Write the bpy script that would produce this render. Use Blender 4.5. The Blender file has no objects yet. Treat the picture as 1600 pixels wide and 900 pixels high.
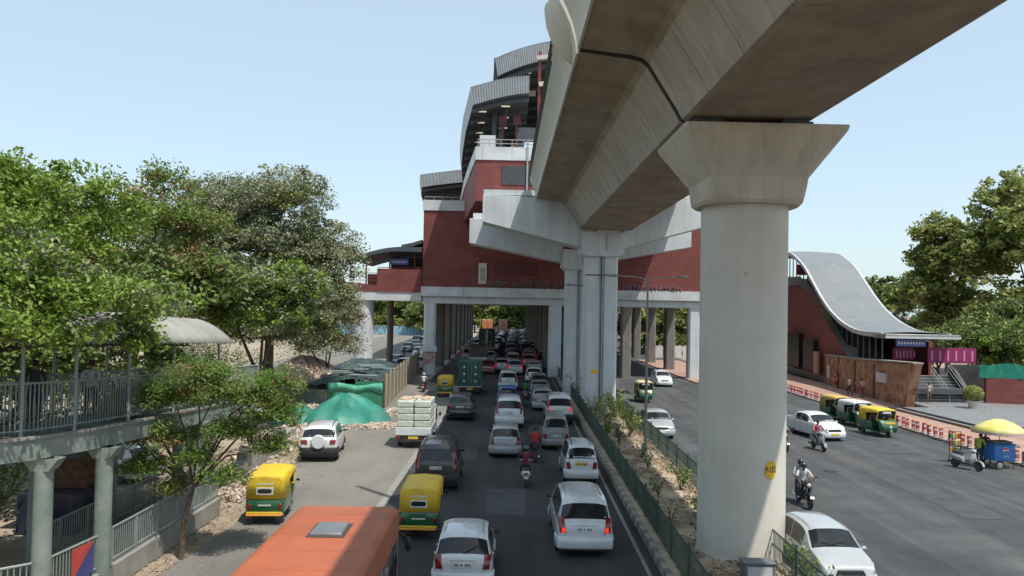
import bpy, bmesh, math, random
import numpy as np
from mathutils import Vector, Matrix
random.seed(7)
C = bpy.context.scene.collection
SC = bpy.context.scene
R_ = math.radians
# ------------------------------------------------------------------ camera, sky, sun, exposure
H, F = 7.6, 1250.0                       # eye height (m) and focal length in pixels of a 1600 px wide frame
ROLL = R_(1.1)
_v = np.array([(790-800)/F, -(480-450)/F, -1.0]); _v /= np.linalg.norm(_v)
_u = np.array([math.sin(ROLL), math.cos(ROLL), 0.0]); _u[2] = -(_u[0]*_v[0]+_u[1]*_v[1])/_v[2]; _u /= np.linalg.norm(_u)
CM = np.array([np.cross(_v, _u), _v, _u])
cam_d = bpy.data.cameras.new('camera'); cam = bpy.data.objects.new('camera', cam_d); C.objects.link(cam)
cam_d.sensor_width = 36; cam_d.lens = 36*F/1600; cam_d.clip_end = 4000; cam_d.clip_start = .1
cam.matrix_world = Matrix.Translation((0, 0, H)) @ Matrix([list(map(float, r)) for r in CM]).to_4x4()
SC.camera = cam
SUN_D = Vector((-.32, .36, -1)).normalized()          # the way sunlight travels
w = bpy.data.worlds.new('World'); SC.world = w; w.use_nodes = True
nt = w.node_tree
sky = nt.nodes.new('ShaderNodeTexSky'); sky.sky_type = 'NISHITA'; sky.sun_disc = False
sky.sun_elevation = math.asin(-SUN_D.z); sky.sun_rotation = math.atan2(-SUN_D.x, -SUN_D.y)
sky.air_density = 1.0; sky.dust_density = 1.6; sky.ozone_density = 1.2; sky.altitude = 200
nt.links.new(sky.outputs[0], nt.nodes['Background'].inputs[0])
nt.nodes['Background'].inputs[1].default_value = .09
hz_ = nt.nodes.new('ShaderNodeBackground'); hz_.inputs[0].default_value = (.455,.565,.61,1); hz_.inputs[1].default_value = .88      # pale summer dust haze in the sky
ad_ = nt.nodes.new('ShaderNodeAddShader'); nt.links.new(nt.nodes['Background'].outputs[0], ad_.inputs[0]); nt.links.new(hz_.outputs[0], ad_.inputs[1])
nt.links.new(ad_.outputs[0], nt.nodes['World Output'].inputs[0])
sl = bpy.data.lights.new('sun', 'SUN'); so = bpy.data.objects.new('sun', sl); C.objects.link(so)
sl.energy = 4.7; sl.angle = R_(.6); sl.color = (1, .95, .87)
so.rotation_euler = SUN_D.to_track_quat('-Z', 'Y').to_euler(); so.location = (0, -20, 60)
SC.view_settings.view_transform = 'Standard'; SC.view_settings.look = 'None'
SC.view_settings.exposure = 0.0; SC.view_settings.gamma = 1
SC.cycles.max_bounces = 6; SC.cycles.diffuse_bounces = 3; SC.cycles.glossy_bounces = 3
SC.cycles.transmission_bounces = 3; SC.cycles.transparent_max_bounces = 4
SC.cycles.use_denoising = True; SC.cycles.caustics_reflective = False; SC.cycles.caustics_refractive = False
# ------------------------------------------------------------------ measuring helpers
def ray(px, py): return CM @ np.array([(px-800)/F, -(py-450)/F, -1.0])
def at(px, py, Y):
    d = ray(px, py); s = Y/d[1]; return Vector((d[0]*s, Y, H+d[2]*s))
def gr(px, py, h=0.0):
    d = ray(px, py); s = (h-H)/d[2]; return Vector((d[0]*s, d[1]*s, h))
def online(px, py, x0, k):               # where the sight line meets the upright plane X = x0 + k*Y
    d = ray(px, py); s = x0/(d[0]-k*d[1]); return Vector((d[0]*s, d[1]*s, H+d[2]*s))
# ------------------------------------------------------------------ materials
MATS = {}
def mat(name, col, rough=.6, metal=0.0, var=.12, scale=2.0, bump=0.0, bscale=30, col2=None, dirt=0.0, dirtcol=(.30,.25,.19),
        coat=0.0, stretch=(1,1,1), spec=.5, world=False, emit=0.0, alpha=1.0, thr=(.35,.65)):
    if name in MATS: return MATS[name]
    m = bpy.data.materials.new(name); m.use_nodes = True; n = m.node_tree; P = n.nodes['Principled BSDF']; L = n.links.new
    P.inputs['Roughness'].default_value = rough; P.inputs['Metallic'].default_value = metal
    P.inputs['Specular IOR Level'].default_value = spec
    if coat: P.inputs['Coat Weight'].default_value = coat; P.inputs['Coat Roughness'].default_value = .06
    tc = n.nodes.new('ShaderNodeTexCoord'); geo = n.nodes.new('ShaderNodeNewGeometry')
    src = geo.outputs['Position'] if world else tc.outputs['Object']
    mp = n.nodes.new('ShaderNodeMapping'); mp.inputs['Scale'].default_value = stretch; L(src, mp.inputs[0])
    nz = n.nodes.new('ShaderNodeTexNoise'); nz.inputs['Scale'].default_value = scale; nz.inputs['Detail'].default_value = 6; nz.inputs['Roughness'].default_value = .62
    L(mp.outputs[0], nz.inputs['Vector'])
    cr = n.nodes.new('ShaderNodeValToRGB')
    a = [max(0, c*(1-var)) for c in col]; b = [min(1, c*(1+var)) for c in col]
    if col2 is not None: a, b = list(col), list(col2)
    cr.color_ramp.elements[0].position, cr.color_ramp.elements[1].position = thr
    cr.color_ramp.elements[0].color = (*a, 1); cr.color_ramp.elements[1].color = (*b, 1)
    L(nz.outputs['Fac'], cr.inputs[0]); out = cr.outputs[0]
    if dirt:
        nd = n.nodes.new('ShaderNodeTexNoise'); nd.inputs['Scale'].default_value = scale*.37; nd.inputs['Detail'].default_value = 8; nd.inputs['Roughness'].default_value = .7
        L(mp.outputs[0], nd.inputs['Vector'])
        rd = n.nodes.new('ShaderNodeValToRGB'); rd.color_ramp.elements[0].position = .42; rd.color_ramp.elements[1].position = .72
        rd.color_ramp.elements[1].color = (dirt, dirt, dirt, 1); L(nd.outputs['Fac'], rd.inputs[0])
        mx = n.nodes.new('ShaderNodeMix'); mx.data_type = 'RGBA'; L(rd.outputs[0], mx.inputs[0]); L(out, mx.inputs[6]); mx.inputs[7].default_value = (*dirtcol, 1)
        out = mx.outputs[2]
    L(out, P.inputs['Base Color'])
    if bump:
        nb = n.nodes.new('ShaderNodeTexNoise'); nb.inputs['Scale'].default_value = bscale; nb.inputs['Detail'].default_value = 5; L(src, nb.inputs['Vector'])
        bp = n.nodes.new('ShaderNodeBump'); bp.inputs['Strength'].default_value = bump; bp.inputs['Distance'].default_value = .05
        L(nb.outputs['Fac'], bp.inputs['Height']); L(bp.outputs[0], P.inputs['Normal'])
    if emit:
        P.inputs['Emission Color'].default_value = (*col, 1); P.inputs['Emission Strength'].default_value = emit
    if alpha < 1: P.inputs['Alpha'].default_value = alpha
    MATS[name] = m
    return m
def leafmat(name, c1, c2, c3=None, scale=.6, trans=.35):
    if name in MATS: return MATS[name]
    m = bpy.data.materials.new(name); m.use_nodes = True; n = m.node_tree; L = n.links.new
    P = n.nodes['Principled BSDF']; P.inputs['Roughness'].default_value = .5; P.inputs['Specular IOR Level'].default_value = .28
    geo = n.nodes.new('ShaderNodeNewGeometry'); nz = n.nodes.new('ShaderNodeTexNoise'); nz.inputs['Scale'].default_value = scale; nz.inputs['Detail'].default_value = 3
    L(geo.outputs['Position'], nz.inputs['Vector'])
    at_ = n.nodes.new('ShaderNodeAttribute'); at_.attribute_name = 'leaf'
    ad = n.nodes.new('ShaderNodeMath'); ad.operation = 'MULTIPLY_ADD'; ad.inputs[1].default_value = .45; L(at_.outputs['Fac'], ad.inputs[0])
    sb = n.nodes.new('ShaderNodeMath'); sb.operation = 'SUBTRACT'; L(nz.outputs['Fac'], sb.inputs[0]); sb.inputs[1].default_value = .22
    L(sb.outputs[0], ad.inputs[2])
    cr = n.nodes.new('ShaderNodeValToRGB'); e = cr.color_ramp.elements
    e[0].position = .14; e[0].color = (*c1, 1); e[1].position = .52; e[1].color = (*c2, 1)
    if c3 is not None: q = e.new(.74); q.color = (*c3, 1)
    L(ad.outputs[0], cr.inputs[0]); L(cr.outputs[0], P.inputs['Base Color'])
    tr = n.nodes.new('ShaderNodeBsdfTranslucent'); L(cr.outputs[0], tr.inputs[0])
    mx = n.nodes.new('ShaderNodeMixShader'); mx.inputs[0].default_value = trans
    L(P.outputs[0], mx.inputs[1]); L(tr.outputs[0], mx.inputs[2]); L(mx.outputs[0], n.nodes['Material Output'].inputs[0])
    MATS[name] = m; return m
# ------------------------------------------------------------------ mesh builder
class MB:
    def __init__(s): s.v = []; s.f = []; s.m = []
    def add(s, vs, fs, mi=0):
        o = len(s.v); s.v += [tuple(p) for p in vs]; s.f += [tuple(i+o for i in f) for f in fs]; s.m += [mi]*len(fs); return s
    def box(s, x0, x1, y0, y1, z0, z1, mi=0, M=None):
        vs = [Vector(p) for p in ((x0,y0,z0),(x1,y0,z0),(x1,y1,z0),(x0,y1,z0),(x0,y0,z1),(x1,y0,z1),(x1,y1,z1),(x0,y1,z1))]
        if M is not None: vs = [M @ p for p in vs]
        return s.add(vs, [(0,3,2,1),(4,5,6,7),(0,1,5,4),(1,2,6,5),(2,3,7,6),(3,0,4,7)], mi)
    def bar(s, p, q, wd, ht, mi=0, up=Vector((0,0,1))):
        p, q = Vector(p), Vector(q); d = q-p; l = d.length
        if l < 1e-6: return s
        d /= l; x = d.cross(up)
        if x.length < 1e-4: x = Vector((1,0,0))
        x.normalize(); z = x.cross(d)
        vs = [b+x*a*wd/2+z*c*ht/2 for b in (p, q) for a, c in ((-1,-1),(1,-1),(1,1),(-1,1))]
        return s.add(vs, [(0,1,2,3),(7,6,5,4),(0,4,5,1),(1,5,6,2),(2,6,7,3),(3,7,4,0)], mi)
    def tube(s, pts, rad, n=8, mi=0, cap=True):
        pts = [Vector(p) for p in pts]; k = len(pts)
        if not hasattr(rad, '__len__'): rad = [rad]*k
        vs = []; x = None
        for i, p in enumerate(pts):
            d = (pts[min(i+1, k-1)]-pts[max(i-1, 0)]).normalized()
            if x is None:
                x = d.orthogonal().normalized()
            else:
                x = (x-d*x.dot(d)); x = x.normalized() if x.length > 1e-5 else d.orthogonal().normalized()
            y = d.cross(x)
            vs += [p+(x*math.cos(2*math.pi*j/n)+y*math.sin(2*math.pi*j/n))*rad[i] for j in range(n)]
        fs = [(i*n+j, i*n+(j+1) % n, (i+1)*n+(j+1) % n, (i+1)*n+j) for i in range(k-1) for j in range(n)]
        if cap: fs += [tuple(range(n))[::-1], tuple((k-1)*n+j for j in range(n))]
        return s.add(vs, fs, mi)
    def prism(s, poly, axis, a, b, mi=0):      # polygon of (u,v) drawn across the axis, from a to b
        n = len(poly)
        def P(u, v, t): return {'x': (t,u,v), 'y': (u,t,v), 'z': (u,v,t)}[axis]
        vs = [P(u,v,a) for u, v in poly]+[P(u,v,b) for u, v in poly]
        return s.add(vs, [tuple(range(n))[::-1], tuple(range(n,2*n))]+[(i,(i+1)%n,n+(i+1)%n,n+i) for i in range(n)], mi)
    def grid(s, rows, mi=0, close=False):
        nr, nc = len(rows), len(rows[0]); vs = [p for r in rows for p in r]
        fs = [(i*nc+j, i*nc+(j+1)%nc, (i+1)*nc+(j+1)%nc, (i+1)*nc+j) for i in range(nr-1) for j in range(nc if close else nc-1)]
        return s.add(vs, fs, mi)
    def loft(s, secs, mi=0, cap=True):         # closed sections
        n = len(secs[0]); s.grid(secs, mi, True)
        if cap: s.add(secs[0], [tuple(range(n))[::-1]], mi); s.add(secs[-1], [tuple(range(n))], mi)
        return s
    def lathe(s, prof, n=16, c=(0,0,0), axis='z', mi=0, ph=0.0):
        rows = []
        for r, h in prof:
            row = []
            for j in range(n):
                a = 2*math.pi*j/n+ph; u, v = r*math.cos(a), r*math.sin(a)
                p = {'z': (u,v,h), 'x': (h,u,v), 'y': (u,h,v)}[axis]
                row.append((p[0]+c[0], p[1]+c[1], p[2]+c[2]))
            rows.append(row)
        return s.loft(rows, mi, cap=True)
    def ball(s, c, r, mi=0, n=10, k=7):
        rx, ry, rz = r if hasattr(r, '__len__') else (r,r,r)
        rows = [[(c[0]+rx*math.sin(t)*math.cos(2*math.pi*j/n), c[1]+ry*math.sin(t)*math.sin(2*math.pi*j/n), c[2]-rz*math.cos(t)) for j in range(n)]
                for t in [math.pi*(i+.02)/(k-.96) if False else .05+(math.pi-.1)*i/(k-1) for i in range(k)]]
        return s.loft(rows, mi)
    def build(s, name, mats, parent=None, smooth=35, bevel=0.0, world=False, recalc=True, bseg=2):
        me = bpy.data.meshes.new(name); me.from_pydata([tuple(p) for p in s.v], [], s.f)
        if not isinstance(mats, (list, tuple)): mats = [mats]
        for q in mats: me.materials.append(q)
        me.polygons.foreach_set('material_index', s.m)
        if recalc:
            bm = bmesh.new(); bm.from_mesh(me); bmesh.ops.remove_doubles(bm, verts=bm.verts, dist=1e-5)
            bmesh.ops.recalc_face_normals(bm, faces=bm.faces); bm.to_mesh(me); bm.free()
        if smooth:
            me.polygons.foreach_set('use_smooth', [True]*len(me.polygons)); me.set_sharp_from_angle(angle=R_(smooth))
        me.update()
        o = bpy.data.objects.new(name, me); C.objects.link(o)
        if parent is not None:
            o.parent = parent
            if world: o.matrix_parent_inverse = Matrix.Translation(-Vector(parent.location)) 
        if bevel:
            b = o.modifiers.new('bevel', 'BEVEL'); b.width = bevel; b.segments = bseg; b.limit_method = 'ANGLE'; b.angle_limit = R_(30); b.harden_normals = False
        return o
def tag(o, label=None, cat=None, group=None, kind=None):
    if label: o['label'] = label
    if cat: o['category'] = cat
    if group: o['group'] = group
    if kind: o['kind'] = kind
    return o
def thing(name, label, cat, loc=(0,0,0), rz=0.0, group=None):
    o = bpy.data.objects.new(name, None); o.empty_display_size = .2; C.objects.link(o)
    o.location = loc; o.rotation_euler = (0,0,rz); return tag(o, label, cat, group)
KIDS = {}
def kids(o): return [c for c in C.objects if c.parent == o]
def snap(o): return (o, [snap(c) for c in kids(o)])
def copy_tree(tr, parent=None, out=None):
    o, ch = tr; c = o.copy(); C.objects.link(c)
    if out is not None: out.append(c)
    if parent is not None: c.parent = parent; c.matrix_parent_inverse = o.matrix_parent_inverse
    for q in ch: copy_tree(q, c, out)
    return c
def recolour(objs, swap):
    for o in objs:
        if o.type != 'MESH': continue
        for q in o.material_slots:
            m = swap.get(q.material.name) if q.material else None
            if m is not None: q.link = 'OBJECT'; q.material = m
def dup(tr, loc, rz=0.0, label=None, group=None, swap=None):
    out = []; c = copy_tree(tr, None, out); c.location = loc; c.rotation_euler = (0,0,rz)
    if label: c['label'] = label
    if group: c['group'] = group
    elif 'group' in c: del c['group']
    if swap: recolour(out, swap)
    return c
def split(o):                                   # loose pieces of one mesh become parts of their own
    me = o.data; bm = bmesh.new(); bm.from_mesh(me); seen = set(); isl = []
    for v in bm.verts:
        if v.index in seen: continue
        st_ = [v]; seen.add(v.index); q = []
        while st_:
            a = st_.pop(); q.append(a.index)
            for e in a.link_edges:
                c = e.other_vert(a)
                if c.index not in seen: seen.add(c.index); st_.append(c)
        isl.append(set(q))
    bm.free()
    if len(isl) < 2: return [o]
    out = []; vs = [tuple(v.co) for v in me.vertices]; ps = [(tuple(p.vertices), p.material_index, p.use_smooth) for p in me.polygons]; base = o.name.split('.')[0]
    own = {}
    for k, s in enumerate(isl):
        for i in s: own[i] = k
    for k, s in enumerate(isl):
        mp = {i: j for j, i in enumerate(sorted(s))}; pk = [p for p in ps if own[p[0][0]] == k]
        m2 = bpy.data.meshes.new(base); m2.from_pydata([vs[i] for i in sorted(s)], [], [[mp[i] for i in p[0]] for p in pk])
        for m in me.materials: m2.materials.append(m)
        m2.polygons.foreach_set('material_index', [p[1] for p in pk]); m2.polygons.foreach_set('use_smooth', [p[2] for p in pk])
        if any(p[2] for p in pk): m2.set_sharp_from_angle(angle=R_(35))
        c = o.copy(); c.data = m2; C.objects.link(c); out.append(c)
    bpy.data.objects.remove(o); return out
def structure(name, mb, m, **k): return tag(mb.build(name, m, **k), kind='structure')
# ------------------------------------------------------------------ shared vehicle materials
def paint(name, col, rough=.28, dirt=.25):
    return mat(name, col, rough, 0.0, .04, 3, coat=.9, dirt=dirt if max(col) > .25 else .07, dirtcol=(.33,.29,.24))
WHITE = paint('white_paint', (.66,.685,.70)); SILVER = paint('silver_paint', (.34,.36,.38)); GREY = paint('grey_paint', (.20,.21,.22))
BLACK = paint('black_paint', (.018,.018,.02)); RED = paint('red_paint', (.30,.02,.025)); BLUE = paint('blue_paint', (.03,.14,.5)); BROWN = paint('brown_paint', (.10,.055,.04))
MAROON = paint('maroon_paint', (.13,.02,.03)); BEIGE = paint('beige_paint', (.45,.40,.32))
GLASS = mat('car_glass', (.010,.013,.015), .05, 0, .2, 1.5, spec=.5, col2=(.022,.026,.028))
RUBBER = mat('tyre_rubber', (.022,.021,.02), .85, dirt=.3); RIM = mat('alloy_rim', (.42,.43,.44), .35, .7); STEELRIM = mat('steel_rim', (.16,.16,.165), .45, .4)
PLASTIC = mat('black_plastic', (.025,.025,.026), .55); DARKMET = mat('dark_metal', (.06,.06,.06), .5, .5); CHROME = mat('chrome', (.6,.6,.61), .15, 1.0)
LAMPRED = mat('tail_lens', (.20,.010,.012), .15, 0, .1, 8, coat=.6); LAMPLIT = mat('lit_brake_lens', (1,.04,.02), .2, 0, .05, 3, emit=.75)
LAMPMID = mat('glowing_tail_lens', (.75,.02,.015), .2, 0, .05, 3, emit=.16)
LAMPCLR = mat('clear_lens', (.62,.64,.66), .12, .2, .1, 8, coat=.8); LAMPORG = mat('amber_lens', (.75,.25,.03), .2)
PLATEW = mat('white_plate', (.72,.72,.70), .45); PLATEY = mat('yellow_plate', (.75,.52,.05), .45); PLATED = mat('plate_ink', (.03,.03,.03), .6)
def pchip(pts):
    x = np.array([p[0] for p in pts], float); y = np.array([p[1] for p in pts], float)
    h = np.diff(x); d = np.diff(y)/h; m = np.zeros(len(x))
    for i in range(1, len(x)-1):
        if d[i-1]*d[i] > 0:
            w1, w2 = 2*h[i]+h[i-1], h[i]+2*h[i-1]; m[i] = (w1+w2)/(w1/d[i-1]+w2/d[i])
    m[0], m[-1] = d[0], d[-1]
    def f(t):
        t = min(max(t, x[0]), x[-1]); i = min(int(np.searchsorted(x, t, 'right'))-1, len(x)-2); i = max(i, 0)
        s = (t-x[i])/h[i]
        return float((2*s**3-3*s*s+1)*y[i]+(s**3-2*s*s+s)*h[i]*m[i]+(-2*s**3+3*s*s)*y[i+1]+(s**3-s*s)*h[i]*m[i+1])
    return f
def wheel(parent, x, y, r, wd, rim=None, name='wheel'):
    b = MB(); hw = wd/2
    b.lathe([(r*.60,-hw*.85),(r*.9,-hw),(r*.98,-hw*.75),(r,-hw*.3),(r,hw*.3),(r*.98,hw*.75),(r*.9,hw),(r*.60,hw*.85)], 24, (0,0,0), 'x')
    o = b.build(name, RUBBER, parent); o.location = (x, y, r)
    q = MB(); sg = 1 if x >= 0 else -1
    q.lathe([(r*.62,hw*.35*sg),(r*.63,hw*.9*sg),(r*.57,hw*.92*sg),(r*.54,hw*.55*sg)], 24, (0,0,0), 'x')
    q.lathe([(r*.16,hw*.3*sg),(r*.16,hw*.85*sg),(r*.1,hw*.9*sg)], 10, (0,0,0), 'x')
    for k in range(5):
        a = 2*math.pi*k/5
        q.bar((hw*.62*sg, r*.1*math.cos(a), r*.1*math.sin(a)), (hw*.72*sg, r*.57*math.cos(a), r*.57*math.sin(a)), r*.16, hw*.2, up=Vector((1,0,0)))
    q.build('rim', rim or RIM, o)
    return o
def bentbar(b, path, z0, z1, th, mi=0):      # an upright band bent round a corner in plan
    n = len(path); ins, out = [], []
    for i, p in enumerate(path):
        a = Vector(path[max(i-1,0)]+(0,)) if len(p)==2 else Vector(path[max(i-1,0)]); c = Vector(path[min(i+1,n-1)]+(0,))
        d = (c-a).normalized(); nr = Vector((d.y, -d.x, 0))
        out.append(Vector(p+(0,))+nr*th/2); ins.append(Vector(p+(0,))-nr*th/2)
    rows = []
    e = min(.03, (z1-z0)*.25)
    for i in range(n):
        o, q = out[i], ins[i]; mid = o-(o-q)*.35
        rows.append([(q.x,q.y,z0),(mid.x,mid.y,z0),(o.x,o.y,z0+e),(o.x,o.y,z1-e),(mid.x,mid.y,z1),(q.x,q.y,z1)])
    return b.loft(rows, mi)
CARS = {
 'hatchback': dict(L=3.65, W=1.62, top=[(0,.58),(.004,.78),(.014,.97),(.03,1.03),(.115,1.40),(.16,1.475),(.35,1.53),(.52,1.50),(.60,1.42),(.77,1.01),(.9,.88),(.975,.72),(1,.5)],
    belt=[(0,.92),(.3,.93),(.7,.9),(1,.8)], rw=(.034,.108), ws=(.612,.752), sw=[(.18,.365),(.38,.60)], tail=(.70,1.05,.17), r=.285, clear=.2, plate=.80),
 'people_carrier': dict(L=4.58, W=1.77, top=[(0,.62),(.004,.86),(.012,1.05),(.02,1.11),(.075,1.58),(.11,1.70),(.35,1.765),(.58,1.72),(.66,1.61),(.80,1.15),(.93,.98),(.985,.8),(1,.55)],
    belt=[(0,1.06),(.3,1.03),(.7,1.0),(1,.85)], rw=(.024,.07), ws=(.668,.788), sw=[(.115,.27),(.285,.45),(.465,.655)], tail=(.76,1.20,.18), r=.33, clear=.24, plate=.86),
 'tall_wagon': dict(L=3.6, W=1.48, top=[(0,.58),(.004,.82),(.01,.98),(.02,1.04),(.06,1.52),(.095,1.63),(.4,1.69),(.6,1.64),(.67,1.55),(.81,1.06),(.93,.95),(.985,.75),(1,.5)],
    belt=[(0,.98),(.3,.97),(.7,.95),(1,.8)], rw=(.023,.057), ws=(.675,.795), sw=[(.10,.2),(.215,.42),(.435,.655)], tail=(.66,.94,.16), r=.28, clear=.2, plate=.86),
 'van': dict(L=3.67, W=1.48, top=[(0,.58),(.004,.86),(.012,1.08),(.02,1.14),(.06,1.64),(.095,1.75),(.5,1.80),(.75,1.74),(.81,1.62),(.93,1.05),(.97,.9),(1,.55)],
    belt=[(0,1.08),(.3,1.05),(.7,1.0),(1,.85)], rw=(.024,.056), ws=(.82,.92), sw=[(.10,.34),(.36,.57),(.59,.77)], tail=(.62,.86,.14), r=.28, clear=.22, plate=.75),
 'tall_suv': dict(L=4.4, W=1.82, top=[(0,.72),(.004,1.0),(.01,1.16),(.018,1.22),(.045,1.72),(.075,1.87),(.35,1.95),(.55,1.90),(.61,1.79),(.71,1.29),(.73,1.25),(.93,1.14),(.985,.95),(1,.65)],
    belt=[(0,1.16),(.3,1.14),(.7,1.12),(1,.95)], rw=(.02,.043), ws=(.615,.705), sw=[(.085,.24),(.26,.42),(.44,.60)], tail=(.95,1.62,.13), r=.37, clear=.3, plate=.98),
 'low_suv': dict(L=4.3, W=1.82, top=[(0,.68),(.004,.92),(.012,1.08),(.024,1.14),(.085,1.52),(.125,1.63),(.35,1.69),(.55,1.65),(.62,1.55),(.74,1.16),(.92,1.03),(.985,.85),(1,.6)],
    belt=[(0,1.08),(.3,1.04),(.7,1.0),(1,.9)], rw=(.028,.08), ws=(.63,.732), sw=[(.12,.23),(.245,.41),(.425,.61)], tail=(.86,1.05,.27), r=.36, clear=.27, plate=.92),
 'sedan': dict(L=4.3, W=1.70, top=[(0,.58),(.004,.80),(.01,.95),(.03,1.02),(.14,1.06),(.265,1.36),(.33,1.44),(.45,1.48),(.55,1.44),(.61,1.36),(.76,.99),(.92,.85),(.98,.7),(1,.5)],
    belt=[(0,.95),(.3,.94),(.7,.9),(1,.78)], rw=(.15,.255), ws=(.62,.745), sw=[(.30,.43),(.445,.62)], tail=(.74,.95,.26), r=.3, clear=.19, plate=.82),
}
def make_car(kind, name, label, cat, paintm, loc=(0,0,0), rz=0.0, group=None, plate=None, lit=False, rails=False, spare=False, wiper=True, rim=None, gate=None, bumper=None, roofm=None, mirror=None):
    k = CARS[kind]; Lc, W = k['L'], k['W']; top = pchip(k['top']); belt = pchip(k['belt']); cl = k['clear']
    plan = pchip([(0,.86),(.012,.925),(.05,.975),(.14,1),(.6,1),(.85,.985),(.94,.93),(.985,.82),(1,.70)])
    def section(t):
        wv = W/2*plan(t); zt = top(t); bz = min(belt(t), zt-.015); g = zt-bz; tb = .26*g
        zb = cl+.10*max(0, 1-t/.04)+.04*max(0,(t-.95)/.05); cr = .035 if g > .2 else .02
        we = wv*.955
        P = [(0,zb),(wv*.86,zb),(wv*.965,zb+.07),(wv*.995,zb+(bz-zb)*.30),(wv,zb+(bz-zb)*.62),(wv*.985,bz-.10*min(1,(bz-zb))),(we,bz),
             (we-tb*.5,bz+g*.48),(we-tb*.92,zt-min(.075,.22*g)),(we-tb-min(.075,.3*g+.01),zt-.006-.03*g),((we-tb)*.55,zt+cr*.75),(0,zt+cr)]
        return P
    def surf(t, s):
        sg = 1
        if s > 11: s = 22-s; sg = -1
        P = section(t); i = min(int(s), 10); f = s-i
        return Vector((sg*(P[i][0]*(1-f)+P[i+1][0]*f), (t-.5)*Lc, P[i][1]*(1-f)+P[i+1][1]*f))
    ts = sorted(set([round(p[0],4) for p in k['top']]+[.007,.05,.09,.14,.2,.25,.3,.4,.45,.5,.57,.64,.7,.74,.78,.82,.86,.96,.99]))
    root = thing(name, label, cat, loc, rz, group)
    b = MB(); secs = []
    for t in ts:
        P = section(t); y = (t-.5)*Lc
        secs.append([(x,y,z) for x,z in P]+[(-x,y,z) for x,z in P[-2:0:-1]])
    b.loft(secs)
    body = b.build('body', [paintm, PLASTIC], root, smooth=28)
    # wheel arches
    yr, yf = (-.5+.205)*Lc, (.5-.19)*Lc; r = k['r']
    cut = MB()
    for y in (yr, yf): cut.lathe([(r*1.17,-W*.6),(r*1.17,W*.6)], 28, (0,y,r), 'x')
    co = cut.build('cutter', [PLASTIC], None, smooth=0); co.data.materials.clear(); co.data.materials.append(paintm); co.data.materials.append(PLASTIC)
    co.data.polygons.foreach_set('material_index', [1]*len(co.data.polygons))
    md = body.modifiers.new('arch', 'BOOLEAN'); md.operation = 'DIFFERENCE'; md.object = co; md.solver = 'EXACT'
    dg = bpy.context.evaluated_depsgraph_get(); nm = bpy.data.meshes.new_from_object(body.evaluated_get(dg))
    body.modifiers.clear(); body.data = nm; bpy.data.objects.remove(co)
    nm.polygons.foreach_set('use_smooth', [True]*len(nm.polygons)); nm.set_sharp_from_angle(angle=R_(28))
    for y in (yr, yf):
        for sx in (1,-1): wheel(root, sx*(W/2-.105), y, r, .2, rim)
    def patch(name, t0, t1, s0, s1, m, off=.006, nt_=6, ns=8, corner=0.0, parent=None, mi=None):
        rows_o = []
        for i in range(nt_+1):
            row = []
            for j in range(ns+1):
                u, v = i/nt_, j/ns
                t = t0+(t1-t0)*u; s = s0+(s1-s0)*v
                p = surf(t, s); e = 1e-3
                du = surf(min(t+e,1), s)-surf(max(t-e,0), s); dv = surf(t, s+e*4)-surf(t, s-e*4)
                n_ = du.cross(dv); n_ = n_.normalized() if n_.length > 1e-9 else Vector((0,0,1))
                if n_.z < -.05 or (p.x*n_.x+ (p.z-.6)*n_.z*.3 + n_.y*p.y*.1) < 0: n_ = -n_
                row.append((p, n_))
            rows_o.append(row)
        bb = MB()
        f = [[p+n_*off for p,n_ in r_] for r_ in rows_o]; g = [[p-n_*.01 for p,n_ in r_] for r_ in rows_o]
        bb.grid(f)
        ring = [f[0], g[0]]; bb.grid(ring); bb.grid([f[-1], g[-1]])
        bb.grid([[q[0] for q in f],[q[0] for q in g]]); bb.grid([[q[-1] for q in f],[q[-1] for q in g]])
        return bb.build(name, m, parent or root, smooth=40)
    rwin = patch('rear_window', *k['rw'], 8.35 if kind != 'sedan' else 9.1, 22-(8.35 if kind != 'sedan' else 9.1), GLASS, ns=18)
    patch('windscreen', *k['ws'], 8.7, 22-8.7, GLASS, ns=18)
    for a, c in k['sw']:
        for s0, s1 in ((6.12,7.92),(22-7.92,22-6.12)): patch('side_window', a, c, s0, s1, GLASS, ns=4)
    if roofm is not None: patch('roof_panel', k['rw'][1]+.012, k['ws'][0]-.008, 9.05, 22-9.05, roofm, off=.004, ns=10)
    # shut lines and door handles
    for a in [q[0] for q in k['sw']][-2:]+[k['sw'][-1][1]+.01]:
        for s0, s1 in ((2.6,6.1),(22-6.1,22-2.6)): patch('door_seam', a-.0035, a-.0012, s0, s1, PLASTIC, off=.003, nt_=1, ns=6)
    for a in [q[0]+.018 for q in k['sw']][-2:]:
        for s0 in (5.25, 22-5.45): patch('door_handle', a, a+.04, s0, s0+.2, paintm, off=.03, nt_=1, ns=1)
    # rear: bumper, lamps, plate, wiper
    hw = W/2
    bb = MB(); bentbar(bb, [(-hw*1.0,-.5*Lc+.11*Lc),(-hw*.985,-.5*Lc+.035*Lc),(-hw*.93,-.5*Lc-.008),(-hw*.6,-.5*Lc-.045),(0,-.5*Lc-.055),(hw*.6,-.5*Lc-.045),(hw*.93,-.5*Lc-.008),(hw*.985,-.5*Lc+.035*Lc),(hw*1.0,-.5*Lc+.11*Lc)], cl+.05, k['top'][0][1]+.02, .07)
    bb.build('rear_bumper', bumper or paintm, root, smooth=50)
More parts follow.
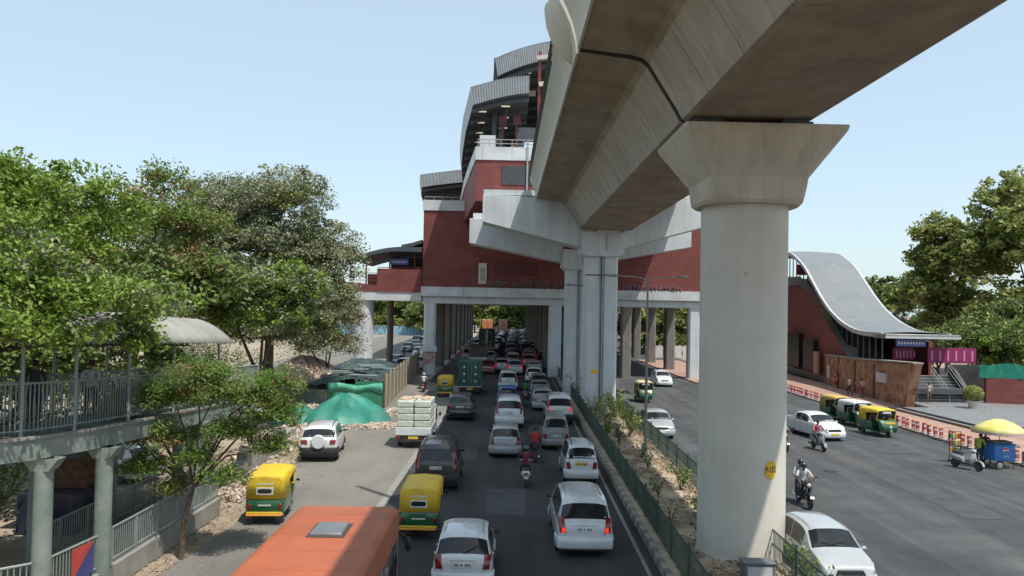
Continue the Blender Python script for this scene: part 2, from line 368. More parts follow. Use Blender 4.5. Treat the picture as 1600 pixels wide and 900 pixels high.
    bb = MB(); bentbar(bb, [(hw*.99,.5*Lc-.11*Lc),(hw*.94,.5*Lc-.04*Lc),(hw*.8,.5*Lc-.008),(hw*.5,.5*Lc+.03),(0,.5*Lc+.045),(-hw*.5,.5*Lc+.03),(-hw*.8,.5*Lc-.008),(-hw*.94,.5*Lc-.04*Lc),(-hw*.99,.5*Lc-.11*Lc)], cl+.02, .56, .08)
    bb.build('front_bumper', bumper or paintm, root, smooth=50)
    z0, z1, inw = k['tail']
    q = MB(); q.box(-hw*.9,hw*.9,-.5*Lc-.03,-.5*Lc+.15,cl-.03,cl+.09); q.build('bumper_lip', PLASTIC, root, bevel=.02)
    for sx in (1,-1):
        ps = []
        n_ = 6 if k['tail'][1]-k['tail'][0] > .4 else 4
        rows = []
        for i in range(n_+1):                       # lens follows the body corner
            z = z0+(z1-z0)*i/n_
            lo, hi = .0005, .16
            for _ in range(24):
                mid = (lo+hi)/2
                if top(mid) > z+.02: hi = mid
                else: lo = mid
            yb = (hi-.5)*Lc; wz = hw*plan(hi)*.985
            g = max(0, z-belt(hi)); wz -= .26*g
            o_ = .018
            tw = min(.13*Lc*.5, .2)
            rows.append([(sx*(wz+.012-.002), yb+tw, z),(sx*(wz+o_), yb+tw*.45, z),(sx*(wz+o_*.5), yb-.008, z),(sx*(wz-.06), yb-o_-.006, z),(sx*(wz-inw), yb-o_-.004, z),(sx*(wz-inw), yb+.05, z),(sx*(wz-.12), yb+tw, z)])
        t_ = MB(); t_.loft(rows); t_.build('tail_light', LAMPLIT if (lit and inw > .2 and False) else LAMPRED, root, smooth=30)
        if lit:
            r0, r1 = rows[0], rows[max(1, n_//3)]
            q = MB(); yy = min(r0[3][1], r1[3][1])-.006
            q.ball((sx*(abs(r0[3][0])-.04), yy, (r0[0][2]+r1[0][2])/2), (min(.07, inw*.35), .02, (r1[0][2]-r0[0][2])*.62), n=10, k=6)
            q.build('brake_lamp', LAMPLIT, root)
        patch('headlight', .915, .982, 4.55 if sx > 0 else 22-7.4, 7.4 if sx > 0 else 22-4.55, LAMPCLR, off=.012, ns=6)
        m_ = MB(); mt = k['ws'][1]-.03; p = surf(mt, 6.2)
        m_.ball((sx*(abs(p.x)+.10), p.y-.05, p.z+.07), (.085,.05,.06), n=10, k=7); m_.bar((sx*(abs(p.x)-.01), p.y-.03, p.z+.03), (sx*(abs(p.x)+.06), p.y-.04, p.z+.05), .05, .04)
        m_.build('wing_mirror', mirror or (paintm if kind == 'sedan' else PLASTIC), root)
    # plate: find the rear skin at plate height
    def rear_y(z):
        lo, hi = 0, .2
        for _ in range(24):
            mid = (lo+hi)/2
            if top(mid)+.03 > z: hi = mid
            else: lo = mid
        return (hi-.5)*Lc
    zp = k['plate']; yp = min(rear_y(zp-.06), rear_y(zp+.06))
    q = MB(); q.box(-.25,.25,yp-.022,yp+.02,zp-.06,zp+.06); pl = q.build('number_plate', plate or PLATEW, root, bevel=.006)
    q = MB()
    for i in range(8):
        if i in (2,4): continue
        x = -.19+i*.054; q.box(x-.016,x+.016,yp-.026,yp-.021,zp-.03,zp+.03)
    q.box(-.21,.205,yp-.0235,yp-.0205,zp-.003,zp+.003); q.build('plate_characters', PLATED, pl, smooth=0)
    q = MB(); g0 = gate if gate else zp+.115; yg = rear_y(g0+.02); q.bar((-hw*.42,yg-.014,g0),(hw*.42,yg-.014,g0),.03,.035); q.build('garnish_strip', CHROME if gate else paintm, root)
    q = MB(); q.box(-.22,.22,.5*Lc+.075,.5*Lc+.1,.38,.49); q.build('front_plate', plate or PLATEW, root)
    q = MB(); q.prism([(-hw*.5,.57),(hw*.5,.57),(hw*.42,.70),(-hw*.42,.70)], 'y', .5*Lc-.06, .5*Lc+.03); q.build('grille', PLASTIC, root, bevel=.01)
    # tailgate and bonnet shut lines, front wipers
    zb0 = k['top'][0][1]+.05; zt0 = k['top'][3][1]-.02
    for sx in (1,-1):
        q = MB(); q.loft([[(sx*hw*f-.004,rear_y(z)-.006,z),(sx*hw*f+.004,rear_y(z)-.006,z),(sx*hw*f+.004,rear_y(z)+.03,z),(sx*hw*f-.004,rear_y(z)+.03,z)] for z,f in ((zb0,.66),((zb0+zt0)/2,.70),(zt0,.73))]); q.build('tailgate_seam', PLASTIC, root, smooth=0)
        patch('bonnet_seam', k['ws'][1]+.012, .92, 8.3 if sx > 0 else 22-8.36, 8.36 if sx > 0 else 22-8.3, PLASTIC, off=.003, ns=1, nt_=8)
        a = surf(k['ws'][1]-.004, 11 if sx > 0 else 9.6); c = surf(k['ws'][1]-.035, 10.0 if sx > 0 else 22-10.2)
        q = MB(); q.bar(a+Vector((0,.01,.012)), c+Vector((0,.01,.016)), .016, .016); q.build('wiper', PLASTIC, root, smooth=0)
    if wiper:
        tm = k['rw'][0]; a = surf(tm, 11); c = surf(tm+(k['rw'][1]-tm)*.45, 10.0)
        q = MB(); q.bar(a+Vector((0,-.025,.01)), c+Vector((0,-.03,.01)), .018, .018); q.build('rear_wiper', PLASTIC, rwin, smooth=0)
    if rails:
        for sx in (1,-1):
            pts = [surf(t, 9.2) for t in np.linspace(k['rw'][1]+.03, k['ws'][0]-.03, 8)]
            q = MB(); q.tube([(sx*p.x, p.y, p.z+(.055 if 0 < i < 7 else .0)) for i, p in enumerate(pts)], .018, 6); q.build('roof_rail', rails if rails is not True else PLASTIC, root)
    else:
        for sx in (1,-1):
            pts = [surf(t, 9.15) for t in np.linspace(k['rw'][1]+.01, k['ws'][0]-.01, 8)]
            q = MB(); q.tube([(sx*p.x, p.y, p.z+.002) for p in pts], .008, 5); q.build('roof_gutter', PLASTIC, root)
    if spare:
        zc = .98; y0 = rear_y(zc)
        q = MB(); q.lathe([(.05,-.2),(.30,-.19),(.335,-.15),(.34,-.03),(.33,.02)], 24, (0,y0,zc), 'y'); sp_ = q.build('spare_wheel_cover', spare, root)
    return root
# ------------------------------------------------------------------ three-wheelers
AYEL = mat('canopy_yellow', (.74,.50,.02), .5, 0, .08, 3, dirt=.3, bump=.15, bscale=12); AGRN = paint('lower_green', (.004,.085,.03), .35, .3)
AWHT = mat('canopy_white', (.66,.66,.62), .5, 0, .06, 3, dirt=.35); VINYL = mat('dark_vinyl', (.03,.03,.032), .5); STRIP = mat('pale_strip', (.55,.55,.5), .5)
ORANGE = mat('orange_bumper', (.72,.30,.03), .45, dirt=.3)
def make_auto(label, loc, rz=0.0, group=None, hood=None, load=False):
    hood = hood or AYEL
    root = thing('auto_rickshaw', label, 'auto rickshaw', loc, rz, group)
    def ring(hw, y0, y1, z, r=.12, n=4):
        pts = []
        for cx, cy, a0 in ((hw-r,y1-r,0),(-hw+r,y1-r,90),(-hw+r,y0+r,180),(hw-r,y0+r,270)):
            for i in range(n+1):
                a = R_(a0+90*i/n); pts.append((cx+r*math.cos(a), cy+r*math.sin(a), z))
        return pts
    b = MB()      # rear tub
    b.loft([ring(.56,-1.20,.10,.30), ring(.63,-1.26,.12,.40), ring(.65,-1.29,.12,.60), ring(.65,-1.28,.12,.82), ring(.63,-1.26,.12,.875), ring(.58,-1.2,.1,.88)])
    b.box(-.60,.60,.08,.78,.27,.36)                                                # foot well
    tub = b.build('body', AGRN, root, smooth=40)
    b = MB()      # front cowl
    b.loft([ring(.50,.72,1.08,.30,.1), ring(.52,.74,1.20,.45,.14), ring(.55,.70,1.24,.62,.16), ring(.58,.68,1.18,.80,.16), ring(.60,.66,1.02,.98,.14), ring(.60,.66,.98,1.03,.14)])
    cw = b.build('cowl', AGRN, root, smooth=45)
    b = MB(); b.lathe([(.09,-.02),(.095,.03),(.07,.06)], 14, (0,1.22,.66), 'y'); b.build('headlight', LAMPCLR, cw)
    b = MB(); b.box(-.30,.30,1.17,1.20,.83,.95); b.build('front_number_plate', PLATEY, cw, bevel=.01)
    b = MB()      # mudguard
    b.loft([[(x*.1,1.0+.33*math.cos(a)*(1 if q==0 else .92),.28+.33*math.sin(a)*(1 if q==0 else .92)) for q,x in ((0,-1),(0,1),(1,1),(1,-1))] for a in [R_(10+20*i) for i in range(8)]])
    b.build('mudguard', AGRN, root)
    # canopy: roof and wrapped rear
    def arch(y, hw, z0, zt, r=.2, n=5):
        o = [(hw,y,z0)]
        for i in range(n+1):
            a = R_(90*i/n); o.append((hw-r+r*math.cos(a)-.03, y, zt-r+r*math.sin(a)))
        return o+[(0,y,zt+.035)]+[(-x,y_,z) for x,y_,z in o[::-1]]
    b = MB(); rows = [arch(-1.14,.50,1.0,1.50,.16), arch(-1.235,.61,.9,1.60,.2), arch(-1.22,.645,.885,1.645,.2), arch(-1.0,.655,.88,1.69), arch(-.45,.66,.88,1.71), arch(-.42,.66,1.38,1.71,.2), arch(.3,.66,1.44,1.71,.18), arch(.72,.65,1.5,1.69,.14), arch(.86,.63,1.5,1.63,.1)]
    rows[0] = [(x*.985, -1.285+.03*abs(z-.95), z) for x,y,z in arch(-1.14,.62,.885,1.60,.18)]
    b.grid(rows); b.add(rows[0], [tuple(range(len(rows[0])))]); cn = b.build('canopy', hood, root, smooth=50)
    s_ = cn.modifiers.new('thick', 'SOLIDIFY'); s_.thickness = .012
    b = MB(); b.grid([[( (.25-.01)*x, -1.289, 1.20+.075*z) for x in (-1,1)] for z in (-1,1)]); b.v = []; b.f = []; b.m = []
    b.loft([[(.24*math.copysign(abs(math.cos(a))**.5, math.cos(a)), y, 1.16+.075*math.copysign(abs(math.sin(a))**.5, math.sin(a))) for a in [2*math.pi*i/20 for i in range(20)]] for y in (-1.30,-1.262)])
    b.build('rear_window', GLASS, cn, smooth=0)
    b = MB(); b.loft([[(.29*x,-1.295,1.155+.125*z) for x,z in ((-1,-1),(1,-1),(1,1),(-1,1))],[(.29*x,-1.262,1.155+.125*z) for x,z in ((-1,-1),(1,-1),(1,1),(-1,1))]]); b.build('window_patch', STRIP, cn, bevel=.01)
    b = MB(); b.box(-.28,.28,-1.275,-1.245,1.37,1.42); b.build('sun_strip', STRIP, cn)
    b = MB()
    for sx in (1,-1): b.tube([(sx*.63,-.43,.88),(sx*.64,-.43,1.66)], .02, 6); b.tube([(sx*.61,.70,1.0),(sx*.61,.80,1.62)], .022, 6)
    b.tube([(-.61,.80,1.6),(.61,.80,1.6)], .022, 6); b.tube([(-.61,.70,1.02),(.61,.70,1.02)], .022, 6); b.tube([(-.6,-.02,.88),(-.6,.02,1.25),(.6,.02,1.25),(.6,-.02,.88)], .016, 6)
    b.build('frame', hood, root)
    b = MB(); b.grid([[(-.58,.70,1.04),(0,.715,1.04),(.58,.70,1.04)],[(-.58,.795,1.58),(0,.81,1.58),(.58,.795,1.58)]]); ws = b.build('windscreen', GLASS, root, recalc=False); ws.modifiers.new('t', 'SOLIDIFY').thickness = .008
    b = MB(); b.box(-.28,.28,.81,.825,1.44,1.58); b.build('screen_sticker', STRIP, ws)
    b = MB(); b.box(-.58,.58,-.72,-.15,.62,.80); b.box(-.58,.58,-.86,-.70,.75,1.25); b.build('rear_seat', VINYL, root, bevel=.05)
    b = MB(); b.box(-.5,.5,.02,.36,.62,.74); b.build('driver_seat', VINYL, root, bevel=.04)
    b = MB(); b.tube([(-.36,.56,1.02),(-.2,.62,1.02),(0,.66,.98),(.2,.62,1.02),(.36,.56,1.02)], .018, 6); b.tube([(0,.66,.98),(0,.9,.5)], .03, 6); b.build('handlebar', DARKMET, root)
    b = MB(); b.tube([(-.6,-1.22,.36),(-.58,-1.36,.36),(.58,-1.36,.36),(.6,-1.22,.36)], .035, 8); b.build('rear_bumper', ORANGE, root)
    b = MB(); b.box(-.6,.6,-1.31,-1.285,.395,.46); b.build('number_board', PLATEY, root, bevel=.008)
    b = MB(); b.box(-.22,.22,-1.306,-1.28,.655,.70); b.build('name_strip', STRIP, root)
    for sx in (1,-1):
        b = MB(); b.box(sx*.52-.06,sx*.52+.06,-1.32,-1.275,.56,.72); b.build('tail_light', LAMPRED, root, bevel=.02)
        b = MB(); b.box(sx*.50-.11,sx*.50+.11,-1.27,-1.255,.10,.34); b.build('mud_flap', VINYL, root)
        b = MB(); b.ball((sx*.74,.78,1.12),(.07,.03,.055)); b.tube([(sx*.6,.74,1.08),(sx*.72,.77,1.11)], .01, 5); b.build('wing_mirror', PLASTIC, root)
        wheel(root, sx*.53, -.85, .21, .11, STEELRIM)
    wheel(root, .04, 1.0, .21, .1, STEELRIM)
    return root
# ------------------------------------------------------------------ people
SKIN = mat('skin', (.22,.115,.07), .5, 0, .05); HAIR = mat('black_hair', (.015,.012,.01), .6)
def cloth(name, c): return mat('cloth_'+name, c, .85, 0, .1, 12, bump=.2, bscale=9)
DENIM = cloth('dark_denim', (.03,.04,.07)); KHAKI = cloth('khaki', (.16,.13,.09)); DARKC = cloth('charcoal', (.035,.035,.04)); SHOE = mat('shoe', (.03,.025,.02), .6)
POSE = {
 'stand': dict(pel=(0,0,.95), ch=(0,.01,1.27), nk=(0,.02,1.45), hd=(0,.045,1.60), sh=(.185,.0,1.40), el=(.25,-.02,1.13), ha=(.25,.07,.88), hp=(.095,0,.90), kn=(.10,.03,.50), an=(.105,-.03,.085), to=(.13,.14,.035)),
 'walk': dict(pel=(0,0,.94), ch=(0,.02,1.26), nk=(0,.04,1.44), hd=(0,.07,1.59), sh=(.185,.01,1.39), el=(.24,-.06,1.13), ha=(.24,.05,.90), hp=(.095,0,.89), kn=(.10,.10,.50), an=(.10,.02,.085), to=(.11,.19,.035), kn2=(.10,.0,.49), an2=(.10,-.26,.13), to2=(.11,-.12,.04)),
 'work': dict(pel=(0,-.02,.94), ch=(0,.05,1.25), nk=(0,.12,1.42), hd=(0,.19,1.55), sh=(.185,.08,1.37), el=(.25,.16,1.12), ha=(.17,.40,1.08), hp=(.095,0,.89), kn=(.10,.03,.50), an=(.105,-.03,.085), to=(.13,.14,.035)),
 'scooter': dict(pel=(0,-.22,.86), ch=(0,-.15,1.18), nk=(0,-.10,1.36), hd=(0,-.05,1.52), sh=(.19,-.12,1.32), el=(.31,.06,1.09), ha=(.31,.36,1.03), hp=(.10,-.16,.83), kn=(.19,.22,.73), an=(.15,.19,.36), to=(.16,.37,.32)),
 'pillion': dict(pel=(0,-.56,.92), ch=(0,-.52,1.24), nk=(0,-.48,1.42), hd=(0,-.43,1.58), sh=(.19,-.50,1.38), el=(.29,-.38,1.13), ha=(.24,-.14,1.0), hp=(.11,-.50,.89), kn=(.27,-.14,.78), an=(.24,-.20,.38), to=(.27,-.03,.33)),
}
def make_person(label, loc, rz=0.0, pose='stand', shirt=None, pants=None, head='hair', group=None, sc=1.0, sleeve=True, headm=None):
    p = POSE[pose]; J = []; E_ = []; Rr = []; tagm = []
    def add(c, r, par=None, m=0):
        J.append(Vector(c)); Rr.append(r); tagm.append(m); i = len(J)-1
        if par is not None: E_.append((par, i))
        return i
    V = lambda k: Vector(p[k]); mir = lambda v, s: Vector((v[0]*s, v[1], v[2]))
    pel = add(p['pel'], (.155,.115), None, 1); mid = add(V('pel').lerp(V('ch'), .5), (.145,.105), pel, 0); ch = add(p['ch'], (.165,.115), mid, 0)
    nk0 = add(V('ch').lerp(V('nk'), .75), (.12,.085), ch, 0); nk = add(p['nk'], (.055,.055), nk0, 2); nt = add(V('nk').lerp(V('hd'), .4), (.05,.052), nk, 2)
    hd = add(p['hd'], (.076,.092), nt, 2); ht = add(V('hd')+Vector((0,-.01,.085)), (.062,.075), hd, 2)
    hands = []
    for s in (1,-1):
        sh = add(mir(V('sh'), s), (.062,.062), nk0, 0); el = add(mir(V('el'), s), (.046,.046), sh, 0); 
        fa = add(mir(V('el').lerp(V('ha'), .55), s), (.038,.038), el, 2 if sleeve else 0); hw_ = add(mir(V('ha'), s), (.027,.025), fa, 2)
        d = (mir(V('ha'), s)-mir(V('el'), s)).normalized(); pm = add(mir(V('ha'), s)+d*.07, (.038,.018), hw_, 2); hands.append((mir(V('ha'), s), d, s))
        a, b_, c_, t_ = ('hp','kn','an','to') if s > 0 or 'kn2' not in p else ('hp','kn2','an2','to2')
        hp = add(mir(V(a), s), (.088,.092), pel, 1); th = add(mir(V(a).lerp(V(b_), .5), s), (.078,.08), hp, 1); kn = add(mir(V(b_), s), (.056,.06), th, 1)
        cf = add(mir(V(b_).lerp(V(c_), .4), s), (.052,.055), kn, 1); an = add(mir(V(c_), s), (.042,.045), cf, 1); add(mir(V(t_), s), (.045,.03), an, 3)
    me = bpy.data.meshes.new('body'); me.from_pydata([tuple(j) for j in J], E_, [])
    o = bpy.data.objects.new('tmp', me); C.objects.link(o)
    md = o.modifiers.new('skin', 'SKIN'); md.use_smooth_shade = True; md.branch_smoothing = .6
    sv = me.skin_vertices[0].data
    for i, r in enumerate(Rr): sv[i].radius = r; sv[i].use_root = (i == 0)
    o.modifiers.new('sub', 'SUBSURF').levels = 1; o.modifiers['sub'].render_levels = 1
    dg = bpy.context.evaluated_depsgraph_get(); nm = bpy.data.meshes.new_from_object(o.evaluated_get(dg)); bpy.data.objects.remove(o)
    nm.materials.clear()
    for m in (shirt or DARKC, pants or DENIM, SKIN, SHOE): nm.materials.append(m)
    JA = np.array([tuple(j) for j in J]); seg = [(a, b) for a, b in E_]
    A = JA[[a for a,b in seg]]; B = JA[[b for a,b in seg]]; TM = np.array([tagm[b] for a,b in seg])
    for f in nm.polygons:
        c = np.array(f.center); ab = B-A; t = np.clip(((c-A)*ab).sum(1)/(ab*ab).sum(1), 0, 1); dd = ((A+ab*t[:,None]-c)**2).sum(1)
        f.material_index = int(TM[dd.argmin()])
    bm = bmesh.new(); bm.from_mesh(nm)
    hand = MB()
    for c, d, s in hands:
        side = Vector((s,0,0)); side = (side-d*side.dot(d)).normalized(); dn = d.cross(side)*s; dn = dn if dn.z < 0 or abs(d.z) > .8 else -dn
        fw = Vector((0,1,0)); fw = (fw-d*fw.dot(d)); fw = fw.normalized() if fw.length > .3 else side
        for q, ln in zip((-.027,-.009,.009,.027), (.062,.075,.078,.068)):
            a0 = c+d*.075+fw*q; hand.tube([a0, a0+d*ln*.5+dn*.006, a0+d*ln*.85+dn*.028], [.0095,.009,.007], 6, 2)
        a0 = c+d*.03+fw*.024; hand.tube([a0, a0+d*.03+fw*.028, a0+d*.06+fw*.03+dn*.012], [.012,.011,.008], 6, 2)
    hc = Vector(p['hd']); hand.ball(hc+Vector((0,.096,-.005)), (.014,.02,.024), 2, 8, 5)
    for s in (1,-1): hand.ball(hc+Vector((s*.084,-.005,0)), (.012,.022,.032), 2, 8, 5); hand.ball(hc+Vector((s*.032,.083,.022)), (.014,.01,.008), 3, 8, 5)
    hand.ball(hc+Vector((0,.086,-.045)), (.024,.01,.006), 3, 8, 5)
    o_ = len(bm.verts); vs = [bm.verts.new(q) for q in hand.v]; bm.verts.ensure_lookup_table()
    for f, mi in zip(hand.f, hand.m):
        try: nf = bm.faces.new([vs[i] for i in f]); nf.material_index = mi; nf.smooth = True
        except ValueError: pass
    bm.to_mesh(nm); bm.free()
    body = bpy.data.objects.new('person', nm); C.objects.link(body); body.location = loc; body.rotation_euler = (0,0,rz); body.scale = (sc,)*3
    tag(body, label, 'person', group)
    if head == 'hair':
        b = MB(); b.ball(hc+Vector((0,-.022,.04)), (.092,.102,.092), 0, 12, 8); b.build('hair', HAIR, body)
    else:
        b = MB(); b.ball(hc+Vector((0,-.005,.035)), (.125,.145,.135), 0, 14, 9); h_ = b.build('helmet', headm or BLACK, body)
        b = MB(); b.loft([[(.118*math.sin(a)*k, hc.y-.005+.142*math.cos(a)*k, hc.z+z) for a in [R_(-70+14*i) for i in range(11)]]+[(.09*math.sin(a)*k, hc.y-.005+.1*math.cos(a)*k, hc.z+z) for a in [R_(70-14*i) for i in range(11)]] for z,k in ((-.05,.98),(0,1.03),(.05,1.0))])
        b.build('visor', GLASS, h_)
    return body
# ------------------------------------------------------------------ two-wheelers
def make_scooter(label, loc, rz, paintm, group=None):
    root = thing('motor_scooter', label, 'scooter', loc, rz, group)
    def ov(y, z, hw, hh, n=12): return [(hw*math.cos(2*math.pi*i/n), y, z+hh*math.sin(2*math.pi*i/n)) for i in range(n)]
    b = MB(); b.loft([ov(-.86,.66,.05,.04), ov(-.80,.62,.13,.11), ov(-.62,.56,.19,.19), ov(-.40,.52,.20,.21), ov(-.2,.5,.17,.18), ov(-.12,.46,.12,.14)]); b.build('tail_body', paintm, root, smooth=60)
    b = MB(); b.loft([[(x*.2,-.16,z) for x,z in ((-1,.28),(1,.28),(1,.33),(-1,.33))],[(x*.2,.34,z) for x,z in ((-1,.28),(1,.28),(1,.33),(-1,.33))]]); b.build('footboard', PLASTIC, root, bevel=.01)
    b = MB(); rows = []
    for z, y, hw in ((.30,.36,.19),(.45,.42,.21),(.62,.45,.20),(.78,.44,.16),(.88,.42,.10)): rows.append([(-hw,y-.06,z),(-hw*.6,y+.04,z),(0,y+.085,z),(hw*.6,y+.04,z),(hw,y-.06,z),(hw*.5,y-.035,z),(-hw*.5,y-.035,z)])
    b.loft(rows); b.build('leg_shield', paintm, root, smooth=50)
    b = MB(); b.loft([ov(.52,.93,.07,.06), ov(.46,.95,.12,.085), ov(.36,.95,.13,.08), ov(.30,.95,.07,.05)]); b.tube([(-.33,.34,1.0),(-.15,.40,.98),(.15,.40,.98),(.33,.34,1.0)], .018, 6); b.build('handlebar', paintm, root, smooth=50)
    b = MB(); b.ball((0,.52,.93), (.06,.03,.05)); b.build('headlight', LAMPCLR, root)
    for s in (1,-1):
        b = MB(); b.ball((s*.33,.33,1.16), (.055,.02,.045)); b.tube([(s*.24,.37,1.0),(s*.32,.33,1.14)], .008, 5); b.build('rear_view_mirror', PLASTIC, root)
    b = MB(); b.loft([ov(-.72,.77,.10,.03), ov(-.6,.78,.14,.05), ov(-.3,.775,.13,.05), ov(-.08,.75,.08,.04)]); b.build('seat', VINYL, root, smooth=60)
    b = MB(); b.box(-.09,.09,-.875,-.82,.60,.68); b.build('tail_light', LAMPRED, root, bevel=.02)
    b = MB(); b.box(-.10,.10,-.89,-.87,.42,.52); b.build('number_plate', PLATEW, root, bevel=.005)
    b = MB(); b.tube([(.14,-.2,.26),(.17,-.7,.28),(.17,-.85,.32)], [.03,.055,.045], 8); b.build('exhaust', DARKMET, root)
    b = MB(); b.loft([[(x*.08,.68+.27*math.cos(a)*k,.24+.27*math.sin(a)*k) for k,x in ((1,-1),(1,1),(.93,1),(.93,-1))] for a in [R_(5+22*i) for i in range(8)]]); b.tube([(0,.66,.26),(0,.42,.85)], .035, 8); b.build('mudguard', paintm, root)
    wheel(root, .001, .68, .235, .10, STEELRIM); wheel(root, .001, -.56, .235, .10, STEELRIM)
    return root
def make_motorcycle(label, loc, rz, paintm, group=None):
    root = thing('motorcycle', label, 'motorcycle', loc, rz, group)
    def ov(y, z, hw, hh, n=12): return [(hw*math.cos(2*math.pi*i/n), y, z+hh*math.sin(2*math.pi*i/n)) for i in range(n)]
    b = MB(); b.loft([ov(-.05,.82,.08,.05), ov(.05,.84,.13,.10), ov(.25,.88,.15,.13), ov(.40,.88,.11,.10), ov(.47,.86,.05,.05)]); b.build('fuel_tank', paintm, root, smooth=60)
    b = MB(); b.loft([ov(-.82,.84,.09,.03), ov(-.65,.83,.13,.05), ov(-.3,.80,.14,.05), ov(0,.79,.09,.04)]); b.build('seat', VINYL, root, smooth=60)
    b = MB(); b.loft([ov(-.92,.80,.05,.04), ov(-.75,.74,.10,.07), ov(-.35,.66,.11,.12), ov(-.2,.64,.08,.1)]); b.build('tail_panel', paintm, root, smooth=60)
    b = MB(); b.box(-.13,.13,-.15,.25,.25,.52); b.lathe([(.11,-.17),(.12,0),(.11,.17)], 14, (0,-.05,.36), 'x'); b.build('engine', DARKMET, root, bevel=.03)
    b = MB(); b.tube([(0,.42,.85),(0,.1,.55),(0,-.3,.55),(0,-.6,.75)], .03, 8)
    for s in (1,-1): b.tube([(s*.07,.68,.29),(s*.08,.42,.92)], .026, 8); b.tube([(s*.09,-.62,.3),(s*.1,-.1,.34)], .022, 6)
    b.build('frame', DARKMET, root)
    b = MB(); b.tube([(-.36,.26,1.03),(-.2,.36,1.02),(0,.42,.97),(.2,.36,1.02),(.36,.26,1.03)], .016, 6); b.build('handlebar', DARKMET, root)
    b = MB(); b.lathe([(.03,-.1),(.09,-.05),(.10,.03)], 14, (0,.53,.88), 'y'); b.build('headlight_shell', paintm, root)
    b = MB(); b.ball((0,.565,.88), (.085,.03,.085)); b.build('headlight', LAMPCLR, root)
    for s in (1,-1):
        b = MB(); b.ball((s*.36,.30,1.17), (.06,.02,.04)); b.tube([(s*.27,.32,1.03),(s*.35,.30,1.15)], .008, 5); b.build('rear_view_mirror', PLASTIC, root)
    b = MB(); b.box(-.06,.06,-.95,-.90,.74,.82); b.build('tail_light', LAMPRED, root, bevel=.015)
    b = MB(); b.tube([(.1,.15,.3),(.14,-.2,.25),(.16,-.8,.33)], [.025,.03,.05], 8); b.build('exhaust', CHROME, root)
    b = MB(); b.loft([[(x*.07,.70+.34*math.cos(a)*k,.29+.34*math.sin(a)*k) for k,x in ((1,-1),(1,1),(.95,1),(.95,-1))] for a in [R_(30+18*i) for i in range(8)]]); b.build('mudguard', paintm, root)
    wheel(root, .001, .70, .29, .09); wheel(root, .001, -.62, .29, .11)
    return root
# ------------------------------------------------------------------ trucks and buses
BUSO = mat('bus_orange', (.40,.105,.042), .55, 0, .12, 1.2, dirt=.32, dirtcol=(.34,.17,.11), bump=.06, bscale=3); TRGRN = mat('truck_green', (.004,.085,.055), .5, 0, .1, 3, dirt=.2)
WRAP = mat('white_wrap', (.52,.56,.48), .35, 0, .08, 5, dirt=.3, dirtcol=(.45,.47,.36), bump=.5, bscale=6); CARGOY = mat('orange_sacks', (.46,.28,.15), .85, 0, 0, 5, col2=(.52,.42,.30), bump=.6, bscale=8)
def rbox(b, x0, x1, y0, y1, z0, z1, r, n=3, mi=0):          # box with rounded upright corners and a softened top
    rows = []
    for z, k in ((z0,0),(z1-r*.55,0),(z1-r*.18,.10),(z1-.02,.32),(z1,.62)):
        row = []; q = k*r
        for cx, cy, a0 in ((x1-r,y1-r,0),(x0+r,y1-r,90),(x0+r,y0+r,180),(x1-r,y0+r,270)):
            for i in range(n+1):
                a = R_(a0+90*i/n); row.append((cx+(r-q)*math.cos(a), cy+(r-q)*math.sin(a), z))
        rows.append(row)
    return b.loft(rows, mi)
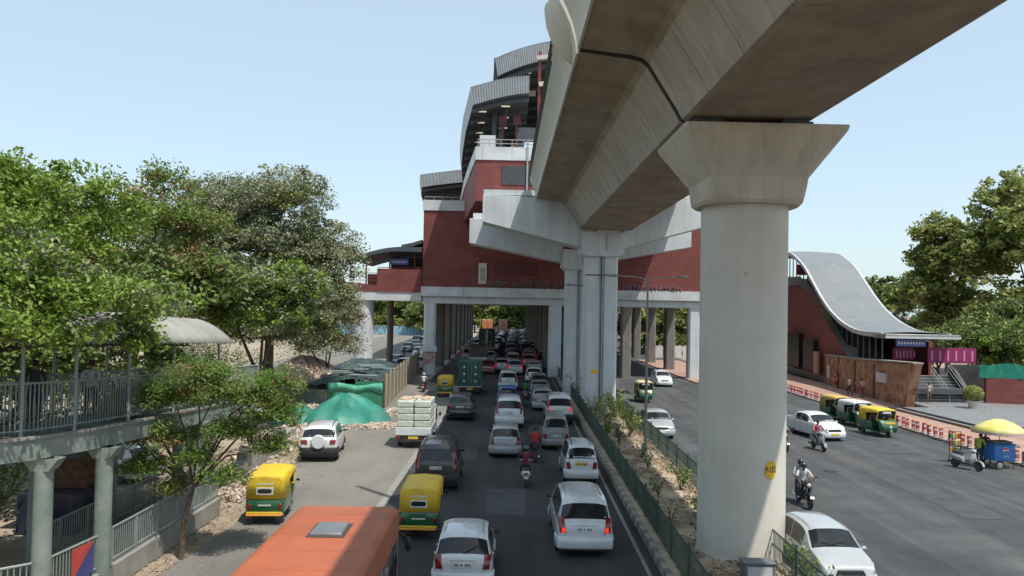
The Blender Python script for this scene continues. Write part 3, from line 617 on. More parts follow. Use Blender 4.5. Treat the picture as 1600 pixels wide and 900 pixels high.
def make_bus(label, loc, rz=0.0, L=8.0, W=2.4, Ht=2.8, pm=None, group=None, hatch=True):
    root = thing('bus', label, 'bus', loc, rz, group); y1, y0 = L/2, -L/2; hw = W/2
    b = MB(); rbox(b, -hw, hw, y0, y1, .38, Ht, .32, 5); b.build('body', pm or BUSO, root, smooth=40)
    n = max(3, int(L/1.35))
    for s in (1,-1):
        for i in range(n):
            a = y0+.45+i*(L-.9)/n; q = MB(); q.box(s*hw-.02 if s>0 else s*hw-.008, s*hw+.008 if s>0 else s*hw+.02, a+.06, a+(L-.9)/n-.06, 1.25, 2.15)
            wnd = q.build('side_window', GLASS, root, bevel=.003)
            q = MB(); m_ = a+(L-.9)/n/2; q.box(s*(hw+.012)-.006,s*(hw+.012)+.006,m_-.02,m_+.02,1.25,2.15); q.build('window_bar', DARKMET, wnd)
        q = MB(); q.box(s*hw-.01,s*hw+.012,y0+.4,y1-.4,1.0,1.08); q.build('side_trim', DARKMET, root)
        q = MB(); q.ball((s*(hw+.2),y1-.05,1.9),(.09,.06,.18)); q.tube([(s*(hw-.02),y1-.12,2.2),(s*(hw+.2),y1-.05,2.05)],.015,5); q.build('wing_mirror', PLASTIC, root)
        for y in (y0+L*.24, y1-L*.2): wheel(root, s*(hw-.16), y, .42, .26, STEELRIM)
        q = MB(); q.box(s*(hw-.25)-.09,s*(hw-.25)+.09,y0-.02,y0+.03,.8,1.15); q.build('tail_light', LAMPRED, root, bevel=.02)
        q = MB(); q.box(s*(hw-.35)-.13,s*(hw-.35)+.13,y1-.03,y1+.02,.62,.82); q.build('headlight', LAMPCLR, root, bevel=.02)
    q = MB(); q.box(-hw+.2,hw-.2,y0-.008,y0+.03,1.4,2.25); q.build('rear_window', GLASS, root, bevel=.02)
    q = MB(); q.box(-hw+.15,hw-.15,y1-.03,y1+.008,1.15,2.35); q.build('windscreen', GLASS, root, bevel=.02)
    q = MB(); q.box(-hw+.06,hw-.06,y0-.08,y0+.02,.42,.62); q.build('rear_bumper', DARKMET, root, bevel=.03)
    if hatch:
        q = MB(); q.box(-.33,.33,y1-2.7,y1-1.8,Ht-.01,Ht+.07); h = q.build('roof_hatch', HATCH, root, bevel=.02)
        q = MB(); q.box(-.39,.39,y1-2.77,y1-1.73,Ht-.02,Ht+.022); q.build('hatch_frame', HATCHF, h, bevel=.01)
        q = MB()
        for i in range(6): q.box(-hw+.28,hw-.28,y0+.9+i*1.15,y0+.925+i*1.15,Ht-.008,Ht+.005)
        for x in (-.78,.78): q.box(x-.02,x+.02,y0+.4,y1-.5,Ht-.01,Ht+.0045)
        q.build('roof_seam', pm or BUSO, root, smooth=0)
    return root
HATCH = mat('hatch_grey', (.20,.21,.22), .3, .3, .1, 4, dirt=.3); HATCHF = mat('hatch_rubber', (.06,.055,.05), .7)
def make_truck(name, label, loc, rz=0.0, kind='crates', L=4.4, W=1.75, bed=.75, Ht=2.4, cabm=None, boxm=None, group=None, lit=False):
    root = thing(name, label, 'truck', loc, rz, group); hw = W/2; y0, y1 = -L/2, L/2
    b = MB(); b.box(-hw*.75,hw*.75,y0+.05,y1-.3,bed-.28,bed-.08); b.build('chassis', DARKMET, root, bevel=.02)
    b = MB(); rbox(b, -hw*.95, hw*.95, y1-1.35, y1, .45, bed+1.15, .2, 4); cab = b.build('cab', cabm or WHITE, root, smooth=40)
    q = MB(); q.box(-hw*.8,hw*.8,y1-.02,y1+.012,bed+.35,bed+.95); q.build('windscreen', GLASS, cab, bevel=.02)
    q = MB(); q.box(-hw*.7,hw*.7,y1-1.37,y1-1.33,bed+.4,bed+.95); q.build('cab_rear_window', GLASS, cab)
    for s in (1,-1):
        q = MB(); q.box(s*hw*.95-.012,s*hw*.95+.012,y1-1.0,y1-.25,bed+.35,bed+.92); q.build('side_window', GLASS, cab, bevel=.004)
        q = MB(); q.ball((s*(hw+.13),y1-.1,bed+.55),(.07,.04,.13)); q.bar((s*hw*.93,y1-.12,bed+.5),(s*(hw+.12),y1-.1,bed+.5),.03,.03); q.build('wing_mirror', PLASTIC, cab)
    b = MB(); b.box(-hw,hw,y0,y1-1.42,bed-.08,bed)
    if kind != 'box':
        b.box(-hw,hw,y0,y0+.05,bed,bed+.32); b.box(-hw,-hw+.05,y0+.05,y1-1.42,bed,bed+.32); b.box(hw-.05,hw,y0+.05,y1-1.42,bed,bed+.32)
    b.build('load_bed', cabm or WHITE, root, bevel=.01)
    if kind == 'crates':
        rows = 5; hh = (Ht-bed-.05)/rows
        for i in range(2):
            for k in range(rows):
                for j in range(3):
                    q = MB(); x0 = -hw+.06+i*(hw-.06)+.01; ya = y0+.07+j*(y1-1.5-y0)/3; jt = random.uniform(-.025,.025)
                    q.box(x0+jt, x0+hw-.08+jt, ya+.01, ya+(y1-1.5-y0)/3-.03, bed+.01+k*hh, bed+(k+1)*hh-.015)
                    tag(q.build('wrapped_bundle', WRAP, None, bevel=.035), None, None).parent = root
        for i in range(3):
            q = MB(); q.ball((-.5+.5*i+random.uniform(-.1,.1), y0+.9, Ht+.05),(.30,.55,.15)); q.build('sack', CARGOY, root)
        q = MB()
        for x in (-hw*.5,hw*.48): q.tube([(x,y0-.01,bed+.2),(x,y0+.03,Ht-.02)], .012, 5)
        q.build('rope', DARKMET, root)
    elif kind == 'box':
        b = MB(); b.box(-hw,hw,y0,y1-1.45,bed,Ht); bx = b.build('cargo_box', boxm, root, bevel=.025)
        for s in (1,-1):
            q = MB(); q.box(s*hw/2-hw*.46,s*hw/2+hw*.46,y0-.025,y0+.01,bed+.06,Ht-.08); d = q.build('rear_door', boxm, bx, bevel=.01)
        q = MB()
        for s in (1,-1): q.tube([(s*.12,y0-.05,bed+.1),(s*.12,y0-.05,Ht-.1)], .018, 6)
        q.build('door_bar', CHROME, bx)
        q = MB()
        for s in (1,-1):
            for z in (bed+.45,bed+1.05,Ht-.45): q.lathe([(.10,-.012),(.10,.0)], 12, (s*hw/2,y0-.026,z), 'y')
        q.build('painted_motif', STRIP, bx)
    elif kind == 'open':
        q = MB()
        for s in (1,-1): q.box(s*(hw-.03)-.03,s*(hw-.03)+.03,y0+.06,y1-1.45,bed,Ht)
        q.box(-hw+.06,hw-.06,y0+.01,y0+.06,bed,Ht); q.box(-hw+.06,hw-.06,y1-1.5,y1-1.45,bed,Ht)
        for i in range(6): q.box(-hw-.03,-hw+.0,y0+.1+i*.5,y0+.17+i*.5,bed,Ht); q.box(hw,hw+.03,y0+.1+i*.5,y0+.17+i*.5,bed,Ht)
        q.build('cargo_side', boxm, root, bevel=.01)
        q = MB(); q.box(-hw+.07,hw-.07,y0+.08,y1-1.52,bed+.1,Ht-.25); q.build('cargo', DARKC, root)
    for s in (1,-1):
        for y in (y0+L*.22, y1-.75): wheel(root, s*(hw-.14), y, .30 if Ht < 2.6 else .42, .2, STEELRIM)
        q = MB(); q.box(s*(hw-.16)-.1,s*(hw-.16)+.1,y0-.02,y0+.02,bed-.27,bed-.12); q.build('tail_light', LAMPLIT if lit else LAMPRED, root, bevel=.015)
    q = MB(); q.box(-.26,.26,y0-.03,y0,bed-.27,bed-.14); q.build('number_plate', PLATEY, root)
    q = MB(); q.box(-hw*.9,hw*.9,y0-.06,y0-.02,bed-.42,bed-.30); q.build('rear_bumper', DARKMET, root, bevel=.01)
    return root
# ------------------------------------------------------------------ big-structure materials
def streaked(name, c1, c2, stain, smul=(.5,4,.25), amt=.55, rough=.8, bump=.12, joints=0):
    m = mat(name, c1, rough, 0, 0, .7, bump=bump, bscale=6, col2=c2, world=True); n = m.node_tree; L = n.links.new; P = n.nodes['Principled BSDF']
    if m.get('done'): return m
    m['done'] = 1
    src = P.inputs['Base Color'].links[0].from_socket; geo = n.nodes.new('ShaderNodeNewGeometry'); mp = n.nodes.new('ShaderNodeMapping'); mp.inputs['Scale'].default_value = smul
    L(geo.outputs['Position'], mp.inputs[0]); nz = n.nodes.new('ShaderNodeTexNoise'); nz.inputs['Scale'].default_value = 1; nz.inputs['Detail'].default_value = 5; nz.inputs['Roughness'].default_value = .65; L(mp.outputs[0], nz.inputs['Vector'])
    cr = n.nodes.new('ShaderNodeValToRGB'); cr.color_ramp.elements[0].position = .45; cr.color_ramp.elements[1].position = .75; cr.color_ramp.elements[1].color = (amt,amt,amt,1); L(nz.outputs['Fac'], cr.inputs[0])
    mx = n.nodes.new('ShaderNodeMix'); mx.data_type = 'RGBA'; L(cr.outputs[0], mx.inputs[0]); L(src, mx.inputs[6]); mx.inputs[7].default_value = (*stain,1); out = mx.outputs[2]
    n2 = n.nodes.new('ShaderNodeTexVoronoi'); n2.inputs['Scale'].default_value = .9; L(geo.outputs['Position'], n2.inputs['Vector'])
    c2_ = n.nodes.new('ShaderNodeValToRGB'); c2_.color_ramp.elements[0].position = .03; c2_.color_ramp.elements[0].color = (.35,.33,.3,1); c2_.color_ramp.elements[1].position = .07; L(n2.outputs['Distance'], c2_.inputs[0])
    m2 = n.nodes.new('ShaderNodeMix'); m2.data_type = 'RGBA'; m2.blend_type = 'MULTIPLY'; m2.inputs[0].default_value = .6; L(out, m2.inputs[6]); L(c2_.outputs[0], m2.inputs[7])
    L(m2.outputs[2], P.inputs['Base Color'])
    return m
def tiles(name, c1, c2, mortar, w_, h_, msize=.012, rough=.7, bump=.3, off=.5):
    if name in MATS: return MATS[name]
    m = mat(name, c1, rough, world=True); n = m.node_tree; L = n.links.new; P = n.nodes['Principled BSDF']
    geo = n.nodes.new('ShaderNodeNewGeometry'); sp = n.nodes.new('ShaderNodeSeparateXYZ'); L(geo.outputs['Position'], sp.inputs[0])
    a = n.nodes.new('ShaderNodeMath'); a.operation = 'ADD'; L(sp.outputs[0], a.inputs[0]); L(sp.outputs[1], a.inputs[1])
    cb = n.nodes.new('ShaderNodeCombineXYZ'); L(a.outputs[0], cb.inputs[0]); L(sp.outputs[2], cb.inputs[1])
    b = n.nodes.new('ShaderNodeTexBrick'); b.inputs['Scale'].default_value = 1; b.inputs['Brick Width'].default_value = w_; b.inputs['Row Height'].default_value = h_; b.inputs['Mortar Size'].default_value = msize
    b.offset = off; b.inputs['Color1'].default_value = (*c1,1); b.inputs['Color2'].default_value = (*c2,1); b.inputs['Mortar'].default_value = (*mortar,1); L(cb.outputs[0], b.inputs['Vector'])
    nz = n.nodes.new('ShaderNodeTexNoise'); nz.inputs['Scale'].default_value = .5; nz.inputs['Detail'].default_value = 7; L(geo.outputs['Position'], nz.inputs['Vector'])
    cr = n.nodes.new('ShaderNodeValToRGB'); cr.color_ramp.elements[0].position = .3; cr.color_ramp.elements[0].color = (.72,.70,.68,1); cr.color_ramp.elements[1].position = .65; L(nz.outputs['Fac'], cr.inputs[0])
    mx = n.nodes.new('ShaderNodeMix'); mx.data_type = 'RGBA'; mx.blend_type = 'MULTIPLY'; mx.inputs[0].default_value = 1; L(b.outputs[0], mx.inputs[6]); L(cr.outputs[0], mx.inputs[7]); L(mx.outputs[2], P.inputs['Base Color'])
    bp = n.nodes.new('ShaderNodeBump'); bp.inputs['Strength'].default_value = bump; bp.inputs['Distance'].default_value = .02; bp.invert = True; L(b.outputs['Fac'], bp.inputs['Height']); L(bp.outputs[0], P.inputs['Normal'])
    return m
CONC = streaked('viaduct_concrete', (.34,.305,.26), (.44,.40,.35), (.20,.165,.13), (.5,3.5,.35), .6)
SOFFC = streaked('shaded_stained_soffit', (.23,.185,.14), (.33,.28,.22), (.12,.095,.07), (1.2,.5,1), .55)  # stained concrete, base darkened so the underside's shade sits in the colour
CONCP = streaked('pier_concrete', (.51,.48,.415), (.56,.535,.47), (.33,.30,.25), (2.6,2.6,.10), .22)
PALE = streaked('pale_painted_concrete', (.50,.53,.55), (.58,.61,.63), (.30,.31,.31), (1.5,1.5,.15), .45, bump=.05)
REDW = tiles('red_cladding', (.185,.045,.038), (.222,.057,.047), (.115,.032,.028), .9, .30, .014)
PARA = tiles('grey_panel', (.55,.57,.58), (.60,.62,.63), (.28,.29,.30), 2.6, 4.0, .02, .5, .15, 0)
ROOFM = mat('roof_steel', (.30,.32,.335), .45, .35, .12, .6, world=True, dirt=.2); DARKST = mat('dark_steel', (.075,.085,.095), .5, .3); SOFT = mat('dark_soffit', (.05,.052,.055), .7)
REDST = mat('red_steel', (.17,.025,.03), .5); LAMPW = mat('station_lamp', (1,.86,.62), .5, emit=.45); STEEL = mat('galvanised_steel', (.36,.37,.37), .45, .5, dirt=.25)
ASPH = mat('asphalt_main', (.027,.029,.032), .82, 0, 0, .5, bump=.25, bscale=45, col2=(.044,.045,.047), dirt=.22, dirtcol=(.11,.10,.085), world=True, stretch=(1,.22,1))
ASPR = mat('asphalt_right', (.052,.056,.062), .85, 0, 0, .35, bump=.25, bscale=45, col2=(.080,.085,.090), dirt=.4, dirtcol=(.15,.142,.13), world=True, stretch=(1,.25,1))
def worn(m, track=.35, crack=.5):
    n = m.node_tree; L = n.links.new; P = n.nodes['Principled BSDF']; src = P.inputs['Base Color'].links[0].from_socket; geo = n.nodes.new('ShaderNodeNewGeometry')
    mp = n.nodes.new('ShaderNodeMapping'); mp.inputs['Scale'].default_value = (1.15,.012,1); L(geo.outputs['Position'], mp.inputs[0]); nz = n.nodes.new('ShaderNodeTexNoise'); nz.inputs['Scale'].default_value = 1; nz.inputs['Detail'].default_value = 4; L(mp.outputs[0], nz.inputs['Vector'])
    cr = n.nodes.new('ShaderNodeValToRGB'); cr.color_ramp.elements[0].position = .38; cr.color_ramp.elements[0].color = (1-track,)*3+(1,); cr.color_ramp.elements[1].position = .62; cr.color_ramp.elements[1].color = (1+track*.5,)*3+(1,); L(nz.outputs['Fac'], cr.inputs[0])
    nb = n.nodes.new('ShaderNodeTexNoise'); nb.inputs['Scale'].default_value = .23; nb.inputs['Detail'].default_value = 9; nb.inputs['Roughness'].default_value = .75; L(geo.outputs['Position'], nb.inputs['Vector'])
    cb = n.nodes.new('ShaderNodeValToRGB'); cb.color_ramp.elements[0].position = .40; cb.color_ramp.elements[0].color = (.70,.70,.70,1); cb.color_ramp.elements[1].position = .60; cb.color_ramp.elements[1].color = (1.12,1.10,1.07,1); L(nb.outputs['Fac'], cb.inputs[0])
    wn = n.nodes.new('ShaderNodeTexNoise'); wn.inputs['Scale'].default_value = .8; L(geo.outputs['Position'], wn.inputs['Vector']); va = n.nodes.new('ShaderNodeMix'); va.data_type = 'VECTOR'; va.inputs[0].default_value = .35; L(geo.outputs['Position'], va.inputs[4]); L(wn.outputs['Color'], va.inputs[5])
    vo = n.nodes.new('ShaderNodeTexVoronoi'); vo.feature = 'DISTANCE_TO_EDGE'; vo.inputs['Scale'].default_value = .42; L(va.outputs[1], vo.inputs['Vector'])
    cv = n.nodes.new('ShaderNodeValToRGB'); cv.color_ramp.elements[0].position = .0; cv.color_ramp.elements[0].color = (1-crack,)*3+(1,); cv.color_ramp.elements[1].position = .012; L(vo.outputs['Distance'], cv.inputs[0])
    out = src
    for q in (cr, cb, cv):
        mx = n.nodes.new('ShaderNodeMix'); mx.data_type = 'RGBA'; mx.blend_type = 'MULTIPLY'; mx.inputs[0].default_value = 1; mx.clamp_result = False; L(out, mx.inputs[6]); L(q.outputs[0], mx.inputs[7]); out = mx.outputs[2]
    L(out, P.inputs['Base Color'])
worn(ASPH, .24, .25); worn(ASPR, .22, .10)
ASPD = mat('asphalt_dusty', (.135,.13,.118), .9, 0, 0, .45, bump=.3, bscale=30, col2=(.20,.19,.17), dirt=.6, dirtcol=(.28,.24,.19), world=True, stretch=(1,.4,1))
EARTH = mat('dry_earth', (.26,.205,.145), .95, 0, 0, .35, bump=.6, bscale=6, col2=(.40,.33,.25), dirt=.5, dirtcol=(.20,.165,.125), world=True)
SAND = mat('median_sand', (.36,.27,.18), .95, 0, 0, 1.2, bump=.7, bscale=9, col2=(.52,.41,.29), dirt=.5, dirtcol=(.22,.165,.11), world=True)
PAVE = tiles('pink_pavers', (.40,.25,.19), (.46,.30,.235), (.25,.18,.14), .3, .3, .012, .85, .2)
def flat_pavers():
    m = PAVE; n = m.node_tree; s = [q for q in n.nodes if q.type == 'COMBXYZ'][0]; sp = [q for q in n.nodes if q.type == 'SEPXYZ'][0]
    for l in list(s.inputs[0].links)+list(s.inputs[1].links): n.links.remove(l)
    n.links.new(sp.outputs[0], s.inputs[0]); n.links.new(sp.outputs[1], s.inputs[1])
flat_pavers()
LINE = mat('worn_line', (.27,.26,.235), .85, 0, 0, 1.6, col2=(.13,.125,.115), world=True, thr=(.45,.75))
KERBM = mat('kerb_stone', (.30,.28,.25), .85, dirt=.4, bump=.3, world=True); GRAN = mat('grey_granite', (.20,.205,.21), .5, 0, .2, 3, world=True, dirt=.2)
def striped_kerb():
    m = mat('striped_kerb', (.29,.27,.245), .8, 0, .12, 3, world=True, dirt=.3); n = m.node_tree; L = n.links.new; P = n.nodes['Principled BSDF']
    src = P.inputs['Base Color'].links[0].from_socket; geo = n.nodes.new('ShaderNodeNewGeometry'); sp = n.nodes.new('ShaderNodeSeparateXYZ'); L(geo.outputs['Position'], sp.inputs[0])
    a = n.nodes.new('ShaderNodeMath'); a.operation = 'MULTIPLY'; a.inputs[1].default_value = 1/1.0; L(sp.outputs[1], a.inputs[0])
    f = n.nodes.new('ShaderNodeMath'); f.operation = 'FRACT'; L(a.outputs[0], f.inputs[0]); g = n.nodes.new('ShaderNodeMath'); g.operation = 'GREATER_THAN'; g.inputs[1].default_value = .5; L(f.outputs[0], g.inputs[0])
    mx = n.nodes.new('ShaderNodeMix'); mx.data_type = 'RGBA'; L(g.outputs[0], mx.inputs[0]); L(src, mx.inputs[6]); mx.inputs[7].default_value = (.175,.16,.14,1); L(mx.outputs[2], P.inputs['Base Color'])
    return m
SKERB = striped_kerb()
# ------------------------------------------------------------------ ground and roads
dr = lambda y: .014*(y-23)                                     # the road drifts slightly right of the viaduct line
def strip(name, xl, xr, y0, y1, z, m, step=6, jit=(0,0), kind=True):
    b = MB(); ys = np.arange(y0, y1+.01, step); rg = random.Random(name)
    b.grid([[( (xl(y) if callable(xl) else xl+dr(y))+rg.uniform(-1,1)*jit[0], y, z), ((xr(y) if callable(xr) else xr+dr(y))+rg.uniform(-1,1)*jit[1], y, z)] for y in ys])
    return structure(name, b, m, recalc=False, smooth=0)
b = MB(); b.add([(-1800,-300,-.02),(1800,-300,-.02),(1800,2600,-.02),(-1800,2600,-.02)], [(0,1,2,3)]); structure('ground', b, EARTH, recalc=False, smooth=0)
strip('service_lane', lambda y: -9.3-.035*max(0,y-24) if y < 62 else -10.6-.01*(y-62), lambda y: -4.0+.02*(y-31), -40, 84, .004, ASPD, 1.0, (.35,0))
strip('road', lambda y: -4.45+.016*(y-31) if y < 80 else -7.6, 4.62, -40, 700, .008, ASPH, 4)
strip('opposite_road', 8.55, 26.2, -40, 700, .004, ASPR, 8)
strip('side_road', lambda y: -30, lambda y: -11.2, 95, 500, .002, ASPD, 8)
b = MB()
y = -20
while y < 60:
    x = -4.72+.016*(y-31); b.add([(x,y,.013),(x+.30,y,.013),(x+.30+.14,y+8.7,.013),(x+.14,y+8.7,.013)], [(0,1,2,3)]); y += 9.2 if y < 20 else 8.7
structure('edge_line', b, LINE, recalc=False, smooth=0)
b = MB(); rg = random.Random(21)           # repaired patches in the asphalt
for x, y, w_, l_ in ((12.5,36,2.2,5.5),(17.5,30,1.6,9),(20.5,44,2.6,4),(14.6,57,1.8,7),(11.2,27,1.1,3.2),(22.6,33,1.4,6),(-.6,29.5,1.5,4.2),(1.6,47,1.2,5),(-2.6,40,1.3,3)):
    b.add([(x+rg.uniform(-.1,.1),y,.0125),(x+w_,y+rg.uniform(-.2,.2),.0125),(x+w_+rg.uniform(-.1,.1),y+l_,.0125),(x,y+l_+rg.uniform(-.2,.2),.0125)], [(0,1,2,3)])
structure('road_patch', b, mat('patch_asphalt', (.042,.045,.049), .8, 0, 0, 1.5, col2=(.068,.071,.075), world=True, bump=.2, bscale=50, dirt=.4, dirtcol=(.11,.105,.095)), recalc=False, smooth=0)
b = MB()
for x, y in ((15.8,38.6),(19.2,60),(.9,56),(13.2,48)): b.lathe([(.34,.0),(.34,.0145)], 20, (x,y,0))
structure('manhole_cover', b, mat('cast_iron', (.045,.04,.036), .6, .4), smooth=0)
b = MB(); b.grid([[(4.22+dr(y),y,.013),(4.34+dr(y),y,.013)] for y in range(-10,88,6)]); structure('lane_line', b, LINE, recalc=False, smooth=0)
b = MB(); b.loft([[(x+dr(y),y,z) for x,z in ((4.62,0),(4.84,0),(4.84,.24),(4.65,.24))] for y in range(-40,500,4)]); structure('median_kerb', b, SKERB, bevel=.02, smooth=0)
b = MB(); b.loft([[(x+dr(y),y,z) for x,z in ((8.25,0),(8.55,0),(8.52,.24),(8.25,.24))] for y in range(-40,500,4)]); structure('right_median_kerb', b, SKERB, smooth=0)
b = MB(); rg = random.Random(3); b.grid([[(x+dr(y), y, .20+rg.uniform(-.04,.07)*(1 if 4.9 < x < 8.2 else .2)) for x in np.linspace(4.82,8.27,12)] for y in np.arange(10,120,.35)]); structure('median_soil', b, SAND, recalc=False, smooth=180)
b = MB(); b.prism([(20.0,84),(22,81.5),(25.9,81.5),(25.9,120),(19.8,120)], 'z', 0, .13); structure('traffic_island', b, PAVE, smooth=0)
strip('pavement', 26.45, 33.5, 30, 110, .12, PAVE, 8)
b = MB(); b.loft([[(x+dr(y),y,z) for x,z in ((26.2,0),(26.47,0),(26.47,.118),(26.22,.124))] for y in range(30,112,2)]); structure('pavement_kerb', b, KERBM, smooth=0)
# ------------------------------------------------------------------ viaduct
via = thing('metro_viaduct', 'long concrete box-girder viaduct crossing overhead from the top right into the station', 'viaduct', (6.95,23.6,13.15))
CX = 6.95
def girder_sec(y, s=0.0, lim=1):
    half = [(1.72,13.15+s),(1.86,13.22+s),(2.0,13.5),(2.86,14.86),(3.05,15.02),(3.35,15.10),(4.85,15.27+s*.5),(4.93,15.30),(4.93-s,15.52-s)]
    half = [(x-s*.8, z) for x,z in half]
    return [(CX+x,y,z) for x,z in half]+[(CX-x,y,z) for x,z in half[::-1]]
def parapet_sec(y, sg, s=0.0):
    o = [(4.90,15.24),(4.98,15.24),(5.02,15.6),(5.14,16.05),(5.33,16.5),(5.5,16.82),(5.50,16.92),(5.32,16.92),(5.16,16.55),(4.98,16.1),(4.86,15.6)]
    return [(CX+sg*x, y, z) for x,z in o]
def spanpart(y0, y1):
    b = MB(); n = max(1, round((y1-y0)/3.05)); d = (y1-y0)/n
    for i in range(n): b.loft([girder_sec(y0+i*d+.024), girder_sec(y0+(i+1)*d-.024)])
    b.loft([girder_sec(y0+.3, .07), girder_sec(y1-.3, .07)])
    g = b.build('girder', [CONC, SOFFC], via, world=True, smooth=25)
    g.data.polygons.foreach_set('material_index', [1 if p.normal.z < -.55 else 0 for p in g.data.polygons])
    for sg in (-1,1):
        b = MB()
        for i in range(n): b.loft([parapet_sec(y0+i*d+.022, sg), parapet_sec(y0+(i+1)*d-.022, sg)])
        b.build('parapet', CONCP, via, world=True, smooth=25)
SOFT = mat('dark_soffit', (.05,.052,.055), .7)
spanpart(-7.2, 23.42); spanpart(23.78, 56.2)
b = MB(); b.box(CX-4.86,CX+4.86,23.38,23.82,15.40,15.58); b.build('gap_light_stop', CONCP, via, world=True, smooth=0)  # slab added over the span gap to stop sunlight leaking through
b = MB(); b.loft([girder_sec(23.38,.05), girder_sec(23.82,.05)]); b.build('gap_shade_infill', mat('gap_shade_black', (.012,.012,.012), .9), via, world=True, smooth=0)  # black infill added; the darkness of the open gap put into its colour
b = MB()        # mast bracket on the parapet above the pier
rows = []
for z, r in ((15.28,.03),(15.5,.30),(15.8,.55),(16.2,.78),(16.6,.92),(17.0,.98),(17.15,.98)):
    rows.append([(CX-4.9-r*math.cos(a)*1.02, 25.2+r*1.35*math.sin(a), z) for a in [math.pi*(-.5+i/14) for i in range(15)]]+[(CX-4.9, 25.2-r*1.35*k, z) for k in (-1,1)][::1])
b.loft(rows); br = b.build('mast_bracket', CONCP, via, world=True, smooth=40)
b = MB(); b.tube([(CX-5.45,25.2,17.1),(CX-5.45,25.2,23.5)], [.16,.11], 10); b.build('overhead_line_mast', STEEL, br)
b = MB()
for k in range(4): b.tube([(CX-5.56,y,15.9+.3*k) for y in (26.8,56)], .025, 5)
b.build('cable_run', PLASTIC, via, world=True)
# ------------------------------------------------------------------ near pier
PX, PY = 7.36, 24.75
pier = thing('bridge_pier', 'massive round concrete pier with a flared cap and yellow number plate', 'pier', (PX,PY,0))
b = MB(); b.lathe([(1.42,0),(1.40,.20),(1.33,.34),(1.31,.4),(1.31,10.85),(1.36,10.95)], 64, (PX,PY,0)); b.build('column', CONCP, pier, world=True, smooth=20)
b = MB(); rows = []
def rr(hx, hy, z, r, n=5):
    o = []
    for cx, cy, a0 in ((hx-r,hy-r,0),(-hx+r,hy-r,90),(-hx+r,-hy+r,180),(hx-r,-hy+r,270)):
        for i in range(n+1): a = R_(a0+90*i/n); o.append((PX+cx+r*math.cos(a), PY-.1+cy+r*math.sin(a), z))
    return o
for hx, hy, z, r in ((1.50,1.45,10.80,1.2),(1.54,1.5,10.90,1.0),(1.50,1.5,11.05,.7),(1.47,1.5,11.3,.4),(1.46,1.5,11.55,.22),(2.31,2.12,12.80,.14),(2.34,2.14,12.9,.1),(2.34,2.14,12.97,.1)): rows.append(rr(hx,hy,z,r))
b.loft(rows); b.build('cap', streaked('cap_concrete', (.45,.405,.335), (.52,.47,.395), (.26,.215,.165), (2.4,2.4,.14), .5), pier, world=True, smooth=25)
for y in (22.95,25.2):
    for x in (CX-1.25,CX+1.25):
        b = MB(); b.box(x-.45,x+.45,y-.4,y+.4,12.97,13.04); b.box(x-.36,x+.36,y-.32,y+.32,13.04,13.155); b.build('bearing', DARKMET, pier, world=True, smooth=0)
# number plate wrapped on the shaft
YPL = mat('sign_yellow', (.75,.43,.01), .5, dirt=.2)
pa = math.atan2(-1.0, .42)
def oncyl(u, v, off): a = pa+u/1.31; return (PX+(1.31+off)*math.cos(a), PY+(1.31+off)*math.sin(a), v)
def plate(parent, cu, cv, ru, rv, fn, m, name):
    b = MB(); n = 28
    ring = lambda k, off: [fn(cu+ru*k*math.cos(2*math.pi*i/n), cv+rv*k*math.sin(2*math.pi*i/n), off) for i in range(n)]
    b.grid([ring(1,.002), ring(1,.014), ring(.66,.014), ring(.33,.014), ring(.02,.014)], close=True)
    return b.build(name, m, parent, world=True, smooth=30)
pv = gr(1197,734,0); d_ = ray(1197,734); hv = H+d_[2]*((PY-1.2)/d_[1])
npl = plate(pier, 0, hv, .21, .27, oncyl, YPL, 'number_plate')
def text_mesh(s, size, ext=.0):
    cu = bpy.data.curves.new('t', 'FONT'); cu.body = s; cu.size = size; cu.align_x = 'CENTER'; cu.align_y = 'CENTER'; cu.extrude = ext; cu.resolution_u = 3
    o = bpy.data.objects.new('t', cu); C.objects.link(o); dg = bpy.context.evaluated_depsgraph_get(); me = bpy.data.meshes.new_from_object(o.evaluated_get(dg)); bpy.data.objects.remove(o); return me
def letters(s, size, fn, m, parent, name, world=True, ext=.006, stretch=1.0):
    me = text_mesh(s, size, ext)
    for v in me.vertices: v.co = Vector(fn(v.co.x*stretch, v.co.y, v.co.z))
    me.materials.clear(); me.materials.append(m); o = bpy.data.objects.new(name, me); C.objects.link(o); o.parent = parent
    if world: o.matrix_parent_inverse = Matrix.Translation(-Vector(parent.location))
    return o
INK = mat('black_lettering', (.02,.02,.02), .6)
letters('P-152', .175, lambda x,y,z: oncyl(x, hv+y*1.45, .018+z), INK, npl, 'lettering', stretch=.92)
cab_ = thing('utility_cabinet', 'small grey utility cabinet with a pale front panel at the foot of the round pier', 'utility cabinet', (7.12,22.3,.2))
b = MB(); b.box(-.42,.42,-.22,.22,0,.46); b.box(-.45,.45,-.25,.25,.46,.52); b.build('housing', mat('cabinet_grey', (.13,.15,.17), .5), cab_, bevel=.015)
b = MB(); b.box(-.34,.34,-.235,-.218,.06,.40); b.build('front_panel', mat('cabinet_panel', (.52,.55,.57), .4), cab_)
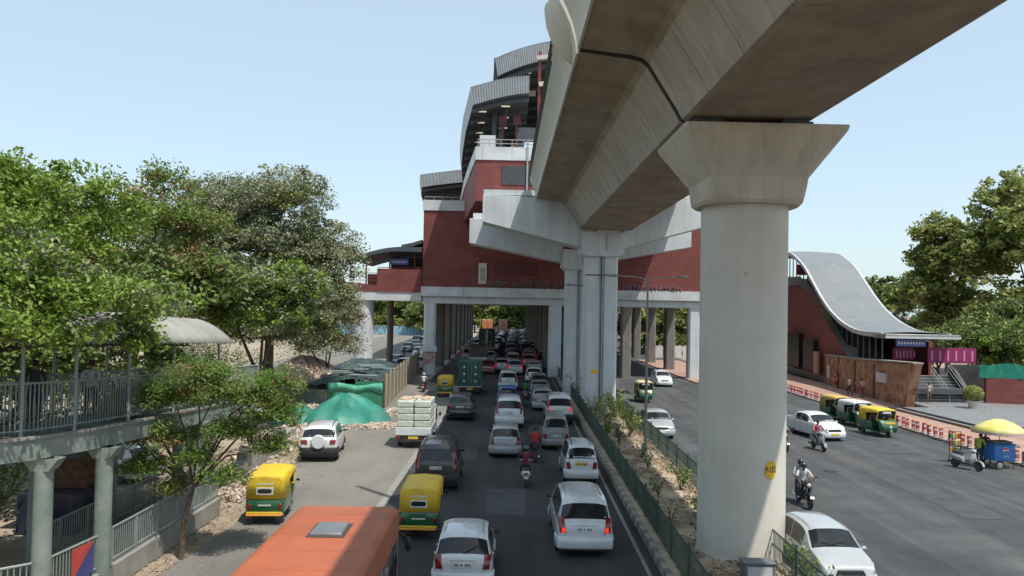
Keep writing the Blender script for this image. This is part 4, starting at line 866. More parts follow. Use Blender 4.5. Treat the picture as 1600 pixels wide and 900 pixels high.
# ------------------------------------------------------------------ station piers with outrigger arms
def outrigger(label, Y, xc, hw, xl, xr, ztop, zl, zcap, plate_=False):
    t = thing('station_pier', label, 'pier', (xc,Y,0))
    b = MB()
    for s in (-1,1):
        cx = xc+s*(hw/2+.012); h2 = hw/2-.02
        b.loft([[(cx+x*h2, Y+y*1.1, z) for x,y in ((-1,-.8),(-.72,-1),(.72,-1),(1,-.8),(1,.8),(.72,1),(-.72,1),(-1,.8))] for z in (0,zcap)])
    b.build('column', PALE, t, world=True, smooth=0)
    b = MB(); b.prism([(xc-hw-.35,zcap+.25),(xc-hw-.1,zcap),(xc+hw+.1,zcap),(xc+hw+.35,zcap+.25),(xc+hw+.35,zcap+1.7),(xc-hw-.35,zcap+1.7)], 'y', Y-1.45, Y+1.45); b.build('cap', PALE, t, world=True, smooth=0, bevel=.03)
    for s, xe in ((-1,xl),(1,xr)):
        b = MB(); xi = xc+s*(hw+.3); poly = [(xi,zcap+.6),(xi,ztop-.15),(xe,ztop),(xe,zl)]
        b.prism(poly if s > 0 else poly[::-1], 'y', Y-1.15, Y+1.15); b.build('arm', PALE, t, world=True, smooth=0, bevel=.03)
    b = MB(); b.tube([(xc+.02,Y-1.16,.3),(xc+.02,Y-1.16,zcap+.1),(xc+.3,Y-1.5,zcap+.5),(xc+.3,Y-1.5,zcap+1.6)], .05, 6); b.build('drain_pipe', STEEL, t, world=True)
    b = MB(); b.box(xc-hw-.04,xc+hw+.04,Y-1.14,Y-1.09,zcap-1.35,zcap-1.27); b.build('cable_band', DARKMET, t, world=True)
    if plate_:
        fn = lambda u,v,off: (xc-.45+u, Y-1.1-off, v)
        q = plate(t, 0, 3.2, .24, .17, fn, YPL, 'number_plate')
    return t
outrigger('tall pale twin-column pier with white outrigger arms where the viaduct meets the station', 57.4, 6.75, 1.15, -1.75, 14.2, 15.5, 13.6, 11.3, True)
outrigger('shaded pale outrigger pier standing just behind the front twin-column pier', 69.0, 6.2, 1.1, -3.2, 15.7, 15.1, 13.0, 10.9)
# ------------------------------------------------------------------ the station
st = thing('metro_station', 'red clad elevated station spanning the road with stepped curved grey roofs', 'station', (6.3,88,0))
def P_(name, b, m, parent=st, **k):
    return b.build(name, m, parent, world=True, **k)
SY0, SY1, SX0, SX1 = 88.0, 192.0, -9.2, 21.9
b = MB(); b.box(SX0,SX1,SY0,SY1,8.72,18.1); P_('concourse_wall', b, REDW, smooth=0)
b = MB(); b.box(SX0-.12,SX1+.12,SY0-.14,SY0-.003,8.66,9.7); b.box(SX0-.12,SX0-.003,SY0,SY1,8.66,9.7); P_('fascia_band', b, PARA, smooth=0, bevel=.02)
b = MB(); b.box(SX0-.1,SX1+.1,SY0-.12,SY0+.12,18.1,19.25); b.box(SX0-.1,SX0+.12,SY0+.12,SY1,18.1,19.25); P_('concourse_parapet', b, PARA, smooth=0)
b = MB()
for y in np.arange(SY0+.25, SY1, 12.8): b.box(SX0+.05,SX1-.05,y,y+1.3,7.9,8.72)
split(P_('cross_beam', b, PALE, smooth=0))
b = MB(); b.box(-1.4,3.4,SY0-.05,SY0-.001,11.1,12.6); P_('recessed_panel', b, mat('dark_red_panel', (.10,.022,.02), .6), smooth=0)
b = MB(); b.box(-3.05,-2.15,SY0-.16,SY0-.05,10.1,12.4); e_ = P_('emblem_board', b, mat('board_cream', (.52,.48,.40), .6), smooth=0, bevel=.02)
b = MB(); b.lathe([(.30,-.01),(.30,.02)], 18, (-2.6,SY0-.17,11.6), 'y'); b.box(-2.85,-2.35,SY0-.175,SY0-.165,10.5,11.32); P_('emblem', b, mat('emblem_grey', (.32,.29,.25), .6), e_)
DIMC = streaked('shaded_column_concrete', (.17,.16,.145), (.22,.21,.19), (.10,.09,.08), (1.5,1.5,.15), .5)  # darker copy of the pale concrete, underpass shade put into its colour
for i, y in enumerate(np.arange(SY0+.95, SY1, 12.8)):
    for x, rx in ((-8.35,.66),(5.5,.7),(13.4,.55),(20.9,.62)):
        b = MB(); b.loft([[(x+rx*sx*k, y+.66*sy*q, z) for sx,k,sy,q in ((-1,1,-1,.7),(-1,.7,-1,1),(1,.7,-1,1),(1,1,-1,.7),(1,1,1,.7),(1,.7,1,1),(-1,.7,1,1),(-1,1,1,.7))] for z in (0,7.95)])
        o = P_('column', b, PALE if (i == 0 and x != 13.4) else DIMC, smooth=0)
        if i == 0 and x < 0:
            b = MB(); b.box(x-.95,x+.85,y-.80,y-.70,2.55,3.15); P_('notice_board', b, mat('notice_grey', (.50,.52,.52), .6), o)
            b = MB(); b.box(x-.67,x+.67,y-.675,y-.66,1.2,2.5); P_('poster', b, mat('poster_faded', (.42,.27,.25), .7, 0, .5, 2.5), o)
# signs on the front wall
LET = mat('sign_letters', (.17,.135,.15), .5)
letters('जसोला अपोलो मेट्रो स्टेशन', .95, lambda x,y,z: (2.6+x, SY0-.16-z, 10.05+y), LET, st, 'station_name_lettering', ext=.05)
letters('METRO STATION', .85, lambda x,y,z: (16.1+x, SY0-.16-z, 9.98+y), LET, st, 'station_name_lettering', ext=.05)
# platform block
pl = [(70,-2.8),(78,-3.7),(88,-4.75),(104,-6.1),(192,-6.1)]
mx_ = lambda x: 12.6-x
def band(off, z0, z1, m, name, th=None, ys=pl):
    b = MB(); L1 = [(x-off,y) for y,x in ys]; R1 = [(mx_(x)+off,y) for y,x in ys]
    poly = L1+R1[::-1]; poly[0] = (poly[0][0], poly[0][1]-off); poly[-1] = (poly[-1][0], poly[-1][1]-off)
    b.prism(poly, 'z', z0, z1); return P_(name, b, m, smooth=0)
band(0, 16.9, 20.5, REDW, 'platform_wall'); band(.10, 20.5, 21.65, PARA, 'platform_parapet')
b = MB(); b.box(-1.7,14.3,56.4,70,15.52,15.9); b.box(-3.0,15.6,70.01,88,15.12,15.8); P_('platform_deck', b, PALE, smooth=0)
b = MB(); b.box(-2.2,14.8,70.0,87.9,15.8,16.9); P_('deck_edge_beam', b, REDW, smooth=0)
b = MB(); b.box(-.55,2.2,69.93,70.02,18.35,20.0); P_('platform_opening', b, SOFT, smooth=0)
b = MB()
for z in (21.95,22.3): b.tube([(-2.75,69.95,z),(3,69.95,z)], .035, 6)
for x in np.arange(-2.7,3,1.0): b.tube([(x,69.95,21.6),(x,69.95,22.3)], .03, 6)
b.tube([(-9.1,88,19.6),(-5,88,19.6)], .035, 6)
for x in np.arange(-9.1,-4.9,1.0): b.tube([(x,88,19.2),(x,88,19.6)], .03, 6)
P_('handrail', b, STEEL)
b = MB(); b.box(-2.6,-1.2,71.0,73,21.6,22.9); P_('equipment_box', b, PARA, smooth=0)
# roofs
def roof(path, crown, dep, name_i):
    rows_o, rows_i = [], []; n = 26
    for y, xl, h in path:
        ro, ri = [], []
        for i in range(n+1):
            u = -1+2*i/n; x = 6.3+u*(6.3-xl); z = h+crown*(1-u*u)
            ro.append((x,y,z)); ri.append((6.3+u*(6.3-xl-.25),y,z-dep))
        rows_o.append(ro); rows_i.append(ri)
    b = MB(); b.grid(rows_o); b.grid([[r[0] for r in rows_o],[r[0] for r in rows_i]]); b.grid([[r[-1] for r in rows_o],[r[-1] for r in rows_i]]); b.grid([rows_o[-1], rows_i[-1]])
    o = P_('roof', b, ROOFM, smooth=40)
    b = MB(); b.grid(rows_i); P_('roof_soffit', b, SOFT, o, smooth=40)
    b = MB(); N = 80                                    # corrugated front edge
    y, xl, h = path[0]; r0, r1 = [], []
    for i in range(N*4+1):
        u = -1+2*i/(N*4); x = 6.3+u*(6.3-xl); z = h+crown*(1-u*u); dy = (.0,.06,.06,0)[i%4]-.02
        r0.append((x,y+dy,z+.02)); r1.append((6.3+u*(6.3-xl-.25),y+dy,z-dep-.03))
    b.grid([r0,r1]); P_('roof_edge_cladding', b, ROOFM, o, smooth=0, recalc=False)
    b = MB(); rg = random.Random(name_i)
    y0, y1 = path[0][0], path[-1][0]
    for y in np.arange(y0+2.2, min(y1, y0+32), 3.4):
        f = (y-y0)/(y1-y0); xl = path[0][1]+(path[-1][1]-path[0][1])*f; h = path[0][2]+(path[-1][2]-path[0][2])*f
        for u in (-.86,-.62,-.38,-.15):
            x = 6.3+u*(6.3-xl); z = h+crown*(1-u*u)-dep-.12; b.box(x-.45,x+.45,y-.1,y+.1,z-.05,z+.03)
    split(P_('strip_lamp', b, LAMPW, o, smooth=0))
    for y in np.arange(y0+1, min(y1, y0+34), 3.4):
        f = (y-y0)/(y1-y0); xl = path[0][1]+(path[-1][1]-path[0][1])*f; h = path[0][2]+(path[-1][2]-path[0][2])*f
        pts = [(6.3+u*(6.0-xl), y, h+crown*(1-u*u)-dep-.3) for u in np.linspace(-1,1,15)]
        b = MB(); b.loft([[(p[0],p[1]+dy,p[2]+dz) for dy,dz in ((-.11,-.22),(.11,-.22),(.11,.22),(-.11,.22))] for p in pts]); P_('roof_rib', b, DARKST, o, smooth=0)
    return o
def canopy(sgn, name_i):           # side canopy over one platform, rising towards the tracks
    path = [(70,-3.45,26.9),(78,-4.5,26.2),(86,-5.2,25.9),(92,-5.65,25.6),(98,-5.9,25.1),(104,-5.9,24.6)]; dep = 1.55
    X = lambda x: x if sgn < 0 else 12.6-x
    def row(y, xl, h, dz=0, n=12): return [(X(xl+(1.7-xl)*i/n), y, h+dz+1.15*math.sin(i/n*math.pi/2*.9)) for i in range(n+1)]
    ro = [row(*p) for p in path]; ri = [row(p[0],p[1]+.25,p[2],-dep) for p in path]
    b = MB(); b.grid(ro); b.grid([[r[0] for r in ro],[r[0] for r in ri]]); b.grid([[r[-1] for r in ro],[r[-1] for r in ri]]); b.grid([ro[-1],ri[-1]]); o = P_('roof', b, ROOFM, smooth=40)
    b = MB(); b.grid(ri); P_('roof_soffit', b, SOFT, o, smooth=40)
    a = row(70,-3.45,26.9,.02,88); c = row(70,-3.2,26.9,-dep-.03,88)
    b = MB(); b.grid([[(x,y+(.04 if i%4 in (1,2) else -.03),z) for i,(x,y,z) in enumerate(r)] for r in (a,c)]); P_('roof_edge_cladding', b, ROOFM, o, smooth=0, recalc=False)
    b = MB()
    for k, y in enumerate(np.arange(72.5,103,3.4)):
        f = (y-70)/34; xl = -3.45-2.45*min(1,f*1.3); h = 26.9-2.3*f
        for q in (.22,.62): x = X(xl+(1.7-xl)*q); b.box(x-.4,x+.4,y-.1,y+.1,h+1.15*math.sin(q*1.41)-dep-.2,h+1.15*math.sin(q*1.41)-dep-.12)
    split(P_('strip_lamp', b, LAMPW, o, smooth=0))
    for y in np.arange(71,103,3.4):
        f = (y-70)/34; xl = -3.2-2.45*min(1,f*1.3); h = 26.9-2.3*f; b = MB()
        b.loft([[(x,y+dy,z-dep-.25+dz) for dy,dz in ((-.1,-.2),(.1,-.2),(.1,.2),(-.1,.2))] for x,_,z in row(y,xl,h)]); P_('roof_rib', b, DARKST, o, smooth=0)
canopy(-1, 2); canopy(1, 4)
roof([(72.5,-1.35,30.3),(88,-2.2,29.8),(104,-2.6,29.4)], 1.9, 1.6, 1)
roof([(105,-11.6,24.8),(112,-12.4,24.7),(125,-13.2,24.4),(150,-13.5,24.2),(190,-13.5,24.2)], 1.5, 1.6, 3)
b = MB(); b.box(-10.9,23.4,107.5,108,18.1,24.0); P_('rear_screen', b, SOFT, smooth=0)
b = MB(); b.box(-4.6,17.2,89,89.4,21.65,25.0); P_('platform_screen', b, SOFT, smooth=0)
for y in (73.5,82,91):
    for sx in (-1,1):
        b = MB(); b.bar((6.3+sx*7.7,y,21.6),(6.3+sx*7.6,y,30.6),.3,.4); P_('roof_post', b, DARKST, smooth=0)
        b = MB(); b.bar((6.3+sx*7.4,y,21.6),(6.3+sx*6.1,y,28.4),.3,.4); P_('roof_post', b, DARKST, smooth=0)
        b = MB(); b.bar((6.3+sx*7.6,y+.5,28.0),(6.3+sx*4.4,y+.5,31.0),.25,.3); P_('roof_brace', b, DARKST, smooth=0)
CRM = mat('cream_steel', (.50,.45,.36), .6)
for z, x0, x1 in ((18.9,2.6,3.9),(20.4,2.4,4.0),(22.4,2.3,4.1),(24.6,2.2,4.1),(26.6,2.0,4.1)):
    b = MB(); b.bar((x0,60.5,z),(x1,60.5,z+.35),.3,.3); P_('service_beam', b, CRM, smooth=0)
for x in (2.25,3.3):
    b = MB(); b.bar((x,60.7,15.9),(x,60.7,27.2),.2,.2); P_('service_post', b, CRM if x > 3 else REDST, smooth=0)
for k, (x0,x1,z) in enumerate(((-.9,.6,28.6),(1.2,2.6,28.9),(-2.2,-1.0,24.0),(.2,1.4,23.3))):
    b = MB(); b.box(x0,x1,80,80.2,z,z+.55); P_('lit_sign_panel', b, mat('pale_sign', (.62,.57,.45), .6), smooth=0)
for x in (-.6,.7):
    b = MB(); b.box(x-.35,x+.35,72.2,72.35,24.1,25.0); b.box(x-.15,x+.1,72.2,72.3,21.7,24.1); P_('exit_sign_box', b, mat('dull_red_panel', (.10,.022,.026), .6), smooth=0, bevel=.05)
b = MB(); b.box(.6,2.4,72.5,73.6,22.9,24.0); P_('hanging_cabinet', b, DARKST, smooth=0)
b = MB(); b.box(1.6,1.75,69.8,69.95,17.0,22.2); P_('service_pipe', b, STEEL)
# ------------------------------------------------------------------ left wing of the station
lw = thing('station_wing', 'lower red walkway wing left of the station with a dark curved roof', 'station wing', (-13,88,0))
def Q_(name, b, m, **k): o = b.build(name, m, lw, world=True, **k); return o
b = MB(); b.box(-17.2,-9.33,88.4,100,8.1,9.05); Q_('deck', b, PARA, smooth=0)
b = MB(); b.box(-14.25,-9.34,88.3,88.6,9.05,11.6); b.box(-17.2,-9.34,99.6,100,9.05,11.4); split(Q_('parapet_wall', b, REDW, smooth=0))
b = MB(); b.prism([(-17.4,9.05),(-14.26,9.05),(-14.26,9.75),(-16.2,9.95),(-17.4,9.95)], 'y', 88.35, 88.62); Q_('low_parapet', b, REDW, smooth=0)
b = MB()
for z in (10.3,10.7,11.1): b.tube([(-17.3,88.5,z),(-14.3,88.5,z)], .03, 5)
for x in np.arange(-17.3,-14.2,.25): b.tube([(x,88.5,9.9),(x,88.5,11.15)], .02, 4)
b.tube([(-14.2,88.4,11.75),(-9.4,88.4,11.75)], .04, 6)
Q_('railing', b, REDST)
b = MB(); ro, ri = [], []
for i in range(21):
    u = i/20; x = -16.9+7.6*u; z = 12.75+1.25*math.sin(min(1,u*1.35)*math.pi/2); ro.append((x,z)); ri.append((x,z-.55+.2*(1-u)))
b.prism(ro+ri[::-1], 'y', 87.6, 101); Q_('roof', b, DARKST, smooth=30)
b = MB(); b.prism([(-11.6,14.25),(-10.4,14.5),(-9.35,14.85),(-9.35,14.45),(-10.4,14.1),(-11.6,13.95)], 'y', 88, 100); Q_('upper_roof', b, DARKST, smooth=0)
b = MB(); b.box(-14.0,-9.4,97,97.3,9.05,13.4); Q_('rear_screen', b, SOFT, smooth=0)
b = MB(); b.box(-13.0,-10.9,88.9,89.0,12.1,12.75); bs = Q_('direction_sign', b, mat('sign_blue', (.07,.09,.30), .5), smooth=0)
b = MB()
for i in range(7): b.box(-12.7+i*.24,-12.58+i*.24,88.86,88.9,12.3,12.5)
Q_('sign_lettering', b, STRIP, smooth=0)
b = MB()
for x in (-15.6,-13,-10.2): b.tube([(x,89.2,9.0),(x,89.2,13.4)], .09, 8)
split(Q_('post', b, REDST)); b = MB(); b.bar((-15.8,88.9,12.2),(-13.2,88.9,13.1),.15,.2); Q_('brace', b, REDST)
for x, y, r, m in ((-15.75,89.6,1.0,PALE),(-13.75,96,.38,mat('brown_column', (.13,.10,.09), .7))):
    b = MB(); b.tube([(x,y,0),(x,y,8.1)], r, 32 if r > .5 else 14); Q_('column', b, m, smooth=40)

# the viaduct goes on beyond the station
via2, via = via, thing('metro_viaduct', 'far stretch of the concrete viaduct seen sunlit through the underpass beyond the station', 'viaduct', (6.95,225,13.15))
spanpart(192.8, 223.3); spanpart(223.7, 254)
t = thing('bridge_pier', 'pale round viaduct pier standing in the sun at the far end of the underpass', 'pier', (6.9,204,0))
b = MB(); b.tube([(6.9,204,0),(6.9,204,11)], 1.3, 32); b.build('column', CONCP, t, world=True); b = MB(); b.loft([[(6.9+x*h,204+y*h*.9,z) for x,y in ((-1,-1),(1,-1),(1,1),(-1,1))] for h,z in ((1.4,10.8),(2.3,12.6),(2.3,13.0))]); b.build('cap', CONCP, t, world=True, smooth=0)
via = via2
# ------------------------------------------------------------------ median fences
FGRN = mat('fence_green', (.045,.085,.065), .55, .1, .15, 3, dirt=.5, dirtcol=(.16,.14,.11)); RUSTY = mat('rusty_rail', (.10,.075,.06), .7, dirt=.3)
def panel_mesh(n=22, L=2.4):
    b = MB()
    for z in (.08,.62,1.02): b.box(-.015,.015,0,L,z-.02,z+.02)
    for i in range(n): y = (i+.5)*L/n; b.box(-.008,.008,y-.009,y+.009,.02,1.06)
    return b
def median_fence(name, label, xf, ranges):
    t = thing(name, label, 'fence', (xf(40),40,.2), 0)
    pm = pp = None; nposts = 0
    for a, c in ranges:
        y = a
        while y < c-.1:
            x0, x1 = xf(y), xf(y+2.4)
            if pm is None:
                pm = panel_mesh().build('fence_panel', FGRN, t, smooth=0)
                q = MB(); q.box(-.03,.03,-.03,.03,-.1,1.14); q.box(-.04,.04,-.04,.04,1.14,1.17); pp = q.build('post', FGRN, t, smooth=0)
                o, p = pm, pp
            else:
                o = pm.copy(); C.objects.link(o); p = pp.copy(); C.objects.link(p)
            o.location = (x0-t.location.x, y-t.location.y, 0); o.rotation_euler = (0,0,-math.atan2(x1-x0, 2.4)); p.location = o.location
            y += 2.4
    return t
median_fence('median_fence', 'dark green railing along the left edge of the sandy median beside the traffic queue', lambda y: 5.02+.0125*(y-19), [(12,132)])
median_fence('median_fence', 'dark green railing along the right edge of the sandy median beside the open road', lambda y: 7.97+.014*(y-24), [(12,22.4),(25.6,120)])
# ------------------------------------------------------------------ lamp post
lp = thing('street_lamp', 'tall slender double-arm lamp post standing in the sandy median', 'street lamp', (7.24,40.8,.2))
b = MB(); b.tube([(0,0,0),(0,0,.5),(0,0,9.0)], [.10,.085,.05], 10); b.tube([(0,0,0),(0,0,.45)], .14, 10); b.build('pole', mat('lamp_pole', (.19,.19,.175), .6, .2, dirt=.3), lp)
for s in (1,-1):
    b = MB(); b.tube([(0,0,8.85),(s*.35,0,9.05),(s*1.5,0,9.12)], .028, 6); a_ = b.build('arm', mat('lamp_arm', (.30,.30,.27), .5), lp)
    b = MB(); b.ball((s*1.75,0,9.12), (.32,.12,.07)); b.build('lamp_head', STEEL, a_)
# ------------------------------------------------------------------ bollards
BRED = mat('bollard_red', (.40,.06,.045), .65, dirt=.5, dirtcol=(.42,.30,.26), world=True); BWHT = mat('bollard_white', (.62,.55,.52), .6, dirt=.3)
bo = thing('bollard', 'short red and white bollard in the long row along the pavement kerb', 'bollard', (0,0,0), 0, 'bollards along the pavement kerb')
b = MB(); b.box(-.10,.10,-.10,.10,0,.66); b.build('post', BRED, bo, bevel=.025)
b = MB(); b.box(-.104,.104,-.104,.104,.12,.20); b.box(-.104,.104,-.104,.104,.42,.52); b.box(-.16,.16,-.16,.16,0,.05); b.build('white_band', BWHT, bo, smooth=0)
rgb = random.Random(4); trb = snap(bo); bx = lambda y: 26.66+.016*(y-50)
for i in range(72):
    y = 40.6+i*.72
    if i == 0: bo.location = (bx(y), y, .12); continue
    q_ = dup(trb, (bx(y)+rgb.uniform(-.06,.06), y+rgb.uniform(-.09,.09), .12), rgb.uniform(-.35,.35), None, 'bollards along the pavement kerb'); q_.rotation_euler = (rgb.gauss(0,.035), rgb.gauss(0,.035), rgb.uniform(-.35,.35))
# ------------------------------------------------------------------ entrance pavilion on the right
REDB = tiles('shaded_red_cladding', (.165,.042,.033), (.20,.052,.042), (.08,.025,.02), .9, .3, .014)  # red cladding copied darker and browner, with the wall's shade in its colour
GRAN2 = mat('black_granite', (.045,.046,.05), .35, dirt=.2)
MURAL = mat('mural_stone', (.17,.065,.04), .8, 0, 0, 1.3, bump=.6, bscale=5, col2=(.42,.27,.15), world=True, dirt=.4, dirtcol=(.16,.10,.07)); PINK = mat('pink_banner', (.24,.02,.095), .6, 0, .15, 1.5); SILVR = None
def ribbed(name, col):
    m = mat(name, col, .38, .25, .08, .6, dirt=.2); n = m.node_tree; P = n.nodes['Principled BSDF']
    return m
SROOF = ribbed('pavilion_roof', (.25,.262,.262))
EK = .08; EX = lambda y, off=0: 32.6+EK*(y-64)+off
en = thing('station_entrance', 'red station entrance with a silver wave-shaped roof sweeping down to the stairs', 'station entrance', (32.6,64,0))
def E_(name, b, m, parent=en, **k): return b.build(name, m, parent, world=True, **k)
prof = pchip([(70,5.95),(73,5.93),(76,6.05),(79.6,6.6),(83.5,7.75),(86.7,9.2),(90.2,11.2),(93,12.8),(95.6,13.9),(99.5,15.0),(104,15.4),(112,15.4)])
W_ = 6.0
ys = np.arange(70,112.01,.5)
def roofrow(y, dz):
    n = 40; return [(EX(y, .0)+W_*j/n, y, prof(y)+dz+(.045 if j % 2 else 0)*(1 if dz == 0 else 0)+.12*math.sin(math.pi*j/n)) for j in range(n+1)]
b = MB(); b.grid([roofrow(y,0) for y in ys]); rf = E_('roof', b, SROOF, recalc=False, smooth=20)
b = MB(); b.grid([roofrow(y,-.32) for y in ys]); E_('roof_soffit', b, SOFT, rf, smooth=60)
b = MB()
for x_ in (0, W_):
    b.loft([[(EX(y)+x_-.12,y,prof(y)-.34),(EX(y)+x_+.12,y,prof(y)-.34),(EX(y)+x_+.12,y,prof(y)+.07),(EX(y)+x_-.12,y,prof(y)+.07)] for y in ys])
E_('roof_edge_trim', b, mat('pavilion_trim', (.50,.52,.53), .4, .2), rf, smooth=40)
b = MB(); b.box(EX(70)-.15,EX(70)+W_+.35,69.0,71.4,5.52,5.93); cnp = E_('front_canopy', b, SROOF, bevel=.04)
b = MB(); b.box(EX(70)-.18,EX(70)+W_+.38,68.96,69.03,5.56,5.72); E_('canopy_trim', b, mat('pavilion_trim', (.62,.64,.65)), cnp, smooth=0)
# outer walls: mural wall, sloping balustrade wall, back block
b = MB()
ya, yb = 64.2, 84.5
rows = []
for y, zt, out in ((ya-1.5,3.75,0),(ya,3.65,0),(75,3.35,0),(yb,3.15,0)):
    lean = 0
    rows.append([(EX(y)-.35,y if y>ya-1 else ya,0),(EX(y)+.35,y if y>ya-1 else ya,0),(EX(y)+.35,y,zt),(EX(y)-.35,y,zt)])
b.loft(rows); mw = E_('mural_wall', b, MURAL, smooth=0, bevel=.04)
b = MB(); b.loft([[(EX(y)-.42,y,zt-.02),(EX(y)+.42,y,zt-.02),(EX(y)+.42,y,zt+.10),(EX(y)-.42,y,zt+.10)] for y,zt in ((ya-1.5,3.78),(75,3.37),(yb,3.17))]); E_('coping', b, KERBM, mw, smooth=0)
b = MB(); b.box(EX(68)-.45,EX(68)-.34,68.0,69.9,1.75,2.55); E_('wall_plaque', b, mat('plaque', (.42,.44,.47), .5), mw, bevel=.01)
b = MB()
for y in (70.8,75.6,80.2): b.box(EX(y)-.43,EX(y)-.335,y-.16,y+.16,.05,3.2)
split(E_('wall_pier', b, mat('dark_red_stone', (.12,.045,.035), .7), mw, smooth=0))
b = MB(); rg = random.Random(5)
for i in range(90):
    y = rg.uniform(ya+.3,yb-.4); z = rg.uniform(.5,2.8); b.ball((EX(y)-.36,y,z),(rg.uniform(.03,.07),rg.uniform(.12,.35),rg.uniform(.12,.45)),0,7,5)
E_('relief_figures', b, MURAL, mw, smooth=60)
b = MB()     # solid red wall under the escalator
top = [(84.5,3.2),(78.6,3.45),(80,4.2),(84,6.2),(88,8.3),(92,10.0),(96,10.9),(112,11.0)]
b.prism([(y,z) for y,z in [(84.5,0),(112,0),(112,11.0),(96,10.9),(92,9.9),(88,8.1),(84.5,6.3),(80.5,4.1),(79,3.3),(84.5,3.2)]], 'x', 33.95, 34.35)
b.v = [(x+EK*(y-78.6),y,z) for x,y,z in b.v]; ew = E_('escalator_wall', b, REDB, smooth=0)
b = MB(); b.prism([(84.6,.1),(111,.1),(111,.9),(84.6,.9)], 'x', 33.80, 33.94); b.v = [(x+EK*(y-78.6),y,z) for x,y,z in b.v]; E_('plinth', b, GRAN2, ew, smooth=0)
b = MB()     # dark recess openings and ticket window surround
for y0_, y1_, z0, z1 in ((88.5,91.5,1.2,4.6),(94,98.5,1.2,5.2)): b.box(EX(y0_)-.08-.35,EX(y1_)-.0,y0_,y1_,z0,z1)
_wo = E_('wall_opening', b, mat('deep_opening', (.012,.012,.014), .4), ew, smooth=0); split(_wo)
b = MB(); b.box(EX(87)-.5,EX(87)-.25,86.8,87.9,1.0,3.4); E_('ticket_window_frame', b, mat('salmon_stone', (.42,.22,.17), .7), ew, bevel=.02)
b = MB(); b.box(EX(84)-.52,EX(84)-.36,83.0,83.4,.9,2.2); E_('notice_strip', b, BWHT, ew)
b = MB(); b.ball((EX(80)-.55,80.4,1.0),(.25,.55,.55),0,12,8); E_('red_drum_sign', b, RED, ew)
b = MB()     # glazed balustrade following the slope, on the road side
gl = [(y,prof(y)-.6) for y in (70,74,77,80,83,86,89,92,95)]
for y in np.arange(70.6,111,1.5):
    zt = prof(y)-.35; zb = 3.2 if y < 79 else min(10.8, 3.3+(y-79)*.52)
    if zt-zb > .1: b.box(EX(y)+.2,EX(y)+.3,y-.05,y+.05,zb,zt)
split(E_('roof_column', b, DARKST, smooth=0))
b = MB(); b.loft([[(EX(y)+.05,y,z),(EX(y)+.15,y,z),(EX(y)+.15,y,z+1.1),(EX(y)+.05,y,z+1.1)] for y,z in ((76.5,3.3),(79,3.4),(84.5,6.3),(88,8.1),(92,9.9),(96,10.9),(111,11))]); E_('escalator_balustrade', b, mat('tinted_balustrade', (.025,.035,.045), .15), smooth=0)
b = MB(); b.loft([[(EX(y)+5.9,y,0),(EX(y)+6.3,y,0),(EX(y)+6.3,y,prof(y)-.8),(EX(y)+5.9,y,prof(y)-.8)] for y in np.arange(74,111.5,1)]); E_('rear_wall', b, REDW, smooth=0)
b = MB(); b.loft([[(EX(y)+.5,y,z-.4),(EX(y)+5.8,y,z-.4),(EX(y)+5.8,y,z),(EX(y)+.5,y,z)] for y,z in ((66,1.5),(77,1.55),(79,2.5),(96,10.0),(111,10.2))]); E_('escalator_ramp', b, DARKST, smooth=0)
b = MB(); b.box(EX(96)+1,EX(96)+4.5,99,99.2,12.3,13.6); E_('red_banner', b, mat('red_banner', (.5,.03,.04), .6), smooth=0)
b = MB(); b.box(EX(70)+1.0,EX(70)+3.6,69.5,69.62,4.85,5.48); sg = E_('entrance_sign', b, mat('sign_blue', (.07,.09,.30)), smooth=0)
b = MB()
for i in range(9): b.box(EX(70)+1.15+i*.26,EX(70)+1.3+i*.26,69.46,69.5,5.05,5.25)
E_('sign_lettering', b, STRIP, sg, smooth=0)
for k, (x0, x1, y, z0, z1) in enumerate(((EX(70)+2.4,EX(70)+4.3,73,3.5,4.6),(EX(68)+4.5,EX(68)+8.8,70.6,3.40,4.75))):
    b = MB(); b.box(x0,x1,y,y+.06,z0,z1); bn = E_('pink_hoarding', b, PINK, smooth=0)
    b = MB()
    for i in range(6): b.box(x0+.3+i*(x1-x0)/6,x0+.45+i*(x1-x0)/6,y-.02,y-.005,z0+.2,z1-.25)
    E_('hoarding_motif', b, mat('pink_pale', (.62,.22,.38), .6), bn, smooth=0)
# steps
b = MB()
for i in range(9): b.box(EX(63)+1.6,EX(63)+6.0,66.4+i*.32,66.4+9*.32,.42+i*.22,.42+(i+1)*.22)
b.v = [(x,y,z) for x,y,z in b.v]
sp_ = E_('entrance_steps', b, mat('dark_step_granite', (.085,.088,.092), .5, 0, .2, 3, dirt=.2), smooth=0)
b = MB()
for i in range(9): b.box(EX(63)+1.62,EX(63)+5.98,66.4+i*.32-.012,66.4+i*.32+.05,.42+(i+1)*.22-.03,.42+(i+1)*.22+.006)
E_('step_nosing', b, mat('pale_nosing', (.34,.35,.35), .5), sp_, smooth=0)
b = MB(); b.box(EX(63)+6.28,EX(63)+9.6,69.4,69.8,.12,3.35); b.prism([(66.3,.12),(69.4,.12),(69.4,3.35),(68.4,2.9),(66.3,1.2)], 'x', EX(63)+6.02, EX(63)+6.3); E_('dark_side_wall', b, GRAN2 if 'GRAN2' in globals() else mat('black_granite', (.045,.046,.05), .35, dirt=.2), smooth=0)
b = MB()
for x in (EX(63)+1.75,EX(63)+4.4,EX(63)+5.85):
    b = MB(); b.tube([(x,66.2,.3),(x,66.2,1.35),(x,69.1,3.3),(x,69.1,2.3)], .035, 6); b.tube([(x,66.2,.95),(x,69.1,2.9)], .025, 6); E_('handrail', b, STEEL)
